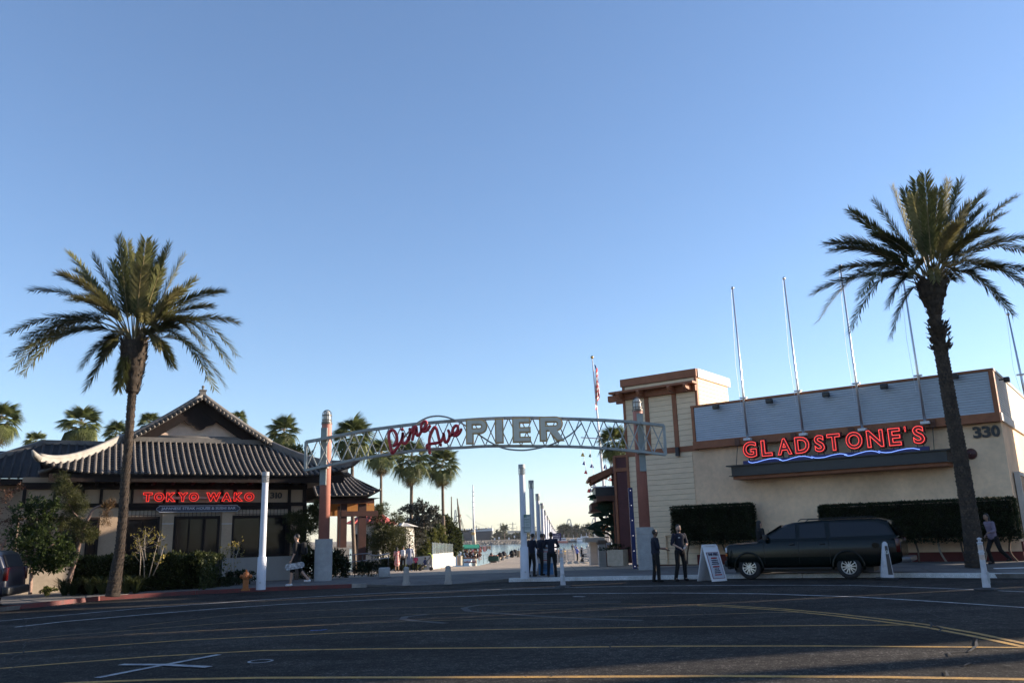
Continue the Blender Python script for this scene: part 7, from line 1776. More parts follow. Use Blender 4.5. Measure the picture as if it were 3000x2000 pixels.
# side profile of lower body and greenhouse (x from front axle at -1.65)
low = [(-2.62, .55), (-2.66, .70), (-2.60, .82), (-2.58, 1.06), (-2.45, 1.13), (-1.3, 1.24), (-1.02, 1.27), (2.30, 1.30), (2.62, 1.27), (2.72, 1.10), (2.74, .62), (2.60, .50), (2.0, .42), (-2.0, .42), (-2.4, .45)]
def loft_body():
    "cross sections along x"
    xs = [-2.66, -2.6, -2.45, -2.2, -1.9, -1.3, -1.05, -.6, 0, .8, 1.6, 2.35, 2.75, 2.93, 3.02]
    top = [1.0, 1.12, 1.16, 1.18, 1.20, 1.225, 1.25, 1.265, 1.27, 1.275, 1.28, 1.285, 1.28, 1.24, 1.12]
    wd = [.80, .88, .93, .95, .96, .96, .96, .96, .96, .96, .96, .95, .93, .90, .86]
    bt = [.50, .44, .40, .38, .38, .38, .38, .38, .38, .38, .38, .38, .42, .48, .56]
    b = MB(True); V = []; n = 0
    for x, z1, w, z0 in zip(xs, top, wd, bt):
        h = z1-z0
        prof = [(0, z0), (w-.12, z0), (w-.03, z0+.08), (w, z0+.22), (w+.005, z0+.45*h), (w, z0+.62*h), (w-.015, z1-.10), (w-.05, z1-.03), (w-.14, z1), (0, z1+.015)]
        ring = [(x, -y, z) for y, z in prof]+[(x, y, z) for y, z in prof[-2:0:-1]]
        n = len(ring); V += ring
    k = len(xs); b.add(V, [(i*n+j, i*n+(j+1) % n, (i+1)*n+(j+1) % n, (i+1)*n+j) for i in range(k-1) for j in range(n)]+[tuple(range(n)), tuple(range(k*n-1, (k-1)*n-1, -1))])
    return b
bm_ = loft_body(); me = bm_.mesh('body', mCar)
# cut wheel arches with boolean
body = add_mesh('body', me, sv)
def cyl(x, r, y0, y1):
    b = MB(); b.lathe([(r, y0), (r, y1)], (x, 0, .39), 28, (Vector((1, 0, 0)), Vector((0, 0, 1)), Vector((0, -1, 0)))); o = add_mesh('cut', b.mesh('cut', mCarD)); return o
cuts = [cyl(x, .47, y0, y1) for x in (-1.65, 1.65) for y0, y1 in ((.55, 1.2), (-1.2, -.55))]
for c in cuts:
    m_ = body.modifiers.new('b', 'BOOLEAN'); m_.object = c; m_.operation = 'DIFFERENCE'; m_.solver = 'EXACT'
dg = bpy.context.evaluated_depsgraph_get(); nm = bpy.data.meshes.new_from_object(body.evaluated_get(dg)); body.modifiers.clear(); body.data = nm; sharp(nm, .75)
for c in cuts: bpy.data.objects.remove(c)
if not nm.materials: nm.materials.append(mCar)
# greenhouse
gx = [(-1.32, 1.23), (-.45, 1.74), (-.10, 1.82), (.5, 1.86), (1.6, 1.88), (2.55, 1.87), (2.76, 1.80), (2.96, 1.28)]
b = MB(True); V = []
for x, z in gx:
    t_ = (z-1.23)/.64; w0 = .90; w1 = .90-.20*t_
    ring = [(x, -w0, 1.22), (x, -w1, max(1.225, z-.07)), (x, -w1+.09, max(1.23, z-.005)), (x, 0, z+.012), (x, w1-.09, max(1.23, z-.005)), (x, w1, max(1.225, z-.07)), (x, w0, 1.22)]; V += ring
n = 7; b.add(V, [(i*n+j, i*n+j+1, (i+1)*n+j+1, (i+1)*n+j) for i in range(len(gx)-1) for j in range(n-1)])
gh = add_mesh('cabin', sharp(b.mesh('cabin', mCar), .5), sv)
def sidepane(name, pts, y=-.0, mat=mCarG, th=.012):
    out = []
    for x, z in pts:
        t_ = (z-1.22)/.56; w = .905-.175*t_; out.append((x, z, w))
    b = MB(); k = len(out); a = [(x, -(w+th), z) for x, z, w in out]; c = [(x, -(w-.02), z) for x, z, w in out]
    b.add(a+c, [tuple(range(k)), tuple(range(2*k-1, k-1, -1))]+[(i, k+i, k+(i+1) % k, (i+1) % k) for i in range(k)])
    return b
for nm_, pts in (('front_window', [(-1.02, 1.30), (-.36, 1.69), (-.05, 1.745), (.02, 1.745), (.02, 1.30)]), ('rear_window', [(.16, 1.30), (.16, 1.75), (.98, 1.775), (1.02, 1.30)]), ('quarter_window', [(1.16, 1.31), (1.14, 1.775), (2.36, 1.77), (2.58, 1.64), (2.70, 1.33)])):
    q = sidepane(nm_, pts); mm = q.mesh(nm_, mCarG); w_ = add_mesh(nm_, mm, sv); w2 = add_mesh(nm_, mm, sv); w2.scale = (1, -1, 1)
b = MB(); f = lambda x, w, z: (x, w, z)
b.add([(-1.30, -.80, 1.262), (-.47, -.66, 1.735), (-.47, .66, 1.735), (-1.30, .80, 1.262)], [(0, 1, 2, 3)]); ws_me = b.mesh('windscreen', mCarG)
for v in ws_me.vertices: v.co += Vector((-.035, 0, .02))
add_mesh('windscreen', ws_me, sv)
b = MB(); b.add([(2.77, -.66, 1.74), (2.96, -.82, 1.31), (2.96, .82, 1.31), (2.77, .66, 1.74)], [(0, 1, 2, 3)]); q = b.mesh('back_window', mCarG)
for v in q.vertices: v.co += Vector((.025, 0, .01))
add_mesh('back_window', q, sv)
# wheels with seven-slot alloy
def wheel(x, y, mat):
    w = thing_child = bpy.data.objects.new('wheel', None); link(w); w.parent = sv; w.location = (x, y, .39)
    return w
sgn = None
def wheel_parts(x, near):
    ax = (Vector((1, 0, 0)), Vector((0, 0, 1)), Vector((0, -1, 0) if near else (0, 1, 0)))
    y = -(hw-.13) if near else (hw-.13)
    b = MB(True); b.lathe([(.25, -.11), (.36, -.12), (.385, -.10), (.39, -.05), (.39, .05), (.385, .10), (.36, .12), (.27, .125), (.245, .11), (.245, .02)], (x, y, .39), 36, ax); wh = add_mesh('wheel', sharp(b.mesh('wheel', mTyre), .8), sv)
    b = MB(); b.lathe([(.245, -.02), (.245, .115), (.232, .118), (.228, .06)], (x, y, .39), 36, ax, caps=False); b.lathe([(.001, .03), (.235, .03)], (x, y, .39), 24, ax, caps=False); add_mesh('rim_barrel', b.mesh('rim', mCarD), wh)
    b = MB(); c = Vector((x, y, .39))
    b.lathe([(.228, .085), (.245, .117), (.236, .122), (.215, .10)], c, 36, ax, caps=False)
    for i in range(6):
        a = i*math.pi/3+.3; d = ax[0]*math.cos(a)+ax[1]*math.sin(a); s = -ax[0]*math.sin(a)+ax[1]*math.cos(a)
        for k in (-1, 1):
            p0 = c+d*.06+s*.012*k+ax[2]*.10; p1 = c+d*.225+s*.055*k+ax[2]*.105; b.bar(p0, p1, .032, .03, up=ax[2])
    b.lathe([(.075, .08), (.075, .108), (.035, .115), (.001, .116)], c, 20, ax); al = add_mesh('alloy', b.mesh('alloy', mChrome), wh)
    b = MB(); [b.lathe([(.01, .108), (.01, .118)], c+(ax[0]*math.cos(i*math.pi/3)+ax[1]*math.sin(i*math.pi/3))*.052, 8, ax) for i in range(6)]; add_mesh('lug_nuts', b.mesh('lug', mCarD), wh, kind='stuff')
for x in (-1.65, 1.65):
    for near in (True, False): wheel_parts(x, near)
def arch(x):
    b = MB(True); pts = []
    for i in range(17):
        a = math.pi*(-.06+1.12*i/16); pts.append((x+.485*math.cos(a), -hw-.012, .39+.485*math.sin(a)))
    b.tube(pts, .035, 8); add_mesh('arch_flare', b.mesh('arch_flare', mCar), sv)
arch(-1.65); arch(1.65)
for x in (-1.65, 1.65):
    b = MB(); b.box((x, 0, .5), (.9, 1.1, .5)); add_mesh('wheel_well', b.mesh('wheel_well', mCarD), sv)
b = MB(); b.box((0, 0, .3), (4.6, 1.2, .18)); add_mesh('underbody', b.mesh('underbody', mCarD), sv)
b = MB(); b.box((0, -hw+.02, .345), (2.25, .16, .05)); add_mesh('running_board', bevel(b.mesh('running_board', mCarD), .015), sv)
b = MB(); b.box((-2.66, 0, .52), (.16, 1.8, .2)); b.box((-2.55, 0, .38), (.2, 1.6, .1)); add_mesh('front_bumper', bevel(b.mesh('front_bumper', mCarD), .04), sv)
b = MB(); b.box((3.1, 0, .58), (.2, 1.84, .16)); add_mesh('rear_bumper', bevel(b.mesh('rear_bumper', M('bumper_steel', (.10, .10, .11), rough=.4, bump=0, metal=.6)), .03), sv)
for s_ in (-1, 1):
    b = MB(); b.box((-2.585, s_*.76, .97), (.1, .30, .16)); add_mesh('headlight', bevel(b.mesh('headlight', M('headlight', (.6, .62, .66), rough=.1, bump=0, var=0)), .02), sv)
    b = MB(); b.box((-2.585, s_*.80, .815), (.1, .26, .09)); add_mesh('indicator', bevel(b.mesh('indicator', M('indicator_amber', (.6, .14, .01), rough=.2, bump=0, var=0)), .02), sv)
    b = MB(); b.box((2.95, s_*.86, 1.02), (.1, .12, .42)); add_mesh('tail_light', bevel(b.mesh('tail_light', M('tail_red', (.05, .003, .003), rough=.2, bump=0, var=0)), .02), sv)
    b = MB(); b.box((-.98, s_*1.04, 1.36), (.14, .2, .2)); add_mesh('mirror', bevel(b.mesh('mirror', mCarD), .04, 3), sv)
b = MB(); b.box((-2.64, 0, .93), (.06, 1.2, .26)); add_mesh('grille', bevel(b.mesh('grille', mCarD), .02), sv)
for x in (.0, 1.0):
    b = MB(); b.box((x-.12, -hw-.02, 1.12), (.17, .04, .045)); add_mesh('door_handle', bevel(b.mesh('door_handle', mCarD), .012), sv)
for x in (-1.08, .09, 1.09): b = MB(); b.box((x, -hw-.001, .85), (.008, .012, .72)); add_mesh('door_gap', b.mesh('door_gap', mCarD), sv)
b = MB(); b.box((0, -hw-.004, .74), (2.3, .025, .05)); add_mesh('side_moulding', b.mesh('side_moulding', mCar), sv)
for s_ in (-.62, .62):
    b = MB(True); b.tube([(.1, s_, 1.86), (.2, s_, 1.92), (2.3, s_, 1.93), (2.42, s_, 1.87)], .016, 6); add_mesh('roof_rail', b.mesh('roof_rail', mCarD), sv)
b = MB(True); b.tube([(-1.2, .78, 1.25), (-1.32, .8, 1.62)], .006, 4); add_mesh('aerial', b.mesh('aerial', mCarD), sv)
b = MB(); b.lathe([(.09, 0), (.09, .006)], (2.45, -hw-.008, 1.03), 20, (Vector((1, 0, 0)), Vector((0, 0, 1)), Vector((0, -1, 0)))); add_mesh('fuel_flap', b.mesh('fuel_flap', mCar), sv)
for o in sv.children:
    if o.type == 'MESH' and not o.name.startswith(('wheel', 'arch', 'rear_window')):
        for v in o.data.vertices:
            if v.co.x < -2.12: v.co.x = -2.12+(v.co.x+2.12)*.68
            elif v.co.x > 2.14: v.co.x = 2.14+(v.co.x-2.14)*1.32
# dark van tail at the left edge
mVan = M('van_blue', (.006, .008, .022), rough=.35, var=.1, bump=0, coat=.5)
qv = G(82, 1790); vx = P(46, 1700, 23.6).x; van = thing('parked_van', 'rear of a dark blue vehicle cut off by the left edge of the photo', 'car', (vx, 23.6, gz(vx)), .24); van.scale = (.93, .93, .93)
b = MB(True); V = []; secs = [(0, .45, .62, 1.02), (-.02, .5, .85, 1.02), (-.12, 1.0, .95, 1.0)]
prof = [(0.0, .42), (.03, .62), (.02, .95), (-.04, 1.18), (-.22, 1.62), (-.42, 1.72), (-2.2, 1.76), (-4.4, 1.70), (-4.5, .40)]
b = MB(); pts = prof; k = len(pts); A_ = [(x, -.9, z) for x, z in pts]; B2 = [(x, .9, z) for x, z in pts]
b.add(A_+B2, [tuple(range(k)), tuple(range(2*k-1, k-1, -1))]+[(i, k+i, k+(i+1) % k, (i+1) % k) for i in range(k)]); add_mesh('body', bevel(b.mesh('body', mVan), .09, 3, .3), van)
b = MB(); b.box((.04, 0, .58), (.2, 1.86, .24)); add_mesh('rear_bumper', bevel(b.mesh('rear_bumper', mCarD), .06, 3), van)
for s_ in (-1, 1): b = MB(); b.box((-.02, s_*.84, 1.05), (.12, .14, .38)); add_mesh('tail_light', bevel(b.mesh('tail_light', M('tail_red', (0, 0, 0))), .03), van)
b = MB(); b.add([(-.075, -.72, 1.24), (-.075, .72, 1.24), (-.23, .66, 1.6), (-.23, -.66, 1.6)], [(0, 1, 2, 3)]); q = b.mesh('back_window', mDark)
for v in q.vertices: v.co += Vector((.03, 0, .01))
add_mesh('back_window', q, van)
b = MB(); b.add([(-.6, -.905, 1.2), (-2.2, -.905, 1.2), (-2.2, -.905, 1.62), (-.75, -.905, 1.62)], [(0, 1, 2, 3)]); add_mesh('side_window', b.mesh('side_window', mCarG), van)
for x in (-.95, -3.6):
    for y in (-.82, .82): b = MB(); b.lathe([(.2, -.11), (.31, -.11), (.33, -.08), (.33, .08), (.31, .11), (.2, .11)], (x, y, .33), 24, (Vector((1, 0, 0)), Vector((0, 0, 1)), Vector((0, 1, 0)))); add_mesh('wheel', sharp(b.mesh('wheel', mTyre)), van)
# ---------------------------------------------------------------- pier furniture and the harbour beyond
mFenceW = M('fence_white', (.44, .42, .39), rough=.7, var=.08, scale=3, bump=.05)
mBench = M('bench_wood', (.30, .22, .16), rough=.8, var=.2, scale=4, bump=.2)
# white terrace wall with glass windscreen
tw = thing('terrace_wall', 'white panelled terrace wall topped by glass wind screens', 'wall', GP(1266, 1668))
wa, wb_ = GP(1266, 1667), GP(1335, 1656)
hA = P(1266, 1622, wa.y)[2]; hB_ = P(1335, 1616, wb_.y)[2]; gA = P(1266, 1588, wa.y)[2]; gB = P(1335, 1593, wb_.y)[2]
d_ = (wb_-wa); n = 7
mGl = M('screen_glass', (.42, .52, .55), rough=.08, var=.15, scale=2, bump=0, alpha=.45)
for i in range(n):
    f0, f1 = i/n+.004, (i+1)/n-.004; p, q = wa+d_*f0, wa+d_*f1; h0_, h1_ = hA+(hB_-hA)*f0, hA+(hB_-hA)*f1
    b = MB(); o = Vector((.12, -.03, 0)); b.add([p, q, Vector((q.x, q.y, h1_)), Vector((p.x, p.y, h0_)), p-o, q-o, Vector((q.x, q.y, h1_))-o, Vector((p.x, p.y, h0_))-o], [(0, 1, 2, 3), (7, 6, 5, 4), (0, 4, 5, 1), (3, 2, 6, 7), (0, 3, 7, 4), (1, 5, 6, 2)]); b.obj('wall_panel', mFenceW, tw)
    g0_, g1_ = gA+(gB-gA)*f0, gA+(gB-gA)*f1
    for k in range(2):
        s0, s1 = f0+(f1-f0)*k/2+.003, f0+(f1-f0)*(k+1)/2-.003; p, q = wa+d_*s0, wa+d_*s1
        b = MB(); hh0, hh1 = hA+(hB_-hA)*s0, hA+(hB_-hA)*s1; b.add([Vector((p.x, p.y, hh0)), Vector((q.x, q.y, hh1)), Vector((q.x, q.y, g1_)), Vector((p.x, p.y, g0_))], [(0, 1, 2, 3)]); b.obj('glass_pane', mGl, tw)
        b = MB(); b.bar(Vector((p.x, p.y, hh0)), Vector((p.x, p.y, g0_+.02)), .03, .03); b.obj('glass_post', mPoleG, tw)
b = MB(); b.add([wa+Vector((-.15, .04, 0)), wa+Vector((-3.2, 1.0, 0)), Vector((wa.x-3.2, wa.y+1, hA-.3)), Vector((wa.x-.15, wa.y+.04, hA-.1))], [(0, 1, 2, 3)]); b.obj('end_wall', mFenceW, tw)
# litter bin, striped rack, green post
q = GP(1347, 1655); h = P(1347, 1628, q.y)[2]-q.z
t = thing('litter_bin', 'round ribbed cream litter bin at the end of the terrace wall', 'bin', q, 0, 'litter bins on the pier')
b = MB(); prof = []; k = 9
for i in range(k): prof += [(.29, h*i/k), (.30, h*(i+.1)/k), (.30, h*(i+.85)/k), (.29, h*(i+.95)/k)]
b.lathe(prof+[(.33, h*.96), (.33, h)], (0, 0, 0), 20); add_mesh('drum', sharp(b.mesh('drum', M('bin_cream', (.42, .36, .28), rough=.8, bump=.1))), t)
b = MB(); b.lathe([(.2, h), (.2, h+.01)], (0, 0, 0), 16); add_mesh('opening', b.mesh('opening', mDark), t)
q = GP(1520, 1631); t2 = thing('litter_bin', 'tan litter bin among the far benches on the pier', 'bin', q, 0, 'litter bins on the pier')
h2 = P(1520, 1612, q.y)[2]-q.z; b = MB(); b.lathe([(.3, 0), (.34, h2*.9), (.36, h2*.92), (.36, h2)], (0, 0, 0), 16); add_mesh('drum', sharp(b.mesh('drum', M('bin_tan', (.26, .19, .12), rough=.8, bump=.1))), t2); b = MB(); b.box((0, 0, h2+.2), (.25, .25, .25)); add_mesh('lid', b.mesh('lid', mPoleG), t2)
q = GP(1343, 1652); t = thing('striped_display', 'narrow rack of black and white striped goods by the vendor cart', 'display rack', q+Vector((0, .6, 0)))
ht = P(1345, 1598, q.y)[2]-q.z
for i in range(8): b = MB(); b.box((0, 0, ht*(.32+.085*i)), (.42, .2, .07)); add_mesh('striped_item', bevel(b.mesh('striped_item', CB if i % 2 else mWhiteP), .015), t)
b = MB(); [b.bar((x, 0, 0), (x, 0, ht), .03, .03) for x in (-.23, .23)]; add_mesh('frame', b.mesh('frame', mWhiteP), t, kind='stuff')
q = GP(1357, 1656); b = MB(True); b.tube([q, P(1355, 1562, q.y)], .035, 8); b.obj('sign_post', M('post_green', (.05, .10, .07), rough=.5, bump=0), None, 'thin green and grey metal post left of the vendor cart', 'post')
# vendor cart with hats
q0 = GP(1362, 1652); q1 = GP(1404, 1652); Yv = q0.y
vc = thing('vendor_cart', 'vendor cart with green awning and rows of hats and toys', 'market cart', (q0+q1)/2)
zA_ = P(1380, 1597, Yv)[2]; zA0 = P(1380, 1601, Yv)[2]
x0_, x1_ = P(1345, 1600, Yv).x, P(1405, 1600, Yv).x
b = MB(); b.add([(x0_, Yv-.7, zA0-.1), (x1_, Yv-.7, zA0-.1), (x1_-.1, Yv+.2, zA_+.12), (x0_+.1, Yv+.2, zA_+.12), (x1_, Yv+1, zA0), (x0_, Yv+1, zA0)], [(0, 1, 2, 3), (3, 2, 4, 5)]); b.add([(x0_, Yv-.7, zA0-.1), (x1_, Yv-.7, zA0-.1), (x1_, Yv-.72, zA0-.22), (x0_, Yv-.72, zA0-.22)], [(0, 1, 2, 3)]); b.obj('awning', M('awning_green', (.03, .28, .17), rough=.8, bump=0), vc)
b = MB(); zt_c = P(1380, 1633, Yv)[2]; b.box(((x0_+x1_)/2+.1, Yv, zt_c), ((x1_-x0_)*.8, 1.1, .18)); b.obj('counter', M('cart_brown', (.2, .09, .045), rough=.7, bump=.1), vc)
b = MB(); zt_d = P(1380, 1646, Yv)[2]; b.box(((x0_+x1_)/2+.1, Yv, zt_d), ((x1_-x0_)*.6, .8, .1)); [b.box(((x0_+x1_)/2+sx, Yv+sy, (zt_c+q0.z)/2), (.05, .05, zt_c-q0.z)) for sx in (-.8, .8) for sy in (-.4, .4)]; b.obj('undershelf', M('cart_brown', (0, 0, 0)), vc, kind='stuff')
for x in (x0_+.12, x1_-.12): b = MB(); b.bar((x, Yv-.6, q0.z), (x, Yv-.6, zA0-.1), .04, .04); b.obj('awning_pole', mPoleG, vc)
hc = [M('hat_'+n_, c, rough=.9, bump=.1) for n_, c in (('tan', (.32, .2, .1)), ('dark', (.03, .02, .02)), ('red', (.35, .05, .04)), ('white', (.55, .5, .45)), ('brown', (.14, .07, .04)), ('pink', (.5, .2, .18)))]
b = MB(); b.lathe([(.14, 0), (.15, .012), (.09, .02), (.075, .09), (.04, .10), (.001, .1)], (0, 0, 0), 12); hat = [b.mesh('hat', m_) for m_ in hc]
rr = random.Random(5)
for i in range(58):
    x = rr.uniform(x0_+.15, x1_+.15); z = zt_c+.1+rr.random()*(zA0-.35-zt_c); o = add_mesh('hat', hat[rr.choice((0, 1, 1, 2, 3, 4, 4, 4, 5))], vc, Vector((x, Yv-.55+rr.uniform(-.1, .3), z))-wl(vc), (rr.uniform(.9, 1.6), rr.uniform(-.4, .4), rr.uniform(-.3, .3)))
b = MB(True); [b.ball((x1_+rr.uniform(-.15, .25), Yv-.6+rr.uniform(-.1, .2), q0.z+rr.uniform(.45, 1.9)), rr.uniform(.035, .06), 8, 5) for i in range(60)]; b.obj('toy_bunch', M('toys_pink', (.45, .18, .13), rgb2=(.2, .08, .05), scale=6, rough=.9), vc, kind='stuff')
b = MB(); [b.box((x0_+.3+rr.random()*2, Yv-.45+rr.uniform(0, .3), zt_d+.08+rr.random()*.08), (.14, .1, .1)) for i in range(18)]; b.obj('goods', M('goods_mixed', (.5, .5, .6), rgb2=(.4, .1, .1), scale=6, rough=.6), vc, kind='stuff')
# clothes rail
ra = GP(1408, 1648); rb2 = GP(1440, 1644); cr_ = thing('clothes_rail', 'rail of hanging clothes and scarves right of the vendor cart', 'clothes rail', (ra+rb2)/2)
zR = P(1420, 1599, ra.y)[2]; b = MB(); b.bar((ra.x-.1, ra.y, zR), (rb2.x, rb2.y, zR), .04, .04); b.bar((ra.x-.1, ra.y, ra.z), (ra.x-.1, ra.y, zR), .04, .04); b.bar((rb2.x, rb2.y, ra.z), (rb2.x, rb2.y, zR), .04, .04); b.obj('rail', mBlack, cr_)
for i in range(11):
    f = i/11; p = Vector((ra.x+(rb2.x-ra.x)*f, ra.y+(rb2.y-ra.y)*f, zR)); L_ = rr.uniform(.3, .75); b = MB(); b.box(p-Vector((0, 0, L_/2+.03)), (.1, .12, L_)); b.obj('garment', rr.choice(hc), cr_)
# covered stall table, benches, black bags
q = GP(1446, 1652); t = thing('covered_table', 'low table covered by a dark green cloth with pinkish goods', 'table', q)
wq = 56*q.y/2500; b = MB(); b.box((wq*.0, 0, .62), (wq*.55, .9, .55)); add_mesh('cloth', bevel(b.mesh('cloth', M('cloth_green', (.02, .06, .045), rough=.9, bump=.2)), .05, 2), t)
for x in (-.25, .25): b = MB(); b.box((x*wq*.7, 0, .2), (.06, .6, .4)); add_mesh('leg', b.mesh('leg', mPoleG), t)
b = MB(True); [b.ball((x*.2, rr.uniform(-.2, .2), .95), (.16, .2, .07), 8, 5) for x in (-2, -1, 0, 1, 2)]; add_mesh('goods', b.mesh('goods', M('toys_pink', (0, 0, 0))), t, kind='stuff')
q = P(1440, 1625, 105); t = thing('tent_heap', 'heaped brown and grey bundle behind the green covered table', 'bundle', Vector((q.x, 105, gz(0, 105, KERB))))
b = MB(True); b.ball((0, 0, .45), (.28, .3, .8), 12, 8); b.ball((.35, 0, .35), (.4, .4, .6), 12, 8); me = b.mesh('bundle', M('bundle_brown', (.16, .12, .09), rgb2=(.05, .05, .05), scale=3, rough=.9, bump=.4))
for v in me.vertices: v.co += Vector(noise.noise_vector(v.co*2.5))*.12
add_mesh('bundle', me, t)
def bench(px, py, s, lab):
    q = GP(px, py); t = thing('bench', lab, 'bench', q, math.atan2(1, .06)-math.pi/2+.0, 'stone legged benches along the pier edge')
    b = MB(); b.box((0, 0, .44), (.55, 2.2, .09)); add_mesh('seat', bevel(b.mesh('seat', mBench), .015), t)
    for y in (-.75, .75): b = MB(); b.box((0, y, .2), (.4, .2, .4)); add_mesh('leg', b.mesh('leg', mFenceW), t)
for i, (x, y) in enumerate(((1461, 1644), (1474, 1639.5), (1487, 1635), (1497, 1631.5), (1506, 1628.5))): bench(x, y, 1, ['nearest', 'second', 'third', 'fourth', 'farthest'][i]+' wooden bench in the row along the left pier edge')
for i, (x, y) in enumerate(((1465, 1625), (1476, 1622), (1500, 1616), (1509, 1613))):
    q = P(x, y, 112+i*8); z0 = gz(0, 112, KERB); b = MB(True); b.ball((q.x, q.y, z0+.55), (.42, .42, .55), 12, 8); b.obj('black_bag', mDark if i % 2 else CB, None, ['leftmost', 'second', 'third', 'rightmost'][i]+' of the dark rounded bundles behind the pier benches', 'bundle', 'dark bundles along the pier rail')
# left pier railing
b0_, b1_ = GP(1425, 1650), GP(1541, 1614); rl = thing('pier_railing', 'dark pipe railing along the left pier edge', 'railing', (b0_+b1_)/2)
for z_ in (.55, 1.0): b = MB(True); b.tube([b0_+Vector((-.35, 0, z_)), b1_+Vector((-.35, 0, z_))], .016, 6); b.obj('rail', mBlack, rl)
for i in range(19): p = b0_+(b1_-b0_)*(i/18)+Vector((-.35, 0, 0)); b = MB(); b.bar(p, p+Vector((0, 0, 1.05)), .035, .035); b.obj('rail_post', mBlack, rl)
# white fence with steps at the right
f0_, f1_ = GP(1655, 1645), GP(1800, 1640)
zt_f = P(1665, 1613, f0_.y)[2]
wf = thing('white_fence', 'white slatted pier fence behind the pushchair', 'fence', f0_)
Xs = [P(x, 1640, f0_.y+2).x for x in (1652, 1664, 1682, 1690)]; Yf = f0_.y+2
for i in range(7): b = MB(); b.box(((Xs[0]+Xs[2])/2, Yf, gz(3, Yf, KERB)+.12+.16*i), (Xs[2]-Xs[0], .04, .09)); b.obj('rail_board', mFenceW, wf)
for x in Xs[:3]: b = MB(); b.box((x, Yf-.05, gz(3, Yf, KERB)+.65), (.12, .12, 1.3)); b.obj('fence_post', mFenceW, wf)
b = MB(); b.box(((Xs[0]+Xs[2])/2, Yf, gz(3, Yf, KERB)+1.28), (Xs[2]-Xs[0]+.2, .1, .06)); b.obj('top_rail', mPoleG, wf)
# right-hand slatted run towards the kiosk
pA, pB = Vector((P(1706, 1640, 92).x, 92, gz(5, 92))), Vector((P(1730, 1650, 66).x, 66, gz(4, 66)))
for i in range(7):
    b = MB(); z_ = .24+.17*i; b.bar(pA+Vector((0, 0, z_)), pB+Vector((0, 0, z_)), .05, .11); b.obj('rail_board', mFenceW, wf)
for p in (pA, pB): b = MB(); b.box((p.x, p.y, p.z+.75), (.14, .14, 1.35)); b.obj('fence_post', mFenceW, wf)
b = MB()
for x in (1704, 1724): 
    p = P(x, 1625, 120); z0 = gz(4, 120, KERB); t = thing('dock_post', 'white capped dock post with pointed top, '+('left' if x == 1704 else 'right')+' of the two by the water', 'post', Vector((p.x, 120, z0)), 0, 'white capped dock posts')
    zp = P(x, 1606 if x == 1704 else 1601, 120)[2]; b = MB(); b.box((0, 0, (zp-z0)/2), (.5, .5, zp-z0)); add_mesh('shaft', b.mesh('shaft', mFenceW), t); b = MB(); b.lathe([(.4, 0), (.001, .35)], (0, 0, zp-z0), 4); add_mesh('cap', b.mesh('cap', mFenceW), t)
# kiosk with grey roof slab and counter
k0 = GP(1738, 1650); Yk = 50
kx0, kx1 = P(1731, 1640, Yk).x, P(1754, 1640, Yk).x; kz = P(1740, 1587, Yk)[2]; kz1 = P(1740, 1574, Yk)[2]
ko = thing('kiosk', 'plain white kiosk with thick grey flat roof right of the pier fence', 'kiosk', Vector(((kx0+kx1)/2, Yk, gz(4, 50, KERB))))
b = MB(); b.box(((kx0+kx1)/2+.4, Yk+.6, (kz-.4)/2), (kx1-kx0+.8, 1.2, kz+.4)); b.obj('wall', mFenceW, ko)
rx0, rx1 = P(1712, 1580, Yk).x, P(1768, 1580, Yk).x; b = MB(); b.box(((rx0+rx1)/2, Yk+.4, (kz+kz1)/2), (rx1-rx0, 2.2, kz1-kz)); b.obj('roof_slab', M('slab_grey', (.26, .29, .28), rough=.9, bump=.3), ko)
b = MB(); b.box(((kx0+kx1)/2+.5, Yk-.012, kz*.5), (.7, .02, kz*.85)); b.obj('shutter', mPoleG, ko)
# low brick counter and menu board
c0_, c1_ = GP(1753, 1650), GP(1778, 1655); zc_ = P(1760, 1592, 44)[2]; Yc_ = 43.5
cx0, cx1 = P(1754, 1640, Yc_).x, P(1776, 1640, Yc_).x
cn = thing('counter_wall', 'low white block wall with dark rocky planting on top', 'wall', Vector(((cx0+cx1)/2, Yc_, gz(4, 43.5, KERB))))
zt2 = P(1765, 1593, Yc_)[2]; n = 8
for i in range(n):
    for k in range(2):
        L_ = (cx1-cx0)/2; o = L_*.25*(i % 2); b = MB(); b.box((cx0+L_*(k+.5), Yc_, -.12+(zt2+.12)*(i+.5)/n), (L_-.015, .4, (zt2+.12)/n-.012)); b.obj('block', mFenceW, cn)
b = MB(); b.box(((cx0+cx1)/2, Yc_+.02, zt2/2), (cx1-cx0-.03, .36, zt2-.03)); b.obj('mortar_core', mPoleG, cn)
b = MB(True); [b.ball((cx0+rr.random()*(cx1-cx0), Yc_+rr.uniform(-.1, .1), zt2+.08), (.12, .15, .13), 7, 5) for i in range(12)]; b.obj('rocks', M('rock_brown', (.2, .15, .11), rough=.95, bump=.4), cn, kind='stuff')
mx0, mx1 = P(1776, 1600, 42.8).x, P(1789, 1600, 42.8).x; mz1, mz0 = P(1782, 1589, 42.8)[2], P(1782, 1617, 42.8)[2]
t = thing('menu_board', 'white menu sheet with a picture on a dark wooden stand by the maroon wall', 'menu board', Vector(((mx0+mx1)/2, 42.8, gz(5, 42.8, KERB))))
b = MB(); b.box(((mx0+mx1)/2, 42.85, (mz1+gz(5, 43, KERB))/2), (mx1-mx0+.05, .1, mz1-gz(5, 43, KERB))); b.obj('stand', mTrimD, t); b = MB(); b.box(((mx0+mx1)/2, 42.78, (mz0+mz1)/2), (mx1-mx0, .02, mz1-mz0)); b.obj('sheet', M('paper', (.5, .5, .55), rough=.8, bump=0), t)
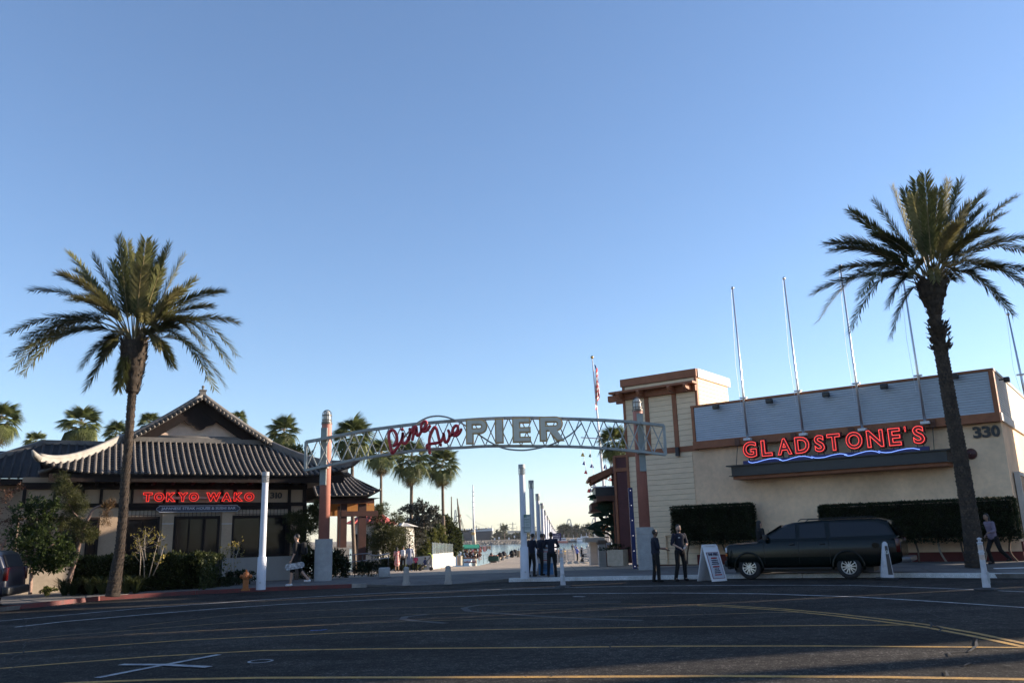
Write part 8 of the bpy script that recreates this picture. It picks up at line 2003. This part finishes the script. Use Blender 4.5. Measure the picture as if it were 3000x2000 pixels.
b = MB(); b.box(((mx0+mx1)/2, 42.765, mz1-.2), ((mx1-mx0)*.7, .01, .18)); b.obj('picture', M('picture_peach', (.45, .25, .16), rough=.8, rgb2=(.3, .25, .2), scale=9, bump=0), t)
px0, px1 = P(1789, 1640, 43).x, P(1803, 1640, 43).x; b = MB(); b.box(((px0+px1)/2, 43, .4), (px1-px0, .8, 1.1)); b.obj('planter', M('planter_cream', (0, 0, 0)), None, 'cream block planter under the bird of paradise plant', 'planter')
# welcome sign beyond the staff
Yw = 62; s0, s1 = P(1620, 1572, Yw), P(1644, 1572, Yw); zt_w, zb_w = P(1632, 1561, Yw)[2], P(1632, 1583, Yw)[2]
t = thing('harbour_sign', 'navy board WELCOME TO RAINBOW HARBOR on the pier behind the staff', 'sign', Vector(((s0.x+s1.x)/2, Yw, gz(3, 62, KERB))))
b = MB(); b.box(((s0.x+s1.x)/2, Yw, (zt_w+zb_w)/2), (s1.x-s0.x, .08, zt_w-zb_w)); b.obj('board', M('sign_navy2', (.02, .025, .11), rough=.5, bump=0), t)
hh = zt_w-zb_w
for tx, zf, hf, wf_ in (('WELCOME TO', .78, .10, .55), ('RAINBOW', .54, .15, .8), ('HARBOR', .30, .15, .7)): flat_text('lettering', tx, mWhiteP, Vector(((s0.x+s1.x)/2, Yw-.05, zb_w+hh*zf)), X_, Z_, h=hh*hf, w=(s1.x-s0.x)*wf_, parent=t, center=True, off=.01)
b = MB(); b.lathe([(.07, 0), (.07, .01)], ((s0.x+s1.x)/2+.1, Yw-.045, zb_w+hh*.13), 12, (X_, Z_, Vector((0, -1, 0)))); b.obj('emblem', mWhiteP, t)
b = MB(); b.bar(((s0.x+s1.x)/2, Yw+.06, gz(3, 62, KERB)), ((s0.x+s1.x)/2, Yw+.06, zt_w), .09, .09); b.obj('post', mPoleG, t)
# ---------------- flag, ensign staff with pennants
Yf_ = 62; fb = P(1790, 1640, Yf_); ft = P(1735, 1050, Yf_)
fb = Vector((ft.x+.55, Yf_, 0)); 
t = thing('ship_mast_flagpole', 'tall white mast with yardarm, flying the limp striped national flag', 'flagpole', fb)
b = MB(True); b.tube([fb, fb+(ft-fb)*.5, ft], [.12, .09, .04], 12); b.obj('mast', mWhiteP, t)
b = MB(True); b.ball(ft+Vector((0, 0, .1)), .13); b.obj('finial', M('brass', (.35, .25, .1), rough=.35, metal=.8, bump=0), t)
ya_ = P(1758, 1285, Yf_); mx_ = fb.x+(ft.x-fb.x)*((ya_.z-fb.z)/(ft.z-fb.z)); yL, yR = P(1702, 1281, Yf_), P(1795, 1289, Yf_); b = MB(True); b.tube([yL, Vector((mx_, Yf_-.2, ya_.z)), yR], .05, 6); b.obj('yardarm', mWhiteP, t)
# flag: hanging folds, striped geometry strips
fl_ = thing('national_flag', 'limp flag with red and white stripes and blue canton hanging on the tall mast', 'flag', P(1739, 1075, Yf_))
mFr = M('flag_red', (.45, .03, .04), rough=.8, bump=0); mFw = M('flag_white', (.6, .58, .58), rough=.8, bump=0); mFb = M('flag_blue', (.02, .03, .11), rough=.8, bump=0)
b = MB(True); NU, NVv = 26, 30; topz, botz = P(1737, 1068, Yf_).z, P(1745, 1205, Yf_).z
def fpt(u, v):
    "u 0 hoist..1 fly, v 0 top..1 bottom: gathered folds"
    z = topz+(botz-topz)*(v*.55+u*.45*(.35+.65*v)); amp = .16*u**.5
    x = fb.x+(ft.x-fb.x)*((z-fb.z)/(ft.z-fb.z))+.1+.22*math.sin(u*3.1+v*1.2)*.9+.05*math.sin(u*14+v*3); y = Yf_-.1+amp*math.sin(u*15+v*2.2)
    return Vector((x, y, z))
for i in range(NU):
    for j in range(NVv):
        u0_, u1_, v0, v1 = i/NU, (i+1)/NU, j/NVv, (j+1)/NVv; b.mat(2 if (u0_ < .4 and v0 < .53) else (0 if int(v0*13) % 2 == 0 else 1))
        b.add([fpt(u0_, v0), fpt(u1_, v0), fpt(u1_, v1), fpt(u0_, v1)], [(0, 1, 2, 3)])
b.obj('cloth', [mFr, mFw, mFb], fl_)
# pennant lines
cols = [M('pennant_'+n_, c, rough=.8, bump=0) for n_, c in (('blue', (.04, .08, .35)), ('red', (.5, .04, .04)), ('green', (.04, .10, .06)), ('yellow', (.5, .36, .06)), ('navy', (.03, .04, .10)))]
def pennants(lab, pts, Y, seq):
    t = thing('pennant_line', lab, 'bunting', P(*pts[0], Y)-Vector((0, 0, .1)), 0, 'strings of signal pennants'); q = [P(x, y, Y) for x, y in pts]
    b = MB(True); b.tube(smooth(q, 4), .015, 4); b.obj('line', mWhiteP, t); S_ = smooth(q, 30); n = len(seq)
    for i, c in enumerate(seq):
        p = S_[int((i+.6)/n*(len(S_)-1))]; s = rr.uniform(.85, 1.15)*.30
        b = MB(); b.add([p, p+Vector((.12*s, 0, -.1*s)), p+Vector((rr.uniform(.1, .6)*s, rr.uniform(-.4, .4)*s, -1.1*s)), p+Vector((-.55*s, .1, -.9*s)), p+Vector((-.25*s, 0, -.2*s))], [(0, 1, 2, 3, 4)]); b.obj('pennant', cols[c], t)
pennants('left string of small pennants hanging from the mast yardarm', [(1706, 1316), (1716, 1370), (1726, 1432), (1741, 1473)], Yf_, [3, 0, 1, 3, 1, 2, 4])
pennants('second string of small pennants just right of the first', [(1728, 1316), (1736, 1370), (1747, 1432), (1752, 1460)], Yf_, [2, 0, 2, 2, 1, 4])
pennants('string of pennants hanging beyond the porch roof', [(1775, 1312), (1774, 1340), (1774, 1372), (1776, 1400), (1772, 1430)], Yf_-6, [3, 0, 1, 0])
pennants('string of pennants against the fan palm above the porch roof', [(1792, 1320), (1791, 1345), (1789, 1375), (1786, 1410), (1782, 1430)], Yf_-6, [3, 0, 1, 1])
pennants('low string of pennants between the mast foot and the ensign staff', [(1729, 1420), (1733, 1450), (1739, 1475)], Yf_, [4, 2, 4])
mb = P(1746, 1560, 58); mt_ = P(1740, 1406, 58); t = thing('navigation_mast', 'slim white navigation mast with radar bar in front of the porch', 'mast', Vector((mb.x, 58, mb.z)))
b = MB(True); b.tube([mb, mt_], [.09, .03], 8); b.obj('mast', mWhiteP, t); b = MB(); p = P(1741, 1426, 58); b.box(p, (.5, .1, .09)); b.box(p+Vector((0, 0, .22)), (.16, .16, .3)); b.obj('radar', mWhiteP, t)
# ---------------- tall tapering beacon and masts over the water
Yb = 180; wz = -3
def vpole(name, lab, cat, pts, radii, Y, mat, n=8, group=None):
    q = [P(x, y, Y) for x, y in pts]; t = thing(name, lab, cat, Vector((q[0].x, Y, q[0].z)), 0, group); b = MB(True); b.tube(q, radii, n); b.obj('pole', mat, t); return t
mBea = M('beacon_cream', (.52, .48, .40), rough=.7, bump=.05)
t = vpole('beacon', 'tall cream beacon with a tapered base rising from the harbour water', 'beacon', [(1389, 1597), (1388, 1550)], [.30, .18], Yb*.6, mBea, 12)
k = Yb*.6; b = MB(True); b.tube([P(1388, 1548, k), P(1386.6, 1500, k), P(1385.5, 1420, k)], [.13, .10, .07], 10); b.obj('upper_mast', mWhiteP, t)
for y in (1492, 1485, 1470, 1452, 1440): b = MB(); p = P(1386, y, k); b.box(p, (.34, .2, .07)); b.obj('mast_band', mWhiteP, t)
b = MB(True); b.ball(P(1386, 1562, k)+Vector((0, -.22, 0)), (.26, .05, .2)); b.obj('lamp_disc', M('disc_ochre', (.5, .33, .12), rough=.6, bump=0), t)
# grounding: base runs down to the sea bed
b = MB(True); p = P(1389, 1597, k); b.tube([Vector((p.x, k, -3.3)), p], [.31, .3], 12); b.obj('footing', mBea, t)
Ys_ = 150
sh = thing('tall_ship', 'sailing ship masts and rigging rising behind the round tree', 'ship', Vector((P(1345, 1560, Ys_).x, Ys_, -3)))
mMast = M('mast_brown', (.14, .10, .07), rough=.8, bump=0)
for pts, r in (([(1323, 1600), (1322.5, 1454)], .22), ([(1352, 1600), (1345, 1515), (1339.5, 1459)], .2), ([(1345, 1508), (1347, 1515)], .45)):
    b = MB(True); b.tube([P(x, y, Ys_) for x, y in pts], [r]*(len(pts)-1)+[r*.4], 8); b.obj('mast', mMast, sh)
for a, c in (((1346, 1512), (1358, 1560)), ((1346, 1512), (1361, 1558)), ((1345, 1500), (1338, 1560)), ((1341, 1470), (1334, 1560)), ((1346, 1512), (1335, 1560)), ((1344, 1495), (1364, 1560)), ((1340, 1462), (1355, 1540))):
    b = MB(); b.bar(P(*a, Ys_), P(*c, Ys_), .05, .05); b.obj('rigging', mMast, sh)
b = MB(); hx0, hx1 = P(1310, 1600, Ys_).x, P(1372, 1600, Ys_).x; b.prism([(hx0, -3.2), (hx1, -3.2), (hx1+1.5, -.9), (hx0-.5, -1.0)], (0, Ys_-1.5, 0), X_, Z_, Vector((0, 1, 0)), 4); b.obj('hull', mWhiteP, sh)
# ocean liner
Yq = 620
ql = thing('ocean_liner', 'black and white bow of an old ocean liner moored at the far shore', 'ship', Vector((P(1400, 1590, Yq).x, Yq, -3)))
mHull = M('hull_black', (.035, .04, .05), rough=.6, var=.15, scale=.2, bump=0)
L0 = [P(x, y, Yq) for x, y in ((1200, 1593), (1437, 1588), (1442, 1554), (1200, 1564))]
L1 = [P(x, y, Yq) for x, y in ((1200, 1564), (1442, 1554), (1442.5, 1546), (1372, 1553), (1362, 1558), (1330, 1557), (1200, 1556))]
b = MB(); b.prism([(p.x, p.z) for p in L0], (0, Yq, 0), X_, Z_, Vector((0, 1, 0)), 24); b.obj('hull', mHull, ql)
b = MB(); b.prism([(p.x, p.z) for p in L1], (0, Yq+.5, 0), X_, Z_, Vector((0, 1, 0)), 22); b.obj('upper_hull', M('hull_white', (.55, .56, .58), rough=.6, bump=0), ql)
for i in range(14): x = 1340+i*7; p = P(x, 1552-i*.3, Yq+6); b = MB(); b.box(p, (1.1, 1.1, 1.6)); b.obj('deck_fitting', mWhiteP if i % 3 else mBlack, ql)
b = MB(True); b.tube([P(1366, 1507, Yq), P(1395, 1530, Yq), P(1441, 1547, Yq)], .12, 4); b.obj('stay', mPoleG, ql)
b = MB(); p0_ = P(1441, 1547, Yq); b.bar(p0_, p0_+Vector((0, 0, 2.6)), .35, .35); b.obj('bow_staff', mWhiteP, ql)
# far shore: trees, bridge, pylons, cranes, moored boats
farleaf = leafmat('far_tree_green', (.10, .105, .05), (.045, .055, .03), scale=.12, tr=.1)
Yt = 600
FT_ = [(1458, 1568, 16, 14), (1474, 1572, 14, 12), (1488, 1580, 14, 8), (1505, 1574, 16, 12), (1525, 1572, 16, 13), (1548, 1575, 20, 12), (1575, 1572, 20, 13), (1600, 1570, 14, 14), (1650, 1562, 14, 14), (1668, 1564, 14, 12), (1685, 1560, 14, 15), (1700, 1563, 13, 12), (1718, 1557, 16, 15), (1738, 1560, 15, 14), (1758, 1560, 16, 14), (1640, 1568, 12, 9), (1200, 1572, 40, 14), (1120, 1575, 60, 12)]
for i, (x, y, rx, ry) in enumerate(FT_):
    Y = Yt+R_.uniform(0, 60); c = P(x, y, Y); kx = Y/2500; base = Vector((c.x, Y, 0)); zb_t = -.5
    t = thing('far_tree', f'hazy green tree on the far shore', 'tree', base, 0, 'trees along the far shore'); t['label'] = 'hazy green round tree in the belt along the far shore'
    q, nr = blob_points([((c.x, Y, c.z-ry*kx*.1), (rx*kx, rx*kx*.6, ry*kx)), ((c.x+rx*kx*.4, Y, c.z+ry*kx*.3), (rx*kx*.5, rx*kx*.4, ry*kx*.5))], 1300); V, Fc = leaves(q-np.array(list(base)), nr+NR.normal(size=q.shape), 1.3, .7); add_mesh('crown', np_mesh('crown', V, Fc, farleaf), t)
    b = MB(True); b.tube([base-Vector((0, 0, 1)), Vector((c.x, Y, c.z))], [.5, .3], 6); b.obj('trunk', mBark, t)
for x, y in ((1477, 1546), (1664, 1548), (1690, 1546), (1642, 1549), (1725, 1544), (1652, 1546)):
    Y = 590; c = P(x, y, Y); t = thing('far_fan_palm', 'small distant palm standing above the far tree belt', 'palm tree', Vector((c.x, Y, 0)), 0, 'distant palms above the far shore'); b = MB(True); b.tube([(c.x, Y, 0), c], [.45, .35], 6); b.obj('trunk', mFanT, t)
    q = NR.normal(size=(160, 3)); q /= np.linalg.norm(q, axis=1, keepdims=True); V, Fc = leaves(np.zeros((160, 3))+np.array(list(c-wl(t))), q, 3.4, .22); add_mesh('crown', np_mesh('crown', V, Fc, farleaf), t)
mBr = M('bridge_concrete', (.42, .39, .34), rough=.9, var=.1, scale=.1, bump=0)
Ybr = 900; t = thing('road_bridge', 'pale concrete road bridge behind the far shore trees', 'bridge', Vector((P(1560, 1562, Ybr).x, Ybr, 0)))
p0_, p1_ = P(1488, 1557, Ybr), P(1660, 1556, Ybr); b = MB(); b.bar(p0_, p1_, 10, 2.2); b.obj('deck', mBr, t); b = MB(); b.bar(P(1489, 1563.5, Ybr-20), P(1560, 1562, Ybr-20), 8, 1.6); b.obj('lower_ramp', mBr, t)
for x in (1490, 1515, 1540, 1565, 1600, 1640): p = P(x, 1560, Ybr); b = MB(); b.box((p.x, Ybr, p.z/2-1), (1.6, 4, p.z+2)); b.obj('pier', mBr, t)
mPyl = M('pylon_grey', (.22, .21, .20), rough=.7, bump=0)
for i, (x, y, s) in enumerate(((1396, 1538, 1), (1467, 1531, 1.1), (1486, 1539, .8), (1502, 1529, 1.1), (1441, 1540, .5), (1461, 1547, .4), (1499, 1543, .4), (1514, 1540, .5), (1525, 1543, .5), (1703, 1537, .7), (1709, 1533, .6), (1714, 1535, .6), (1724, 1534, .6), (1569, 1541, .6), (1448, 1546, .4))):
    Y = 1100; p = P(x, y, Y); t = thing('pylon', 'thin grey power pylon on the skyline beyond the far shore', 'pylon', Vector((p.x, Y, 0)), 0, 'power pylons on the skyline'); b = MB(); b.bar((p.x, Y, 0), p, .9*s, .9*s); b.obj('mast', mPyl, t)
    if s > .55:
        for dz in (2, 7, 12): b = MB(); b.box(p-Vector((0, 0, dz*s)), (9*s-dz*.2, .5, .5)); b.obj('crossarm', mPyl, t)
mCrn = M('crane_grey', (.36, .38, .39), rough=.7, bump=0)
def crane(x, ytop, ybot, w_, lab, Y=1500):
    base = P(x, ybot, Y); t = thing('harbour_crane', lab, 'crane', base, 0, 'container cranes on the skyline')
    def bar(a, c, wd=1.5, nm='girder'): b = MB(); b.bar(P(*a, Y), P(*c, Y), wd, wd); b.obj(nm, mCrn, t)
    h = ybot-ytop; L, Rr = x-w_/2, x+w_/2
    bar((L, ybot), (L, ybot-h*.45), nm='leg'); bar((Rr, ybot), (Rr, ybot-h*.45), nm='leg'); bar((L, ybot-h*.45), (x-w_*.18, ytop)); bar((Rr, ybot-h*.45), (x+w_*.18, ytop)); bar((x-w_*.22, ytop), (x+w_*.22, ytop), 2); bar((L-1, ybot-h*.42), (Rr+1, ybot-h*.42), 2.4); bar((L-2, ybot-h*.5), (Rr+2, ybot-h*.5)); bar((L, ybot-h*.2), (Rr, ybot-h*.2), 1); bar((L, ybot-h*.42), (Rr, ybot-h*.2), .8); bar((x-w_*.4, ybot-h*.6), (x+w_*.4, ybot-h*.6), 1.2); bar((x-w_*.3, ybot-h*.75), (x+w_*.45, ybot-h*.5), .8); bar((x+w_*.3, ybot-h*.75), (x-w_*.45, ybot-h*.5), .8)
crane(1667, 1521, 1556, 17, 'largest container crane, right of the row of light poles'); crane(1741, 1518, 1556, 18, 'container crane half hidden by the bird of paradise plant'); crane(1334, 1494, 1552, 7, 'tall narrow container crane beside the leaning ship mast'); crane(1313, 1508, 1552, 7, 'narrow container crane above the round dark tree')
b = MB(); 
def boat(x0, x1, yw, yd, ycab, lab, hullm, Y=520, ca=.3, cb=.8):
    p = [P(x, y, Y) for x, y in ((x0, yd), (x0+ (x1-x0)*.03, yw), (x1-(x1-x0)*.06, yw), (x1, yd))]; t = thing('moored_boat', lab, 'boat', Vector(((p[0].x+p[3].x)/2, Y, p[1].z)), 0, 'boats moored along the far shore')
    b = MB(); b.prism([(q.x, q.z) for q in p[::-1]], (0, Y, 0), X_, Z_, Vector((0, 1, 0)), 7); b.obj('hull', hullm, t)
    c0_, c1_ = P(x0+(x1-x0)*ca, yd, Y), P(x0+(x1-x0)*cb, ycab, Y); b = MB(); b.box(((c0_.x+c1_.x)/2, Y+3.5, (c0_.z+c1_.z)/2), (c1_.x-c0_.x, 4.5, c1_.z-c0_.z)); b.obj('cabin', mWhiteP, t)
    b = MB(); b.box(((c0_.x+c1_.x)/2, Y+1.2, (c0_.z*.45+c1_.z*.55)), ((c1_.x-c0_.x)*.85, .1, (c1_.z-c0_.z)*.22)); b.obj('window_band', mGlass, t)
    m0 = P(x0+(x1-x0)*.6, ycab, Y+3); b = MB(); b.bar(m0, m0+Vector((0, 0, 2.2)), .2, .2); b.obj('mast', mWhiteP, t)
mHR = M('hull_red', (.45, .10, .07), rough=.6, bump=0)
boat(1633, 1665, 1589, 1584, 1575, 'white boat with red hull band moored left on the far shore', mHR); boat(1666, 1690, 1588, 1583, 1578, 'dark hulled work boat moored on the far shore', mHull, ca=.25, cb=.7); boat(1690, 1712, 1588, 1582, 1574, 'white motor yacht moored on the far shore behind the pier fence', mWhiteP, ca=.1, cb=.9); boat(1700, 1730, 1586, 1578, 1570, 'larger white yacht moored behind the motor yacht', mWhiteP, Y=545, ca=.1, cb=.8)
for i, (x, y) in enumerate(((1449, 1578), (1491, 1577), (1507, 1571), (1462, 1575))):
    p = P(x, y, 555); t = thing('dock_lamp', 'small pale lantern post on the far shore', 'lamp post', Vector((p.x, 555, -.5)), 0, 'pale lantern posts on the far shore'); b = MB(); b.bar((p.x, 555, -.6), p, .3, .3); b.obj('post', mPoleG, t); b = MB(); b.box(p, (.9, .9, 1.3)); b.obj('lantern', mWhiteP, t)
for i in range(7):
    x = 1445+i*19; p = P(x, 1586, 553); t = thing('shore_shed', 'low dark shed or parked vehicle along the far quay', 'shed', Vector((p.x, 553, -.8)), 0, 'low sheds along the far quay'); b = MB(); b.box(p+Vector((0, 0, -.5)), (R_.uniform(2.5, 4.2), 3, R_.uniform(1.6, 2.8))); b.obj('body', [mBlack, mPoleG, mHull][i % 3], t); b = MB(); b.box(p+Vector((0, -1.55, .1)), (1.6, .05, .5)); b.obj('window', mGlass, t)
# white tower block building and lit kiosk beyond the plant
t = thing('harbour_building', 'cream building with pointed gold trim behind the bird of paradise plant', 'building', Vector((P(1750, 1590, 90).x, 90, gz(5, 90, KERB))))
b = MB(); a0, a1 = P(1743, 1575, 90), P(1756, 1548, 90); b.box(((a0.x+a1.x)/2, 90, a1.z/2), (a1.x-a0.x, 1.5, a1.z)); b.obj('wall', mBea, t); b = MB(); b.box(((a0.x+a1.x)/2, 89.2, a1.z-.15), (a1.x-a0.x+.1, .1, .22)); b.obj('trim', M('disc_ochre', (0, 0, 0)), t)
# restaurant terrace buildings behind the left trees (red roofs)
mRedR = M('red_roof', (.30, .055, .045), rough=.7, var=.2, scale=2, bump=.2)
def shed(lab, x0, x1, ytop, yeave, ybot, Y, wallm, roofm, cat='building'):
    a0, a1 = P(x0, yeave, Y), P(x1, yeave, Y); zt_ = P((x0+x1)/2, ytop, Y)[2]; ze_ = (a0.z+a1.z)/2; zb_ = gz(a0.x, Y, KERB)-.3
    t = thing('harbour_restaurant', lab, cat, Vector(((a0.x+a1.x)/2, Y, zb_)), 0, 'restaurants behind the trees'); b = MB(); b.box(((a0.x+a1.x)/2, Y+3, (zb_+ze_)/2), (a1.x-a0.x, 6, ze_-zb_)); b.obj('wall', wallm, t)
    b = MB(); k = (a1.x-a0.x)*.15; vs = [(a0.x-.5, Y-.6, ze_), (a1.x+.5, Y-.6, ze_), (a1.x-k, Y+2.4, zt_), (a0.x+k, Y+2.4, zt_), (a1.x+.5, Y+6.4, ze_), (a0.x-.5, Y+6.4, ze_)]; b.add(vs, [(0, 1, 2, 3), (3, 2, 4, 5), (0, 3, 5), (1, 4, 2)]); r = b.obj('roof', roofm, t)
    n = int((a1.x-a0.x)/.5)
    for i in range(n): f = (i+.5)/n; xa = a0.x+(a1.x-a0.x)*f; xb = a0.x+k+(a1.x-a0.x-2*k)*f; b = MB(); b.bar((xa, Y-.6, ze_+.04), (xb, Y+2.4, zt_+.04), .08, .08); b.obj('roof_seam', roofm, r)
    for i in range(3):
        f = (i+.5)/3; xa = a0.x+(a1.x-a0.x)*f; b = MB(); b.box((xa, Y-.02, zb_+(ze_-zb_)*.6), ((a1.x-a0.x)*.18, .1, (ze_-zb_)*.4)); b.obj('window', mGlass, t)
    return t
shed('white waterside restaurant with red metal roof seen through the pavilion posts', 1032, 1112, 1500, 1533, 1640, 64, mFenceW, mRedR)
shed('pinkish grey waterside building behind the sparse tree', 1190, 1240, 1512, 1532, 1640, 95, M('wall_pinkgrey', (.40, .30, .28), rough=.9, bump=.1), M('slab_grey', (0, 0, 0)))
shed('low white building behind the layered pine', 1120, 1190, 1530, 1542, 1640, 70, mFenceW, mFenceW)
# handrail of the ramp beside the pavilion
hr = thing('handrail', 'double steel handrail on the ramp beside the pavilion', 'handrail', GP(1090, 1672))
Yh_ = 37.5
for y0_, y1_, y2_ in ((1627, 1620, 1626), (1647, 1640, 1638)):
    b = MB(True); b.tube(smooth([P(1012, y0_, Yh_), P(1075, y1_, Yh_), P(1095, y2_, Yh_-.3), P(1140, y2_-5, Yh_-.3)], 4), .022, 6); b.obj('rail', M('rail_steel', (.4, .42, .48), rough=.3, metal=.7, bump=0), hr)
for x in (1014, 1040, 1062, 1090, 1115, 1138): b = MB(True); p = P(x, 1624, Yh_-.1); b.tube([Vector((p.x, p.y, gz(p.x, p.y, KERB))), p], .022, 6); b.obj('baluster', mBlack, hr)
q = P(1126, 1677, 33.5); b = MB(); b.box((q.x, 33.5, gz(q.x, 0, KERB)+.19), (.42, .35, .38)); me_o = b.obj('concrete_block', mConcC, None, 'rough grey concrete block on the plaza beside the dark shrub', 'block'); bevel(me_o.data, .05)
# gangway at left: striped white benches etc. omitted; small tan kerb ramp
# low lawn edge, fallen white strip on the pavement at right
q = GP(2990, 1664); b = MB(); b.box(q+Vector((-.2, 0, .02)), (1.1, .12, .02)); b.obj('white_plank', mWhiteP, None, 'pale strip lying on the pavement at the right edge', 'plank')
# ---------------------------------------------------------------- air
hz = bpy.data.materials.new('haze'); hz.use_nodes = True; n_ = hz.node_tree
n_.nodes.remove(n_.nodes['Principled BSDF']); pv_ = n_.nodes.new('ShaderNodeVolumePrincipled'); pv_.inputs['Color'].default_value = (.92, .94, 1, 1); pv_.inputs['Density'].default_value = .00008
n_.links.new(pv_.outputs[0], n_.nodes['Material Output'].inputs['Volume'])
b = MB(); b.box((0, 1450, 38.0), (2600, 3400, 86)); b.obj('haze', hz, kind='stuff', label='thin pale air over the harbour')
